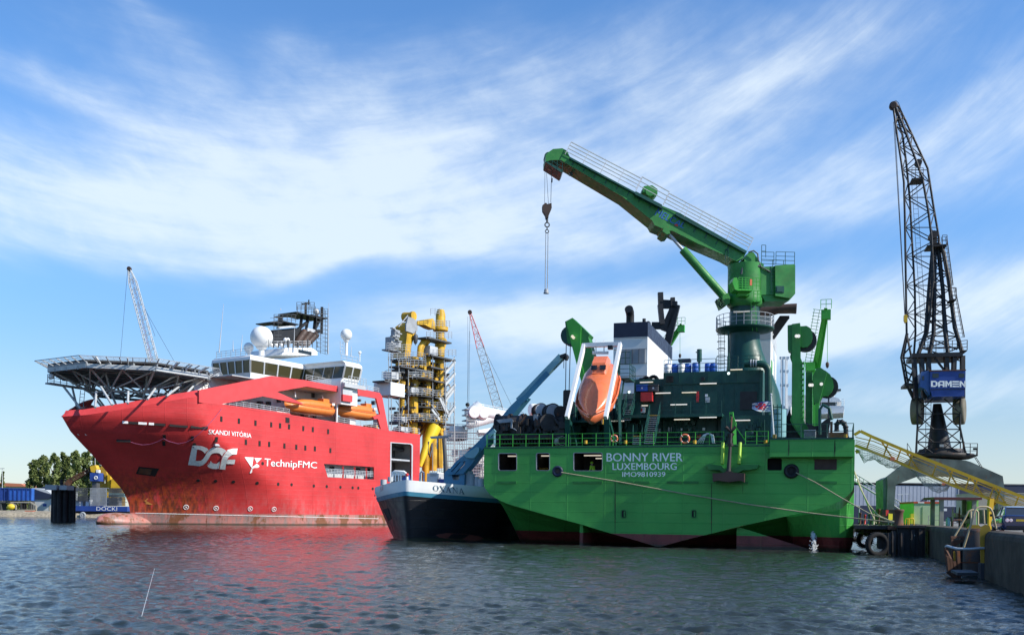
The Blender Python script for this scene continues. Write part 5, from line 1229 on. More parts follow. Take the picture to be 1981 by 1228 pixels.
for i in range(8): m_.tube([bot[i], c0+(bot[i]-c0)*.6*V((1, 1, 0)).length/1.5 if False else V((bot[i].x*.35+HC_.x*.65, bot[i].y*.35+HC_.y*.65, 14.6))], .16, 6)
for i in (0, 7, 6): m_.tube([bot[i], R.p(-3.5, 3+2*(i % 2), 16)], .14, 6)
m_.build('support_leg', mGalv, hd)
m_ = MB(); a = R.px(92, 741, 18); b = R.px(165, 752, 18); m_.bar(a, b, 1.2, .22); m_.rail([a, b], 1.3, 1.0, 3, .05); m_.ladder(R.px(160, 700+55, 18), R.px(157, 788, 18), R.e, .7, .45, .05); m_.build('access_walkway', mGrey, hd)
m_ = MB(); m_.lathe(R.px(97, 728, 18), -R.e, [(-.4, .35), (0, .45), (.1, .2)], 12); m_.build('floodlight', mWhite, hd)
m_ = MB(); a = R.px(396, 738, 5); b = R.px(384, 722, 6); m_.ladder(R.px(402, 750, 4), R.px(388, 727, 6), R.a, 1.0, .4, .06); m_.build('access_stair', mGrey, hd)
# ------------------------------------------------------------------ lifeboats (each rests in its davit: a thing of its own)
def boat(name, label, c, fwd, up, L, B, H, mats, kind, group=None):
    """totally enclosed boat: c is the middle of the keel line, fwd the bow direction"""
    fwd = fwd.normalized(); side = fwd.cross(up).normalized(); up = side.cross(fwd).normalized(); t = root(name, label, 'lifeboat', c, group)
    def sec(x, b, z0, zg, flat=.35):
        pts = []
        for k in range(9): a = pi*k/8; pts.append((-cos(a)*b, zg-(zg-z0)*sin(a)**.8))
        return [c+fwd*x+side*y+up*z for y, z in pts]
    hl = MB(); S = []
    for f, bb, z0, zg in ((-.5, .62, .12, .50), (-.48, .78, .07, .48), (-.3, .96, .01, .46), (0, 1, 0, .46), (.20, .92, .02, .48), (.34, .62, .06, .53), (.44, .27, .16, .58), (.5, .02, .40, .60)):
        S.append(sec(f*L, bb*B/2, z0*H, zg*H))
    hl.loft(S, sm=True); hull_ = hl.build('hull', mats[0], t)
    cn = MB(); S = []
    for f, bb, zg, zt in ((-.5, .56, .48, .70), (-.47, .74, .47, .86), (-.3, .92, .455, .93), (0, .95, .455, .93), (.15, .88, .465, .88), (.28, .70, .50, .78), (.40, .38, .55, .68), (.485, .05, .59, .62)):
        pts = []
        for k in range(9): a = pi*k/8; pts.append((-cos(a)*bb*B/2*(1 if k in (0, 8) else .96), zg*H+(zt-zg)*H*sin(a)**.55))
        S.append([c+fwd*f*L+side*y+up*z for y, z in pts])
    cn.loft(S, sm=True); cn.build('canopy', mats[1], t)
    gw = MB()
    for sg in (-1, 1): gw.tube([c+fwd*f*L+side*sg*bb*B/2+up*zg*H for f, bb, zg in ((-.49, .72, .49), (-.3, .97, .47), (0, 1.01, .465), (.20, .93, .49), (.34, .63, .54), (.44, .29, .59), (.5, .02, .61))], .06*B/2.6, 6)
    gw.build('fender_belt', mats[2], t)
    return t, (fwd, side, up)
up0 = UP
for x, y, x2, y2, lab in ((554, 772, 639, 793, 'longer orange lifeboat hanging in the forward half of the red ship side recess'), (650, 783, 718, 800, 'shorter orange lifeboat hanging in the after half of the red ship side recess')):
    a = R.px(x-4 if x < 600 else x, y+10, 1.7); b = R.px(x2+2, y2+1.5, 1.7); a.z = b.z = (a.z+b.z)/2; L = (b-a).length
    t, ax = boat('lifeboat', lab, (a+b)/2-V((0, 0, 1.25)), a-b, UP, L, 3.0, 2.85, (mOran if False else mOranL, mOranL, mOran), 'davit', 'enclosed lifeboats of the red ship')
    m_ = MB(); c = (a+b)/2; m_.obox(b+(a-b)*.18+V((0, 0, 1.45)), (R.e, R.a, UP), (.7, .7, .35)); m_.build('conning_box', mOranL, t)
    m_ = MB()
    for q in (.22, .8): p_ = a.lerp(b, q)+V((0, 0, 1.45)); m_.tube([p_, p_+V((0, 0, .8))], .12, 6)
    m_.build('lifting_hook', mWhite, t)
    m_ = MB(); p_ = b+(a-b)*.10-R.a*1.5+V((0, 0, .9)); m_.obox(p_, (R.e, R.a, UP), (.3, .05, .2)); m_.build('name_plate', mWhite, t)
# free-fall boat on the green ship, bow down towards the stern
bow = G.px(1142.5, 812, 2.2); stern = G.px(1168, 722, 8.2); fw = (bow-stern).normalized(); Lb = (bow-stern).length
upv = UP - fw*UP.dot(fw); ctr = (bow+stern)/2
t, (fw, sd, uv_) = boat('lifeboat', 'orange free fall lifeboat nose down on the white davit of the green ship', ctr - upv.normalized()*1.1, fw, upv, Lb*1.03, 3.35, 2.6, (mOran, mOran, mOran), 'freefall')
wh_ = MB(); c = ctr-fw*Lb*.30+uv_*.85
S = []
for f, w_, h_ in ((-.17, .50, .70), (-.15, .56, 1.0), (.02, .56, 1.08), (.12, .50, .5)): S.append([c+fw*f*Lb+sd*y*w_*1.35+uv_*z*h_ for y, z in ((-1, -.2), (1, -.2), (1, .6), (.75, 1), (-.75, 1), (-1, .6))])
wh_.loft(S); w_ = wh_.build('wheelhouse', mOran, t)
for y0, y1 in ((-.62, -.12), (.12, .62)):
    m_ = MB(); p0 = c+fw*Lb*.045; q = [p0+sd*y*1.0+fw*Lb*fz+uv_*z for y, fz, z in ((y0, 0.0, .93), (y1, 0.0, .93), (y1, .045, .70), (y0, .045, .70))]; m_.plate(q, uv_*.06+fw*.04); m_.build('window', mGlass, w_)
m_ = MB(); p0 = ctr+uv_*1.0-fw*Lb*.02; m_.obox(p0, (sd, fw, uv_), (.42, .55, .03)); m_.build('hatch', mOran, t)
m_ = MB(); p0 = ctr+fw*Lb*.12+uv_*.84; m_.obox(p0, (sd, fw, uv_), (.16, .12, .14)); p0 = ctr+fw*Lb*.30+uv_*.45
m_.tube([p0+sd*.5*cos(a)+fw*.4*sin(a) for a in [2*pi*k/16 for k in range(17)]], .025, 4); m_.bar(ctr+fw*Lb*.36+uv_*.3, ctr+fw*Lb*.42+uv_*.1, .08, .08)
m_.tube([ctr+fw*Lb*.05-sd*1.3+uv_*.55, ctr+fw*Lb*.2-sd*1.0+uv_*.5, ctr+fw*Lb*.23+uv_*.8, ctr+fw*Lb*.2+sd*1.0+uv_*.5, ctr+fw*Lb*.05+sd*1.3+uv_*.55], .02, 4); m_.build('grab_line', mDGrey, t)
# ------------------------------------------------------------------ black barge with a blue folding crane, moored outside the green ship
OF = Fr(tuple(P(783, 1046, 82)[:2]), GF_E)
ox = root('cargo_barge', 'black hulled barge with white bow band and blue folding crane, lying behind the green stern', 'barge', OF.p(0, 8, 0))
HBo = 6.1
def oplan(z, th):
    k = min(1, max(0, z/4.2)); hb = HBo*(.80+.20*k**.8); stem = .75*(1-k); L = 6.6+1.0*(1-k)
    f = th/(pi/2); f = f*(1.25-.25*abs(f)); return hb*f, stem + L*abs(f)**1.22
def oz(w, top): return top - .5*min(1, w/7.)**.8 - .25*min(1, max(0, w-7)/20.)
ths = [-pi/2+pi*j/48 for j in range(49)]
def ocol(z_of, th_side, w=None):
    pass
def oband(z0, z1, n, inset=0., skip=False):
    secs = []
    cols_ = [('s', -1, 60), ('s', -1, 30), ('s', -1, 12)] + [('t', t, 0) for t in ths] + [('s', 1, 12), ('s', 1, 30), ('s', 1, 60)]
    for kd, t, w in cols_:
        col = []
        for i in range(n+1):
            if kd == 't': w_ref = oplan(4.2, t)[1]
            else: w_ref = w
            z = oz(w_ref, z0)+(oz(w_ref, z1)-oz(w_ref, z0))*i/n if z0 > 1 else -1.2+(oz(w_ref, z1)+1.2)*i/n
            if kd == 't': u, ww = oplan(z, t)
            else: u, ww = t*HBo*(.80+.20*min(1, max(0, z/4.2))**.8), w
            sc = 1-inset/HBo
            col.append(OF.p(u*sc, ww+inset*(1-abs(u)/HBo), z))
        secs.append(col)
    return secs
m_ = MB(); m_.loft(oband(0, 3.80, 14), closed=False, sm=True); oh = m_.build('hull', mBargeHull, ox)
m_ = MB(); m_.loft(oband(3.80, 4.16, 2, -.05), closed=False, sm=True); m_.build('blue_strake', paint('teal strake', (.06, .23, .34), .4, .08, .1), ox)
m_ = MB(); m_.loft(oband(4.16, 5.12, 4, .03), closed=False, sm=True); s2 = oband(4.16, 5.12, 4, .12); m_.loft(s2, closed=False, sm=True)
a, b = oband(4.16, 5.12, 4, .03), s2
m_.add([q[-1] for q in a]+[q[-1] for q in b], [(i, i+1, i+1+len(a), i+len(a)) for i in range(len(a)-1)]); ob_ = m_.build('bulwark', mWhite, ox)
m_ = MB(); q = oband(4.16, 5.12, 4, .10); m_.plate([V((c[0].x, c[0].y, 4.05)) for c in q], (0, 0, -.1)); m_.build('deck', mTeal, ox)
obv = bvh_of(oh, ob_)
for poly in ([(822, 983), (858, 990), (856, 1000), (820, 996)], [(741, 985), (751, 982), (758, 1003), (752, 1007)]):
    m_ = MB(); m_.plate([on_surface(obv, x, y, .03) for x, y in poly], OF.a*.04); m_.build('anchor_pocket', mHole, ox)
m_ = MB(); pts = [(842, 1034), (862, 1030), (900, 1032), (925, 1036), (936, 1040), (922, 1046), (880, 1043), (850, 1039)]
m_.add([on_surface(obv, x, y, .03) for x, y in pts], [tuple(range(8))]); m_.build('worn_patch', plain('worn red primer', (.16, .045, .035), .8), ox)
# serif lettering drawn as strokes
def serif(word):
    P_ = []; x = 0
    def q(*p): P_.append([(x+a, b) for a, b in p])
    for ch in word:
        if ch == 'O':
            n = 28
            for i in range(n):
                a, b = 2*pi*i/n, 2*pi*(i+1)/n; q((.44+.44*cos(a), .5+.5*sin(a)), (.44+.44*cos(b), .5+.5*sin(b)), (.44+.29*cos(b), .5+.46*sin(b)), (.44+.29*cos(a), .5+.46*sin(a)))
            w = .88
        if ch == 'X':
            q((.06, 1), (.26, 1), (.80, 0), (.60, 0)); q((.68, 1), (.75, 1), (.17, 0), (.10, 0))
            for a, b, y in ((0, .34, .95), (.58, .85, .95), (.0, .28, 0), (.52, .88, 0)): q((a, y), (b, y), (b, y+.05), (a, y+.05))
            w = .88
        if ch == 'A':
            q((.38, 1), (.47, 1), (.82, 0), (.63, 0)); q((.38, 1), (.43, .92), (.16, 0), (.09, 0)); q((.22, .3), (.66, .3), (.64, .36), (.24, .36))
            for a, b in ((0, .27), (.54, .92)): q((a, 0), (b, 0), (b, .05), (a, .05))
            w = .92
        if ch == 'N':
            q((.06, 1), (.24, 1), (.78, 0), (.74, 0)); q((.12, .9), (.17, .9), (.17, 0), (.12, 0)); q((.73, 1), (.78, 1), (.78, 0), (.73, 0))
            for a, b, y in ((0, .28, .95), (.62, .9, .95), (.02, .28, 0)): q((a, y), (b, y), (b, y+.05), (a, y+.05))
            w = .9
        x += w+.12
    return [[(a/(x-.12), b) for a, b in p] for p in P_]
m_ = MB(); Q = ((837.4, 948.4), (898.8, 955.6), (897.5, 944.6), (837.8, 937.6))
for p in serif('OXANA'): pts = [on_surface(obv, *quadmap(c, Q), .05) for c in p]; m_.add(pts, [tuple(range(len(pts)))])
m_.build('lettering', mTextN, ox)
m_ = MB(); Q = ((735.5, 951.5), (742, 947.5), (743, 939), (736.5, 942.5))
for p in serif('NA'): pts = [on_surface(obv, *quadmap(c, Q), .05) for c in p]; m_.add(pts, [tuple(range(len(pts)))])
m_.build('lettering', mRed, ox)
# crane
OB = lambda x, y, w=6.: OF.px(x, y, w)
m_ = MB(); m_.ext(OF, [(860, 914), (868, 905), (893, 908), (899, 918), (897, 946), (858, 946)], 6.2, 8.2, [[(874, 918), (889, 918), (888, 928), (876, 928)]]); cb = m_.build('crane', mTeal, ox)
m_ = MB(); m_.ext(OF, [(864.5, 913), (882, 892), (897, 880), (921.6, 857), (960, 817), (987, 785.5), (1002, 771), (1019, 768.5), (985, 811), (942, 859), (930, 873), (915, 894), (896, 916), (866, 918)], 6.0, 7.3, [[(872, 912), (889, 893), (901, 891), (898, 899), (884, 913)]]); bm_ = m_.build('boom', mTeal, cb)
m_ = MB(); m_.ext(OF, [(897, 880), (922, 864), (927, 866), (926, 874), (917, 886), (903, 885)], 5.7, 6.0); m_.ext(OF, [(938, 842), (955, 834), (957, 828), (960, 829), (959, 846), (950, 848), (940, 852)], 5.6, 6.0); m_.build('knuckle_plate', mTealL, cb)
m_ = MB(); m_.bar(OB(878, 914), OB(896, 894), .22, .3); m_.build('luffing_cylinder', mTeal, cb)
m_ = MB(); m_.bar(OB(1004, 776, 6.5), OB(1087, 689.5, 6.5), .62, .56); m_.build('jib', mTealL, cb)
m_ = MB(); m_.bar(OB(1008, 778, 6.1), OB(1060, 721, 6.1), .12, .45); m_.bar(OB(1003, 779, 6.2), OB(1018, 769, 6.2), .3, .5); m_.build('extension', mTeal, cb)
m_ = MB(); m_.lathe(OB(1092, 689, 6.2), OF.a, [(0, .2), (.1, .26), (.6, .26), (.7, .2)], 12); m_.bar(OB(1084, 690), OB(1096, 686), .3, .26); m_.tube([OB(1096, 690), OB(1096, 697)], .14, 8); m_.tube([OB(1091, 693), OB(1090.6, 712)], .03, 5); m_.build('jib_head', mBlack, cb)
m_ = MB()
for x, y0, y1, r in ((897, 906, 944, .22), (906, 912, 946, .42), (911, 917, 946, .35), (922, 922, 946, .2), (930, 926, 948, .3)): m_.cyl(OB(x, y1, 7), UP, r, (y1-y0)*.047, 12)
m_.build('deck_cylinder', mOffW, ox)
m_ = MB(); m_.tube([OB(858, 848, 8), OB(861, 880, 8), OB(864, 944, 8)], [.16, .2, .24], 8); mst = m_.build('mast', mDGrey, ox)
m_ = MB(); m_.bar(OB(833, 845.5, 8), OB(874, 842.5, 8), .16, .14); m_.bar(OB(834, 847, 8.4), OB(868, 846, 8.4), .1, .12); m_.bar(OB(846, 846, 8), OB(846, 868, 8), .12, .12); m_.bar(OB(868, 850, 8), OB(868, 846, 8), .12, .12); m_.build('mast_crossbar', mGrey, mst)
m_ = MB(); m_.tube([OB(759, 930, 3), OB(760, 913.5, 3), OB(764, 911.5, 3), OB(782, 912.5, 3), OB(787, 917, 3), OB(788, 928, 3)], .12, 6)
m_.add([OB(760, 912, 3), OB(785, 914, 3), OB(786, 919, 3), OB(760, 919, 3)], [(0, 1, 2, 3)])
for x in (765, 771, 776): m_.tube([OB(x, 912, 3), OB(x, 930, 3)], .07, 6)
m_.build('bow_frame', mWhite, ox)
m_ = MB(); m_.ext(OF, [(776, 928), (781, 921), (787, 918), (789, 928)], 3, 3.6); m_.build('windlass', mBlue, ox); m_ = MB(); m_.sphere(OB(787.5, 918, 2.8), .16, 10); m_.build('bow_lamp', mRed, ox)
m_ = MB(); m_.cyl(OB(742, 938, 4), UP, .28, .5, 12); m_.cyl(OB(755, 931, 2), UP, .22, .4, 12); m_.build('bollard', mOffW, ox)
m_ = MB(); m_.tube([OB(812, 934, 5), OB(813, 915, 5), OB(816, 910.5, 5), OB(820, 914, 5), OB(820, 934, 5)], .08, 6)
for q in ((826, 915, 849, 933, mOffW), (846, 926, 862, 938, mBlue), (832, 913, 846, 921, mWhite)): 
    b = MB(); b.pbox(OF, q[0], q[1], q[2], q[3], 9, 11); b.build('deck_locker', q[4], ox)
m_.build('deck_hoop', mOffW, ox)
# ---------------- yellow lay tower of the red ship (a part of it), traced on a plane through its midship line
ST = 10.0; TX = lambda x, y, s=ST: R.px(x, y, s)
km = TX(815, 750).y/F                                     # metres per photo pixel there
tw = MB()
for x0, x1, y0, y1, s in ((838, 857, 655, 905, ST-3), (815, 830, 690, 990, ST-3), (788, 806, 700, 990, ST-2.6), (772, 782, 705, 830, ST-2), (830, 845, 848, 910, ST-4)):
    c = TX((x0+x1)/2, y1, s); tw.cyl(c, UP, (x1-x0)/2*km, (y1-y0)*km, 14)
mOch = paint('ochre tower paint', (.52, .31, .022), .5, .25, .6, .28)
tower = tw.build('lay_tower', mOch, rs)
m_ = MB()
for x0, x1, y in ((751, 823, 700), (830, 882, 692), (771, 824, 713), (830, 860, 712), (739, 838, 735.5), (836, 860, 738), (751, 838, 769), (838, 860, 770), (771, 838, 789.5), (752, 848, 818), (838, 878, 793), (851, 878, 820), (825, 874, 658), (740, 760, 738)):
    if x1-x0 > 60: m_.lathe(TX((x0+x1)/2+3, y, ST-1), UP, [(-.12, (x1-x0)*.46*km), (.14, (x1-x0)*.47*km)], 28); continue
    dep = 4.2 if x1-x0 > 60 else 3; m_.pbox(R, x0+(10 if x1-x0 > 60 else 4), y-1.5, x1, y+1.3, ST-5, ST-5+dep)
m_.build('platform', mDGrey, tower)
m_ = MB(); m_.tube([TX(809, 702, ST), TX(809, 835, ST)], 24*km, 16); m_.tube([TX(842, 702, ST-.5), TX(842, 835, ST-.5)], 9*km, 12); m_.build('tower_core', mDrk, tower)
m_ = MB()
for x0, x1, y in ((751, 823, 699), (739, 838, 734), (751, 838, 767.5), (771, 838, 788), (752, 848, 816.5)):
    c = TX((x0+x1)/2+3, y, ST-1); r_ = (x1-x0)*.465*km; m_.rail([c+V((r_*cos(a), r_*sin(a), .1)) for a in [2*pi*k/26 for k in range(27)]], 1.3, 1.4, 3, .05)
m_.build('ring_rail', mGrey, tower)
m_ = MB()
for x0, x1, y in ((751, 795, 697), (830, 882, 689), (771, 824, 710), (739, 775, 733), (790, 838, 733), (793, 838, 766), (752, 848, 815), (838, 878, 791), (851, 878, 818), (825, 874, 655), (836, 870, 633), (748, 770, 677), (752, 795, 680), (833, 850, 610), (838, 860, 768)):
    for s_ in ((ST-5.0, ST-.5) if x1-x0 > 28 else (ST-5.0,)): m_.rail([TX(x0, y, s_), TX(x1, y, s_)], 1.35, 1.3, 3, .055)
for x in (752, 757, 772, 790, 837, 859, 879): m_.tube([TX(x, 690, ST-4.6), TX(x, 985, ST-4.6)], .09, 5)
m_.build('rail', mGrey, tower)
m_ = MB()
for i, (xa, ya, xb, yb) in enumerate(((861, 722, 880, 700), (880, 722, 861, 744), (861, 766, 880, 744), (879, 752, 861, 776), (855, 776, 866, 800), (866, 806, 880, 786), (835, 792, 850, 812), (861, 795, 850, 770))):
    m_.bar(TX(xa, ya, ST-5), TX(xb, yb, ST-5), .35, .5); m_.tube([TX(xa, ya-9, ST-5), TX(xb, yb-9, ST-5)], .07, 4)
for x in (862, 879): m_.tube([TX(x, 700, ST-5.2), TX(x, 905, ST-5.2)], .11, 5)
m_.build('stair', mGalv, tower)
m_ = MB(); m_.pbox(R, 756, 741, 783, 766, ST-5.2, ST-1); wb_ = m_.build('winch_house', mWhite, tower); m_ = MB(); m_.pbox(R, 764.5, 741, 765, 766, ST-5.24, ST-5.2); m_.pbox(R, 773.5, 741, 774, 766, ST-5.24, ST-5.2); m_.build('seam', mGrey, wb_)
m_ = MB()
for q in ((798, 720, 817, 730), (796, 750, 810, 760), (832, 670, 847, 690), (776, 806, 788, 816), (757, 720, 772, 733), (776, 826, 792, 834)): m_ = MB(); m_.pbox(R, *q, ST-4, ST-2); m_.build('control_cabinet', mOffW, tower)
# A-frame head with sheave on the left, crane on the right, arches between
m_ = MB(); m_.ext(R, [(783, 690), (786, 660), (788, 640), (787, 630), (798, 622), (808, 624), (806, 640), (797, 665), (793, 690)], ST-2, ST+1); m_.lathe(TX(801, 611, ST-2), R.a, [(0, 8.5*km), (.3, 8.8*km), (1, 7.6*km), (2.2, 8.8*km), (2.6, 8.5*km)], 20)
m_.ext(R, [(808, 621), (838, 616), (842, 624), (842, 637), (833, 634), (822, 628), (808, 627.5)], ST-2.5, ST-.8)
m_.lathe(TX(852, 640, ST-1), UP, [(0, 15*km), (.8, 15.5*km), (.9, 10*km), (3.4, 9.5*km), (4.4, 7*km)], 18); m_.cyl(TX(851, 668, ST-1), UP, 8.5*km, 6, 14)
for x0, x1, x2 in ((811, 822, 833), (848, 856, 866)):
    m_.tube([TX(x0, 690, ST-3), TX(x0+1.5, 672, ST-3), TX(x1-2, 659, ST-3), TX(x1+3, 658, ST-3), TX(x1+6, 664, ST-3)], .55, 8); m_.tube([TX(x1-1, 690, ST-2), TX(x1+1, 672, ST-2), TX(x1+4, 662, ST-2)], .5, 8); m_.tube([TX(x0+5, 690, ST-3), TX(x0+6, 676, ST-3), TX(x1+1, 662, ST-3)], .3, 6)
m_.build('tower_crane_head', mOch, tower)
m_ = MB(); m_.pbox(R, 757, 652, 764, 676, ST-2.5, ST-1); m_.pbox(R, 764, 638, 774, 652, ST-3, ST-2); m_.pbox(R, 768, 660, 776, 672, ST-3.4, ST-1.5); m_.ext(R, [(786, 628), (790, 612), (800, 616), (808, 622), (808, 640), (800, 645), (786, 640)], ST-2.3, ST-2); m_.pbox(R, 754, 676.5, 776, 679, ST-4, ST-2); m_.bar(TX(775, 672), TX(790, 688), .8, .8); m_.tube([TX(771, 632, ST-3.4), TX(789, 610, ST-3.4)], .12, 5)
for k in range(8): m_.pbox(R, 760+(k % 3)*5, 634+k*5, 766+(k % 3)*6, 636+k*5, ST-4.2, ST-3.5)
m_.build('head_gear', mGrey, tower)
m_ = MB(); rr = random.Random(5)
for k in range(300):
    x = rr.uniform(758, 858); y = rr.uniform(698, 835); w_ = rr.uniform(.25, 1.1); h_ = rr.uniform(.2, 1.0); u, z = R.uz(x, y, ST-2)
    if rr.random() < .5: m_.fbox(R, u-w_/2, u+w_/2, ST-4.4+rr.random()*2, ST-1.5, z-h_/2, z+h_/2, rr.choice((0, 1, 3, 2)))
    else: m_.tube([R.p(u, ST-3.6+rr.random(), z), R.p(u+rr.uniform(-1.5, 1.5), ST-3.6+rr.random(), z+rr.uniform(-2.2, 2.2))], rr.choice((.08, .14, .25)), 5, rr.choice((0, 1, 2, 3)))
m_.build('tower_equipment', (mDrk, mYelD, mDGrey, mOch), tower)
m_ = MB()
for k in range(40):
    x = rr.uniform(836, 860); y = rr.uniform(770, 835); m_.tube([TX(x, y, ST-4), TX(x+rr.uniform(-6, 6), y+rr.uniform(-7, 7), ST-4)], .22, 5)
m_.build('bracing', mYel, tower)
m_ = MB(); m_.tube([TX(803.5, 640, ST-2.6), TX(803.5, 668, ST-2.6)], .06, 5); m_.torus(TX(804, 660, ST-2.6), R.a, .35, .1, 14, 6); m_.lathe(TX(804, 646, ST-2.6), -UP, [(0, .25), (.4, .5), (1.6, .4), (2, .2)], 8); m_.build('hook_block', mDGrey, tower)
m_ = MB(); m_.tube([TX(840, 826, ST-5), TX(832, 846, ST-5), TX(826, 856, ST-5)], [1.5, 1.2, .8], 10); m_.tube([TX(828, 852, ST-5.4), TX(819, 880, ST-5.4), TX(812.5, 902, ST-5.4)], [.85, .7, .4], 10); m_.build('knuckle_crane', paint('lemon paint', (.72, .52, .02), .42, .08, .12), tower)
m_ = MB(); m_.tube([TX(832, 852, ST-6), TX(835, 868, ST-6), TX(832, 884, ST-6), TX(827, 872, ST-6), TX(829, 854, ST-6)], .18, 6); m_.build('hose_loop', mDGrey, tower)
# ------------------------------------------------------------------ white offshore vessel under scaffolding, farther off
SF = Fr(tuple(P(900, 990, 228)[:2]), (.93, .36)); SX = lambda x, y, w=0: SF.px(x, y, w)
sv = root('work_vessel', 'white offshore vessel under grey scaffolding, seen between the red and green ships', 'ship', SF.p(0, 10, 0))
u0 = SF.uz(828, 950, 0)[0]; u1 = SF.uz(1010, 950, 0)[0]
m_ = MB(); m_.loft([[SF.p(u0, 0, -1), SF.p(u0, 0, 8.5), SF.p(u0, 18, 8.5), SF.p(u0, 18, -1)], [SF.p(u1+40, 0, -1), SF.p(u1+40, 0, 9), SF.p(u1+40, 18, 9), SF.p(u1+40, 18, -1)]]); m_.build('hull', mOffW, sv)
rr = random.Random(21); m_ = MB()
for k in range(26): x = rr.uniform(845, 1000); y = rr.uniform(848, 935); m_.pbox(SF, x, y, x+rr.uniform(5, 16), y+rr.uniform(4, 14), rr.uniform(2, 5), 7)
m_.pbox(SF, 866, 830, 905, 850, 3, 10); m_.pbox(SF, 905, 868, 960, 935, 5, 12); m_.pbox(SF, 868, 824, 900, 834, 2, 9); m_.build('superstructure', mWhite, sv)
m_ = MB()
for k in range(14): x = rr.uniform(842, 990); y = rr.uniform(845, 930); m_.pbox(SF, x, y, x+rr.uniform(6, 22), y+rr.uniform(1.5, 4), 1.5, 5)
m_.build('deck_edge', mRust, sv)
m_ = MB()
for (xa, ya, xb, yb, r) in ((916, 795, 1010, 815, 1.35), (920, 788, 1012, 806, .5), (905, 822, 965, 806, 1.0), (925, 838, 1010, 822, .8), (913, 800, 930, 786, 1.6)): m_.tube([SX(xa, ya), SX(xb, yb)], r, 10)
m_.lathe(SX(918, 797, -1.5), SF.a, [(0, 1.3), (.4, 1.5), (3, 1.5), (3.4, 1.3)], 14); m_.lathe(SX(936, 800, -1.5), SF.a, [(0, 1.0), (.4, 1.4), (3, 1.4)], 14); bmw = m_.build('crane_boom', mWhite, sv)
m_ = MB(); m_.rail([SX(916, 789), SX(1012, 808)], 1.3, 1.3, 3, .07); m_.rail([SX(920, 800, 4), SX(1012, 818, 4)], 1.3, 1.3, 3, .07); m_.rail([SX(866, 830, 2), SX(905, 832, 2)], 1.3, 1.3, 3, .07); m_.build('boom_rail', mWhite, bmw)
m_ = MB(); m_.lathe(SX(1032, 792, -2), SF.e, [(-1, 1.1), (-.8, 1.4), (.8, 1.4), (1, 1.1)], 14); m_.build('cable_reel', mWhite, sv)
m_ = MB()
for k in range(42):
    x = 828+k*4.4+rr.uniform(-.8, .8); yt = 782+rr.uniform(0, 40) if 902 < x < 926 else 828+rr.uniform(0, 26); m_.tube([SX(x, yt, -1.2), SX(x, 950, -1.2)], .07, 4)
    m_.tube([SX(x, yt+6, .6), SX(x, 950, .6)], .06, 4)
for k in range(20):
    y = 836+k*5.6; m_.tube([SX(826, y, -1.2), SX(1010, y+1, -1.2)], .065, 4)
    if k % 2 == 0: m_.pbox(SF, 840+rr.uniform(0, 20), y, 960+rr.uniform(0, 40), y+.8, -1.2, .4)
for k in range(9): y = 786+k*5.6; m_.tube([SX(902, y, -1.2), SX(922, y, -1.2)], .065, 4)
for k in range(4): m_.pbox(SF, 903, 790+k*10.5, 921, 792+k*10.5, -1.2, 2.5)
for k in range(46): x = rr.uniform(830, 995); y = rr.uniform(842, 930); m_.tube([SX(x, y, -1.25), SX(x+8, y+11*rr.choice((-1, 1)), -1.25)], .055, 4)
m_.build('scaffold', mGrey, sv)
# ------------------------------------------------------------------ two lattice cranes standing beyond the ships
def lattice_crane(label, D, tip, base, hw_px, mats, redfrac, wires, stay, toptri):
    a = P(*base, D); b = P(*tip, D); d = (b-a).normalized(); g = V((a.x, a.y, 1.4)); foot = a - d*((a.z-3.2)/d.z)
    t = root('lattice_crane', label, 'crane', (foot.x, foot.y, 1.35)); kp = D/F
    side = V((1, 0, 0)); k = toptri; c1 = a.lerp(b, k); hw = hw_px*kp/2
    m_ = MB(); lattice(m_, foot, c1, (hw, .9), (hw*.72, .8), side, int((c1-foot).length/2.6), .15, .075); bo = m_.build('boom', mats[0], t)
    m_ = MB(); lattice(m_, c1, b, (hw*.72, .8), (.25, .35), side, max(4, int((b-c1).length/2.2)), .13, .07); m_.build('boom_tip', mats[1], t)
    m_ = MB(); m_.lathe(b-V((0, .6, 0)), V((0, 1, 0)), [(0, .6), (.2, .75), (1.0, .75), (1.2, .6)], 14); m_.build('tip_sheave', mats[2], t)
    m_ = MB()
    for p, q in wires: m_.tube([P(*p, D), P(*q, D)], .055, 4)
    for p, q in stay: m_.tube([P(*p, D+1), P(*q, D+1)], .06, 4)
    m_.build('hoist_wire', mWire, t)
    m_ = MB(); m_.obox((foot.x+1.5, foot.y, 2.9), (V((1, 0, 0)), V((0, 1, 0)), UP), (3.5, 1.6, 1.1))
    m_.build('machine_house', mGrey, t); m_ = MB()
    for s_ in (-2, 2): m_.obox((foot.x+1, foot.y+s_, 1.9), (V((1, 0, 0)), V((0, 1, 0)), UP), (3.6, .5, .5))
    m_.build('crawler_track', mDrk, t); return t, bo
t, bo = lattice_crane('pale lattice crane boom rising behind the helideck of the red ship', 336, (250, 520), (299, 704), 19, (mOffW, mOffW, mSoot), 0, [((247, 521), (233, 690))], [((270, 580), (340, 704)), ((262, 545), (300, 650))], .86)
m_ = MB(); a = P(257, 540, 335.6); b = P(296, 700, 335.6); n = 40
for i in range(n): q = a.lerp(b, i/n); m_.bar(q+V((-.5, 0, 0)), q+V((.3, 0, -.5)), .16, .16)
m_.build('boom_ladder', mDanR, bo)
t, bo = lattice_crane('red and grey lattice crane boom rising behind the white scaffolded vessel', 340, (909, 604), (963, 786), 20, (mGrey, mRed, mSoot), .4, [((905, 612), (904.5, 782)), ((909, 606), (904.5, 780)), ((909, 640), (907, 782))], [((925, 650), (990, 785)), ((920, 640), (978, 760))], .62)
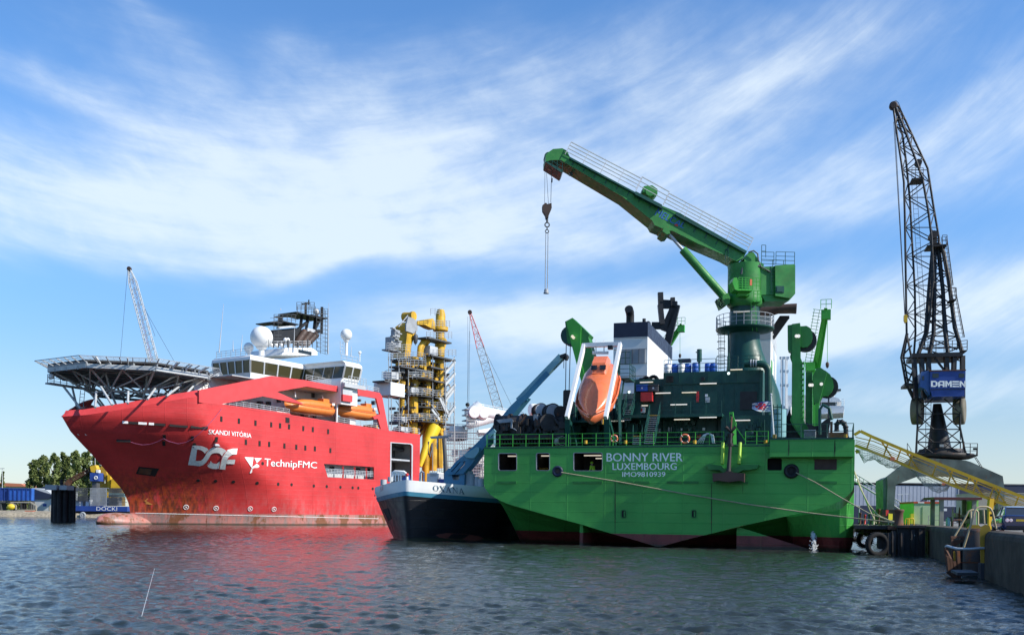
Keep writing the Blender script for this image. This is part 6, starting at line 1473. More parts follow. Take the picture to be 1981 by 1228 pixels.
m_ = MB(); m_.lathe(P(904.5, 781, 340), -UP, [(-.4, .3), (0, .75), (.5, .75), (1.2, .25)], 10); m_.tube([P(904.5, 786, 340), P(904, 835, 340)], .05, 4); m_.build('hook_block', mBlack, t)
# ------------------------------------------------------------------ left bank
LB = 246.0; LFR = Fr((-120, LB), (1, 0)); LX = lambda x, y, w=0: LFR.px(x, y, w)
m_ = MB(); n = 60; rr = random.Random(2); a = []; b = []; c = []
for i in range(n+1):
    x = -260+i*200/n; a.append(V((x, 238.5+rr.uniform(-.3, .3), -.6))); b.append(V((x, 240.5+rr.uniform(-.4, .4), .9+rr.uniform(-.2, .2)))); c.append(V((x, 243.2, 1.40)))
m_.loft([a, b, c], closed=False); m_.build('bank', mBank, label='pale stone revetment of the far bank at left', cat='bank', kind='structure')
def container(label, x0, y0, x1, y1, w, dep, ribs, mt, name='skip_container'):
    t = root(name, label, 'container', LFR.p(LFR.uz((x0+x1)/2, y1, w)[0], w, LFR.uz((x0+x1)/2, y1, w)[1])); u0, zt = LFR.uz(x0, y0, w); u1, zb_ = LFR.uz(x1, y1, w)
    m_ = MB(); m_.fbox(LFR, u0, u1, w, w+.1, zb_, zt); m_.fbox(LFR, u0, u1, w+dep, w+dep+.1, zb_, zt); m_.fbox(LFR, u0, u0+.1, w+.1, w+dep, zb_, zt); m_.fbox(LFR, u1-.1, u1, w+.1, w+dep, zb_, zt); m_.fbox(LFR, u0+.1, u1-.1, w+.1, w+dep, zb_, zb_+.1); m_.build('body', mt, t)
    r_ = MB()
    for k in range(ribs+1): u = u0+(u1-u0)*k/ribs; r_.fbox(LFR, u-.12, u+.12, w-.14, w, zb_, zt)
    r_.fbox(LFR, u0-.1, u1+.1, w-.16, w, zt-.2, zt+.05); r_.build('rib', mBlue, t); return t
container('bright blue ribbed skip container on the left bank', 18, 944, 60, 968, 4, 3, 5, mBlueC)
container('dark blue container at the extreme left edge of the bank', -30, 943, 17, 968, 4.4, 3, 6, mBlue)
for x0, x1 in ((18, 60), (-30, 17)):
    pass
m_ = MB(); m_.fbox(LFR, LFR.uz(-30, 970, 4)[0], LFR.uz(60, 970, 4)[0], 4.2, 7, LFR.uz(20, 972.5, 4)[1], LFR.uz(20, 968.6, 4)[1])
for x in (-20, 0, 20, 40, 57): m_.fbox(LFR, LFR.uz(x, 975, 4)[0]-.15, LFR.uz(x, 975, 4)[0]+.15, 4.3, 6.8, 1.3, LFR.uz(20, 972.5, 4)[1])
m_.build('loading_stand', mDGrey, label='dark steel stand carrying the two blue containers', cat='stand')
t = root('quay_rack', 'tan steel rack with posts in front of the blue containers', 'rack', LX(48, 989, 1)); m_ = MB()
for q in (((18, 971), (59, 971)), ((18, 971), (31, 977)), ((31, 977), (31, 988)), ((59, 971), (70, 978)), ((70, 978), (70, 988)), ((31, 986), (70, 986))): m_.bar(LX(*q[0], 1), LX(*q[1], 1), .28, .28)
m_.build('frame', mSand, t); m_ = MB()
for k in range(9): m_.bar(LX(35+k*4, 975, 2), LX(35+k*4, 986, 2), .14, .14)
m_.build('stake', mDrk, t)
m_ = MB(); c = LX(22, 980, 1); m_.lathe(c-V((1, 0, 0)), V((1, 0, 0)), [(0, .2), (.2, .6), (.8, .78), (1.5, .7), (1.9, .3)], 14); m_.build('mooring_buoy', mBuoyY, label='yellow mooring buoy lying on the grass of the left bank', cat='buoy')
m_ = MB(); c = LX(58.5, 995, -3.5); m_.loft([[c+V((x*s1, y*s1, z)) for x, y in ((-1.05, -.6), (1.05, -.6), (1.05, .6), (-1.05, .6))] for s1, z in ((.85, -.35), (1, .9), (1.03, 1.0))]); m_.build('work_float', plain('orange float', (.62, .17, .10), .6), label='faded orange work float moored at the left bank', cat='float')
t = root('boat_shed', 'pale shed with dark blue pitched roof on the left bank', 'shed', LX(80, 988, 6)); w0_ = 6
m_ = MB(); m_.ext(LFR, [(60, 964), (101, 964), (101, 989), (60, 989)], w0_, w0_+9); m_.build('wall', mOffW, t)
m_ = MB(); m_.ext(LFR, [(60.5, 944.2), (100, 956.2), (101.5, 960), (92, 965.5), (60, 965.5), (59, 946)], w0_-.3, w0_+9.3); m_.build('roof', mNavy, t); m_ = MB(); m_.ext(LFR, [(60.5, 943.2), (88, 946.5), (103, 957), (100, 957.2)], w0_-.2, w0_+9); m_.build('roof_sheet', mOffW, t)
m_ = MB(); m_.pbox(LFR, 94.8, 977.5, 97, 987, w0_-.05, w0_); m_.build('door', mSand, t)
m_ = MB(); m_.pbox(LFR, 83, 974, 90, 979, w0_-.05, w0_); m_.build('wall_mark', mBlue, t)
t = root('boat_shed', 'second dark roofed shed half hidden by the timber mooring piles', 'shed', LX(105, 988, 14)); m_ = MB(); m_.pbox(LFR, 84, 945, 126, 989, 14, 22); m_.build('wall', mOffW, t); m_ = MB(); m_.ext(LFR, [(82, 941), (92, 937.5), (108, 938), (128, 946), (128, 948), (82, 944)], 13.6, 22.4); m_.build('roof', mNavy, t)
# dolphin of tarred piles with pale caps
DP = P(120, 1009, 166); t = root('mooring_dolphin', 'cluster of tarred timber mooring piles with pale capped tops', 'mooring piles', (DP.x, DP.y, 0)); kp = 166/F
for i, (x, dy, yt) in enumerate(((103, 0, 948), (111, -.6, 947), (120, -.9, 947), (129, -.6, 947.5), (137, .2, 949), (107, 1.4, 940), (116, 1.9, 939), (126, 1.9, 939), (134, 1.4, 940))):
    c = P(x, 1009, 166); m_ = MB(); zt = HC+(H0 and (979.7-yt))*kp; m_.tube([V((c.x, c.y+dy, -2)), V((c.x+(120-x)*.004, c.y+dy, zt))], [.46, .42], 10); pl_ = m_.build('pile', mTimber, t)
m_ = MB(); c = P(119.5, 945, 166); m_.obox((P(110.5, 943, 166).x, 165.2, HC+(979.7-943)*kp), (V((1, 0, 0)), V((0, 1, 0)), UP), (.95, 1.5, .42)); m_.obox((P(131, 943, 166).x, 165.6, HC+(979.7-943)*kp), (V((1, 0, 0)), V((0, 1, 0)), UP), (.62, 1.4, .38)); m_.build('cap', mCap, t)
m_ = MB(); c = P(142.5, 1008, 166); 
for dx in (0, .55): m_.tube([V((c.x+dx, 164.6, -1)), V((c.x+dx, 164.6, HC+(979.9-950)*kp))], .10, 6)
for k in range(9): m_.tube([V((c.x, 164.6, .2+k*.5)), V((c.x+.55, 164.6, .2+k*.5))], .05, 5)
m_.bar(V((c.x-.6, 165, HC+(979.9-949)*kp)), V((c.x+.6, 164.7, HC+(979.9-949)*kp)), .3, .2); m_.build('ladder', mTimber, t)
m_ = MB(); m_.tube([P(119, 940, 166), P(119, 927, 166)], .26, 8); m_.build('lamp_post', mTimber, t)
# blue dock pontoon with mesh screens, small crane, yellow machinery
t = root('dock_pontoon', 'blue dock pontoon with white lettering and dark mesh screens behind the red bow', 'pontoon', LX(195, 990, -6)); pw = -6
m_ = MB(); m_.pbox(LFR, 144, 978.5, 246, 988.5, pw, pw+7); m_.build('hull', mBlue, t); m_ = MB(); m_.pbox(LFR, 143, 988, 250, 998, pw+.4, pw+7); m_.build('fender_wall', mHole, t)
uv, fs = text_verts('DOCKI'); m_ = MB(); m_.add([LX(*quadmap(q, ((186.5, 986.8), (226.5, 987.4), (226.5, 980.2), (186.5, 979.6))), pw-.03) for q in uv], fs); m_.build('lettering', mTextW, t)
for i, (x0, x1, y0, y1, mt) in enumerate(((140, 173, 943.5, 969, mDGrey), (175, 210, 943.5, 978, mGrey), (211, 246, 944, 978, mDGrey))):
    m_ = MB(); m_.pbox(LFR, x0, y0, x1, y0+.8, pw+1, pw+1.2)
    for k in range(int((x1-x0)/2.2)): m_.tube([LX(x0+k*2.2, y0, pw+1), LX(x0+k*2.2, y1, pw+1)], .10, 4)
    for k in range(5): m_.tube([LX(x0, y0+(y1-y0)*k/5, pw+1), LX(x1, y0+(y1-y0)*k/5, pw+1)], .07, 4)
    m_.build('mesh_screen', mt, t)
for x0, x1, y0, y1, mt in ((146, 160, 967, 978, mOffW), (166, 172, 966, 978.5, mWhite), (177, 194, 970, 979, mSand), (210, 240, 953, 961, mTealL), (150, 172, 960, 969, mDGrey), (198, 230, 962, 978, mGrey)):
    m_ = MB(); m_.pbox(LFR, x0, y0, x1, y1, pw+2, pw+4); m_.build('deck_store', mt, t)
m_ = MB(); m_.torus(LX(160, 996, pw-.7), V((0, 1, 0)), .55, .28, 14, 8); m_.sphere(LX(160, 996, pw-.4), .6, 10); m_.build('fender', mGrey, t)
t = root('harbour_crane', 'small blue and yellow harbour crane with a lowered brown jib', 'crane', LX(183, 978, 2))
m_ = MB(); m_.pbox(LFR, 174, 914, 190.5, 930, 2, 5); m_.build('cabin', mBlue, t); m_ = MB(); m_.pbox(LFR, 178, 930, 187, 978, 2.5, 4.5); m_.build('pedestal', mDGrey, t)
m_ = MB(); m_.ext(LFR, [(174, 902), (184, 899), (187, 906), (183, 914), (176, 912)], 2, 4); m_.build('jib_hinge', mYel, t); m_ = MB(); m_.pbox(LFR, 186, 908, 191, 914, 1.9, 3); m_.build('window', mWhite, t)
m_ = MB(); lattice(m_, LX(176, 908, 3), LX(138, 929, 3), (.35, .35), (.5, .5), V((0, 1, 0)), 10, .12, .08); m_.bar(LX(138, 929, 3), LX(130, 938, 3), 1.1, 1.3); m_.build('jib', mRust, t)
m_ = MB(); m_.torus(LX(185.5, 923.5, 1.9), V((0, 1, 0)), .42, .08, 16, 5); m_.bar(LX(182.5, 923.5, 1.9), LX(188.5, 923.5, 1.9), .08, .08); m_.bar(LX(185.5, 920, 1.9), LX(185.5, 927, 1.9), .08, .08); m_.build('cabin_mark', mTextW, t)
m_ = MB(); m_.tube([LX(184, 899, 3), LX(184, 884, 3)], .1, 5); m_.build('mast', mOffW, t)
t = root('crawler_crane', 'yellow crane carriage standing between the harbour crane and the red bow', 'crane', LX(215, 978, 8)); m_ = MB(); m_.ext(LFR, [(190, 942), (193, 906), (197, 900), (204, 903), (207, 920), (212, 940), (236, 943), (236, 946), (190, 946)], 8, 10, [[(196, 935), (198, 915), (202, 918), (204, 934)]])
m_.build('mast_frame', mYelD, t); m_ = MB(); m_.pbox(LFR, 208, 915, 213.5, 978, 7, 8.4); m_.ext(LFR, [(214, 944), (216, 924), (224, 930), (236, 944)], 6.5, 8.2); m_.bar(LX(213, 930, 7.5), LX(236, 946, 7.5), .6, .6); m_.build('counter_frame', mYel, t)
m_ = MB(); m_.pbox(LFR, 190, 946, 236, 978, 9, 11); m_.build('base', mYelD, t)
# far things: a low red roof, a hedge, lamp posts
t = root('house', 'distant low house with an orange tiled roof at the left edge', 'house', P(22, 944, 420)); m_ = MB(); f2 = Fr((0, 420), (1, 0)); m_.pbox(f2, -20, 940, 46, 955, 0, 10); m_.build('wall', mSand, t); m_ = MB(); m_.ext(f2, [(-24, 939.5), (-20, 932), (40, 935), (50, 941)], -.5, 10.5); m_.build('roof', mRedTile, t)
for x, y0, lab in ((4.5, 906, 'slim lamp post beside the small dark tree at the left edge'),):
    t = root('lamp_post', lab, 'lamp post', V((P(x, 980, 280).x, 280, 1.35))); m_ = MB(); m_.tube([V((P(x, 980, 280).x, 280, 1.35)), P(x, y0, 280)], [.13, .08], 6); m_.build('post', mOffW, t); m_ = MB(); q = P(x, y0, 280); m_.bar(q+V((-.6, 0, 0)), q+V((.6, 0, .05)), .25, .15); m_.build('lamp_head', mGrey, t)
# ------------------------------------------------------------------ trees
def tree(label, x, D, ybase_z, top_y, wpx, lm, seed, group, n=4600, ls=.40, name='poplar_tree', clumps=40, bottom=.07):
    rg = np.random.RandomState(seed); base = V((P(x, 980, D).x, D, ybase_z)); top = P(x, top_y, D); H = top.z-ybase_z; Wd = wpx*D/F/2
    t = root(name, label, 'tree', base, group); m_ = MB(); rr = random.Random(seed)
    m_.tube([base-V((0, 0, .2)), base+V((.1, 0, H*.35)), base+V((rr.uniform(-.3, .3), 0, H*.75)), base+V((0, 0, H*.95))], [H*.018+.08, H*.014, H*.008, .03], 7)
    cl = []
    for k in range(clumps):
        f = bottom+(1-bottom)*((k+.5)/clumps)**.9; prof = math.sin(min(1, (f-bottom*.6)/(1-bottom*.6))**.62*pi)**.42; a = rr.uniform(0, 2*pi); r = Wd*prof*rr.uniform(.2, 1.0)
        c = base+V((r*cos(a), r*sin(a), H*f*.96)); rad = Wd*rr.uniform(.22, .44)*(.6+.5*prof); cl.append((c, rad))
        if k % 2 == 0: s0 = base+V((0, 0, H*f*.72)); m_.tube([s0, s0.lerp(c, .6)+V((0, 0, .1)), c], [.10, .07, .03], 5)
    m_.build('trunk', mBark, t)
    per = n//clumps; vs = []; 
    for c, rad in cl:
        d = rg.randn(per, 3); d /= np.linalg.norm(d, axis=1)[:, None]; rr_ = rad*(rg.rand(per)**.45)[:, None]; q = d*rr_*np.array([1, 1, 1.25])+np.array(c)
        ax = rg.randn(per, 3); ax /= np.linalg.norm(ax, axis=1)[:, None]; bx = np.cross(ax, rg.randn(per, 3)); bx /= np.linalg.norm(bx, axis=1)[:, None]; s_ = ls*(.55+.8*rg.rand(per))[:, None]
        vs.append(np.stack([q-ax*s_, q+bx*s_*.6, q+ax*s_, q-bx*s_*.6], 1).reshape(-1, 3))
    vs = np.concatenate(vs)-np.array(base); nf = len(vs)//4; me = bpy.data.meshes.new('crown'); me.from_pydata(vs.tolist(), [], np.arange(nf*4).reshape(-1, 4).tolist()); me.materials.append(lm)
    o = bpy.data.objects.new('crown', me); COL.objects.link(o); o.parent = t; ORG[o.name] = base
    return t
for i, (x, top, w_, D, lab) in enumerate(((64, 887, 32, 330, 'leftmost and shortest poplar of the row behind the sheds'), (84, 880, 34, 336, 'second poplar from the left in the row behind the sheds'), (104, 875, 34, 330, 'third poplar from the left in the row, above the pale shed roof'), (123, 873, 36, 338, 'broad poplar of the row directly above the mooring piles'), (146, 868, 34, 332, 'tallest poplar of the row, just left of the harbour crane'), (167, 871, 34, 338, 'poplar of the row partly behind the harbour crane hinge'), (186, 878, 32, 334, 'last poplar of the row, half hidden by the red bow'))):
    tree(lab, x, D, 1.3, top, w_, mLeaf if i % 3 else mLeafD, 40+i, 'poplars on the left bank')
tree('small dark tree beside the lamp post at the left edge', 5, 300, 1.3, 909, 13, mLeafD, 77, None, 1200, .35, 'small_tree', 16)
hd_ = MB(); rg = random.Random(9); vs = []
for k in range(2600):
    x = rg.uniform(-175, -150+0); c = V((P(rg.uniform(-30, 58), 980, 300).x, 300+rg.uniform(-2, 2), 1.3+6.0*rg.random()**.8)); a = V((rg.gauss(0, 1), rg.gauss(0, 1), rg.gauss(0, 1))).normalized()*.5; b = V((rg.gauss(0, 1), rg.gauss(0, 1), rg.gauss(0, 1))).normalized()*.35; hd_.add([c-a, c+b, c+a, c-b], [(0, 1, 2, 3)])
hd_.build('hedge', mLeafD, label='dark clipped hedge behind the blue containers', cat='hedge', kind='stuff')
# ------------------------------------------------------------------ portal crane on the quay
KF = Fr(tuple(P(1822, 1010, 100)[:2]), (.97, -.243)); KX = lambda x, y, w=0: KF.px(x, y, w)
pc = root('portal_crane', 'tall black lattice portal crane with blue cab standing on the quay', 'crane', KF.p(0, 0, 1.7))
def chord(m_, pts, r, w=0, w2=None):
    n = len(pts); m_.tube([KX(x, y, w if w2 is None else w+(w2-w)*i/(n-1)) for i, (x, y) in enumerate(pts)], r, 6)
# portal: crown, two bent arms with legs, front and back frame
def arm(w0, w1):
    m_ = MB(); m_.ext(KF, [(1765, 884), (1868, 890), (1878, 893), (1940, 920.5), (1943.5, 945), (1943, 1012), (1930, 1012), (1931, 946), (1905, 936), (1851, 921.5), (1790, 919), (1776, 921), (1733, 937), (1730, 985), (1727, 1012), (1714, 1012), (1717, 940), (1716, 922)], w0, w1); return m_
mPort = paint('weathered portal paint', (.115, .135, .125), .6, .5, .5, .35, 0, .35)
port = arm(-2.4, -.9).build('portal', mPort, pc)
arm(3.2, 4.6).build('portal', mPort, pc)
m_ = MB(); m_.ext(KF, [(1708.5, 926.5), (1718, 921), (1718.2, 985), (1709, 985)], -2.2, 4.2); m_.build('leg_side', paint('green bounce leg paint', (.10, .14, .12), .5, .2, .3, .1), port)  # green bounce from the ship is put into this face's colour
m_ = MB(); m_.ext(KF, [(1768, 888), (1870, 892), (1860, 918), (1785, 918)], -.9, 3.2); m_.build('crown', mPort, pc)
m_ = MB(); m_.pbox(KF, 1706, 985, 1733, 1012, -2.8, 5.0); m_.build('bogie', mDrk, pc); m_ = MB(); m_.pbox(KF, 1926, 985, 1948, 1012, -2.8, 5.0); m_.build('bogie', mDrk, pc)
m_ = MB(); m_.lathe(KX(1822, 888, 1.2), UP, [(0, 2.6), (.15, 3.0), (.5, 3.05), (.55, 2.4), (1.0, 2.2)], 26); m_.build('slewing_ring', mDrk, pc)
m_ = MB(); z_ = KF.uz(1870, 879, -1)[1]; m_.fbox(KF, KF.uz(1860, 880, -1)[0], KF.uz(1891, 880, -1)[0], -1.2, 2, z_-.15, z_); m_.rail([KF.p(KF.uz(x, 880, -1)[0], -1.2, z_) for x in (1862, 1890)], 1.1, .6, 3, .035)
m_.ladder(KX(1884, 880, -1), KX(1900, 905, -1), KF.a, .6, .35, .035); m_.tube([KX(1889, 880, -1), KX(1890, 868, -1)], .04, 4); m_.obox(KX(1887, 868, -1), (KF.e, KF.a, UP), (.2, .15, .1)); m_.rail([KX(1755, 878, -2), KX(1762, 890, -2)], 1.1, .5, 2, .03); m_.build('access_platform', mDrk, pc)
# lower tower round a tapered centre column
m_ = MB(); c = KX(1817, 877, 0); lo_, hi_ = [], []
for j in range(20): a = 2*pi*j/20; lo_.append(KX(1818, 877, 1.2)+V((1.25*cos(a), 1.25*sin(a), 0))); hi_.append(KX(1813, 781, 1.2)+V((.4*cos(a), .4*sin(a), 0)))
md_ = [l.lerp(h, .62)+(l.lerp(h, .62)-(KX(1816, 817, 1.2)))*0 for l, h in zip(lo_, hi_)]
m_.loft([lo_, hi_], sm=True); m_.build('king_post', mBlack, pc)
m_ = MB()
for w in (-1.1, 3.4):
    chord(m_, [(1774, 769), (1775, 825), (1772, 878)], .11, w); chord(m_, [(1858, 769), (1857, 825), (1868, 878)], .11, w)
    for ya, yb in ((770, 800), (800, 830), (830, 855), (855, 877)):
        for xa, xb in ((1774, 1806), (1858, 1826)):
            m_.tube([KX(xa, ya, w), KX(xb, yb, w)], .06, 5); m_.tube([KX(xb, ya, w), KX(xa, yb, w)], .06, 5)
        m_.tube([KX(1773, yb, w), KX(1866 if yb > 850 else 1857, yb, w)], .06, 5)
for y in (770, 800, 830, 855):
    for x in (1774, 1858): m_.tube([KX(x, y, -1.1), KX(x, y+20, 3.4)], .06, 5); m_.tube([KX(x, y+20, -1.1), KX(x, y, 3.4)], .05, 5)
m_.build('lower_tower', mBlack, pc)
m_ = MB(); m_.pbox(KF, 1818, 859, 1826, 864, -.3, -.2); m_.build('number_board', mOffW, pc)
m_ = MB(); m_.ladder(KX(1796, 770, -.5), KX(1796, 877, -.5), KF.e, .5, .35, .03); m_.build('ladder', mDrk, pc)
# machine cab
m_ = MB(); m_.ext(KF, [(1799.5, 716.5), (1868, 716.5), (1867.5, 750), (1866, 754), (1866, 766), (1804, 767), (1799, 752)], -3.2, 2.4); cab = m_.build('machine_cab', mBlue, pc)
m_ = MB(); m_.ext(KF, [(1783, 719), (1799, 716.5), (1799, 764), (1790, 752), (1780, 748)], -2.9, 2.4); m_.build('cab_left_side', paint('sky lightened blue', (.035, .10, .30), .42, .1, .2), cab)  # left face of the cab, lighter blue standing in for sky light
m_ = MB(); m_.pbox(KF, 1804, 722, 1816, 730.5, -3.24, -3.2); m_.pbox(KF, 1855, 722, 1866, 730, -3.24, -3.2); m_.pbox(KF, 1784, 727, 1788, 735, -2.94, -2.9); m_.build('window', mGlass, cab)
m_ = MB(); m_.pbox(KF, 1798.5, 715, 1869, 717, -3.3, 2.5); m_.build('roof_edge', mRust, cab); m_ = MB(); m_.pbox(KF, 1799.5, 751.5, 1868, 752.5, -3.3, -3.2); m_.build('rubbing_strip', mNavy, cab)
# block lettering
def block_letters(word, q, w, mat_, par, fr=KF):
    m_ = MB(); n = len(word); G_ = {'D': [[(0, 0), (.26, 0), (.26, 1), (0, 1)], [(.26, .78), (.62, .78), (.62, 1), (.26, 1)], [(.26, 0), (.62, 0), (.62, .22), (.26, .22)], [(.62, 0), (.92, .25), (.92, .75), (.62, 1), (.62, .78), (.66, .7), (.66, .3), (.62, .22)]],
        'A': [[(0, 0), (.27, 0), (.27, .75), (0, .75)], [(0, .75), (.25, 1), (.92, 1), (.92, .78), (.27, .78)], [(.65, 0), (.92, 0), (.92, .78), (.65, .78)], [(.27, .25), (.65, .25), (.65, .45), (.27, .45)]],
        'M': [[(0, 0), (.25, 0), (.25, 1), (0, 1)], [(.67, 0), (.92, 0), (.92, 1), (.67, 1)], [(.25, 1), (.46, .55), (.67, 1), (.67, .6), (.46, .15), (.25, .6)]],
        'E': [[(0, .78), (.92, .78), (.92, 1), (0, 1)], [(0, .39), (.92, .39), (.92, .61), (0, .61)], [(0, 0), (.92, 0), (.92, .22), (0, .22)]],
        'N': [[(0, 0), (.25, 0), (.25, 1), (0, 1)], [(.67, 0), (.92, 0), (.92, 1), (.67, 1)], [(.25, 1), (.67, .42), (.67, 0), (.25, .58)]]}
    for i, ch in enumerate(word):
        for p in G_[ch]: pts = [fr.px(*quadmap(((i+a)/(n-.08), b), q), w) for a, b in p]; tr = geometry.tessellate_polygon([[V((a, b, 0)) for a, b in p]]); m_.add(pts, [tuple(t_) for t_ in tr])
    return m_.build('lettering', mat_, par)
block_letters('DAMEN', ((1801, 748), (1869, 748.6), (1869, 736.8), (1801, 736.3)), -3.23, mTextW, cab)
# rope discs hung on either side below the cab
for x0, x1, y0, y1, in ((1763, 1786, 769.5, 821), (1842.5, 1869.5, 767.5, 821)):
    c = KX((x0+x1)/2, (y0+y1)/2, .2); ry = (y1-y0)/2*c.y/F; wx = (x1-x0)/2*c.y/F; m_ = MB(); ax = (KF.e*.96-KF.a*.28).normalized()
    m_.lathe(c-ax*.55, ax, [(0, ry*.82), (.06, ry*.97), (.2, ry), (.9, ry), (1.04, ry*.97), (1.1, ry*.82)], 30); m_.build('counterweight', paint('grey brown concrete', (.16, .145, .11), .8, .15, .3), pc)
# slewing frame above the cab: ring platform, legs down to it
m_ = MB(); m_.pbox(KF, 1765, 682, 1863, 690, -1.8, 2.6); m_.build('ring_platform', mBlack, pc)
m_ = MB()
for x0, x1, y1 in ((1768, 1772, 770), (1782, 1788, 770), (1795, 1797, 720), (1830, 1832, 720), (1846, 1843, 770), (1862, 1862, 770)): m_.bar(KX(x0, 688, -1.4), KX(x1, y1, -1.4), .4, .4); m_.bar(KX(x0, 688, 2.2), KX(x1, y1, 2.2), .35, .35)
m_.bar(KX(1808, 692, -1.4), KX(1826, 715, -1.4), .2, .2); m_.bar(KX(1796, 712, -1.4), KX(1780, 740, -1.4), .35, .3)
chord(m_, [(1754, 645), (1743.4, 691.5), (1752.7, 742.7), (1768, 775)], .12, -1); chord(m_, [(1756, 645), (1748, 691.5), (1757, 742.7), (1770, 772)], .1, 1.5)
for (a, b) in (((1743, 692), (1762, 692)), ((1750, 728), (1770, 742)), ((1752, 742), (1774, 742)), ((1748, 715), (1768, 728)), ((1745, 700), (1766, 715)), ((1753, 648), (1764, 690)), ((1764, 668), (1744, 690)), ((1756, 742), (1772, 700))): m_.tube([KX(*a, -1), KX(*b, -1)], .08, 5)
m_.pbox(KF, 1750, 741, 1780, 746, -1.2, 1.6); m_.build('slewing_frame', mBlack, pc)
m_ = MB(); m_.rail([KX(1778, 682, -1.8), KX(1795, 682, -1.8), KX(1858, 679, -1.8)], 1.1, .8, 3, .035); m_.rail([KX(1858, 679, -1.6), KX(1871, 677, -1.6)], 1.0, .6, 3, .035); m_.build('rail', mDrk, pc)
# A-frame mast
m_ = MB()
for w in (-.9, 1.6):
    wt = .2; t_ = (1806.5, 468)
    for pts in ([(1806, 470), (1797.6, 560), (1791, 645), (1776, 686)], [(1815, 470), (1825.5, 488), (1836, 545), (1847, 633), (1862, 684)], [(1808, 470), (1808, 560), (1806, 645), (1798, 686)], [(1814, 472), (1824, 560), (1828, 640), (1834, 686)]):
        m_.tube([KX(x, y, .35+(w-.35)*i/(len(pts)-1)) for i, (x, y) in enumerate(pts)], .22, 6)
for i, y in enumerate((500, 530, 560, 590, 620, 650, 672)):
    t_ = (y-470)/216.; xl = interp(y, [(470, 1806), (560, 1797.6), (645, 1791), (686, 1776)]); xr = interp(y, [(470, 1815), (488, 1825.5), (545, 1836), (633, 1847), (684, 1862)])
    for w in (.35-1.25*t_, .35+1.25*t_):
        m_.tube([KX(xl, y, w), KX(xr, y, w)], .07, 5); m_.tube([KX(xl, y, w), KX(xr, y+26, w)], .07, 5); m_.tube([KX(xr, y, w), KX(xl, y+26, w)], .06, 5)
    m_.tube([KX(xl, y, .35-1.25*t_), KX(xl, y+20, .35+1.25*t_)], .06, 5); m_.tube([KX(xr, y, .35-1.25*t_), KX(xr, y+20, .35+1.25*t_)], .06, 5)
m_.build('gallows_frame', mBlack, pc)
m_ = MB(); m_.pbox(KF, 1802, 452, 1813, 472, -.2, .9); m_.pbox(KF, 1794, 473, 1832, 476.5, -.6, 1.4); m_.lathe(KX(1807, 453, -.4), KF.a, [(0, .4), (1.4, .4)], 12); m_.build('mast_head', mDrk, pc)
m_ = MB()
for (xa, ya, xb, yb) in ((1826, 458, 1838, 552), (1842, 556, 1860, 652)):
    m_.ladder(KX(xa, ya, -.6), KX(xb, yb, -.6), KF.e, .5, .4, .03); m_.tube([KX(xa+6, ya+1, -.8), KX(xb+6, yb-1, -.8)], .035, 4); m_.tube([KX(xa+3, ya+1, -1.2), KX(xb+3, yb-1, -1.2)], .03, 4)
    for k in range(7): t_ = k/6; m_.tube([KX(xa+(xb-xa)*t_-1, ya+(yb-ya)*t_, -.6), KX(xa+(xb-xa)*t_+3, ya+(yb-ya)*t_, -1.2), KX(xa+(xb-xa)*t_+6, ya+(yb-ya)*t_, -.8)], .03, 4)
m_.pbox(KF, 1838, 578, 1850, 580.5, -1.4, .4); m_.rail([KX(1838, 578, -1.4), KX(1850, 578, -1.4)], 1.1, .5, 3, .03); m_.pbox(KF, 1860, 677, 1871, 679, -1.6, .4); m_.rail([KX(1823, 474, -.6), KX(1832, 474, -.6)], 1.0, .4, 2, .03); m_.build('cage_ladder', mDrk, pc)
# jib: two front chords and two back chords, braced
JL = [(1727, 199), (1732.6, 242), (1743.5, 313), (1748.7, 353), (1750.5, 420), (1752.7, 560), (1754, 645), (1763, 690)]
JL2 = [(1729, 200), (1746, 262), (1753, 313), (1757, 353), (1760.5, 390), (1764, 460), (1769.8, 560), (1771, 645), (1768, 686)]
JR = [(1729, 199), (1746.5, 242), (1773, 313), (1785, 347), (1796, 409), (1802, 458), (1806, 540), (1803, 560), (1800, 600), (1794, 645), (1778, 686)]
JR2 = [(1733, 200), (1739, 208), (1753, 236), (1770, 273), (1794.5, 325.5), (1806, 400), (1816, 458), (1822, 520), (1828, 600), (1832, 645), (1836, 686)]
def at(line, y): return interp(y, [(b, a) for a, b in line])
def wj(y, s): return .35+s*(.12+.95*min(1, (y-198)/200.)) 
m_ = MB()
for line, s in ((JL, -1), (JL2, 1), (JR, -1), (JR2, 1)): m_.tube([KX(x, y, wj(y, s)) for x, y in line], .115, 6)
ys = [205, 224, 242, 262, 283, 305, 329, 353, 382, 410, 440, 468, 496, 524, 552, 580, 608, 636, 660]
for i, (y0, y1) in enumerate(zip(ys, ys[1:])):
    for A_, sa, B_, sb in ((JL, -1, JL2, 1), (JR, -1, JR2, 1), (JL, -1, JR, -1), (JL2, 1, JR2, 1)):
        if i % 2: A_, sa, B_, sb = B_, sb, A_, sa
        m_.tube([KX(at(A_, y0), y0, wj(y0, sa)), KX(at(B_, y1), y1, wj(y1, sb))], .055, 5, 0, False, False)
        if i % 2 == 0: m_.tube([KX(at(A_, y0), y0, wj(y0, sa)), KX(at(B_, y0), y0, wj(y0, sb))], .05, 5, 0, False, False)
jb = m_.build('jib', mBlack, pc)
m_ = MB(); m_.lathe(KX(1729, 203, .05), KF.a, [(0, .3), (.1, .42), (.5, .42), (.6, .3)], 14); m_.ext(KF, [(1725, 198), (1731, 195.5), (1736, 201), (1734, 214), (1730, 212)], .1, .6); m_.build('jib_head', mSoot, jb)
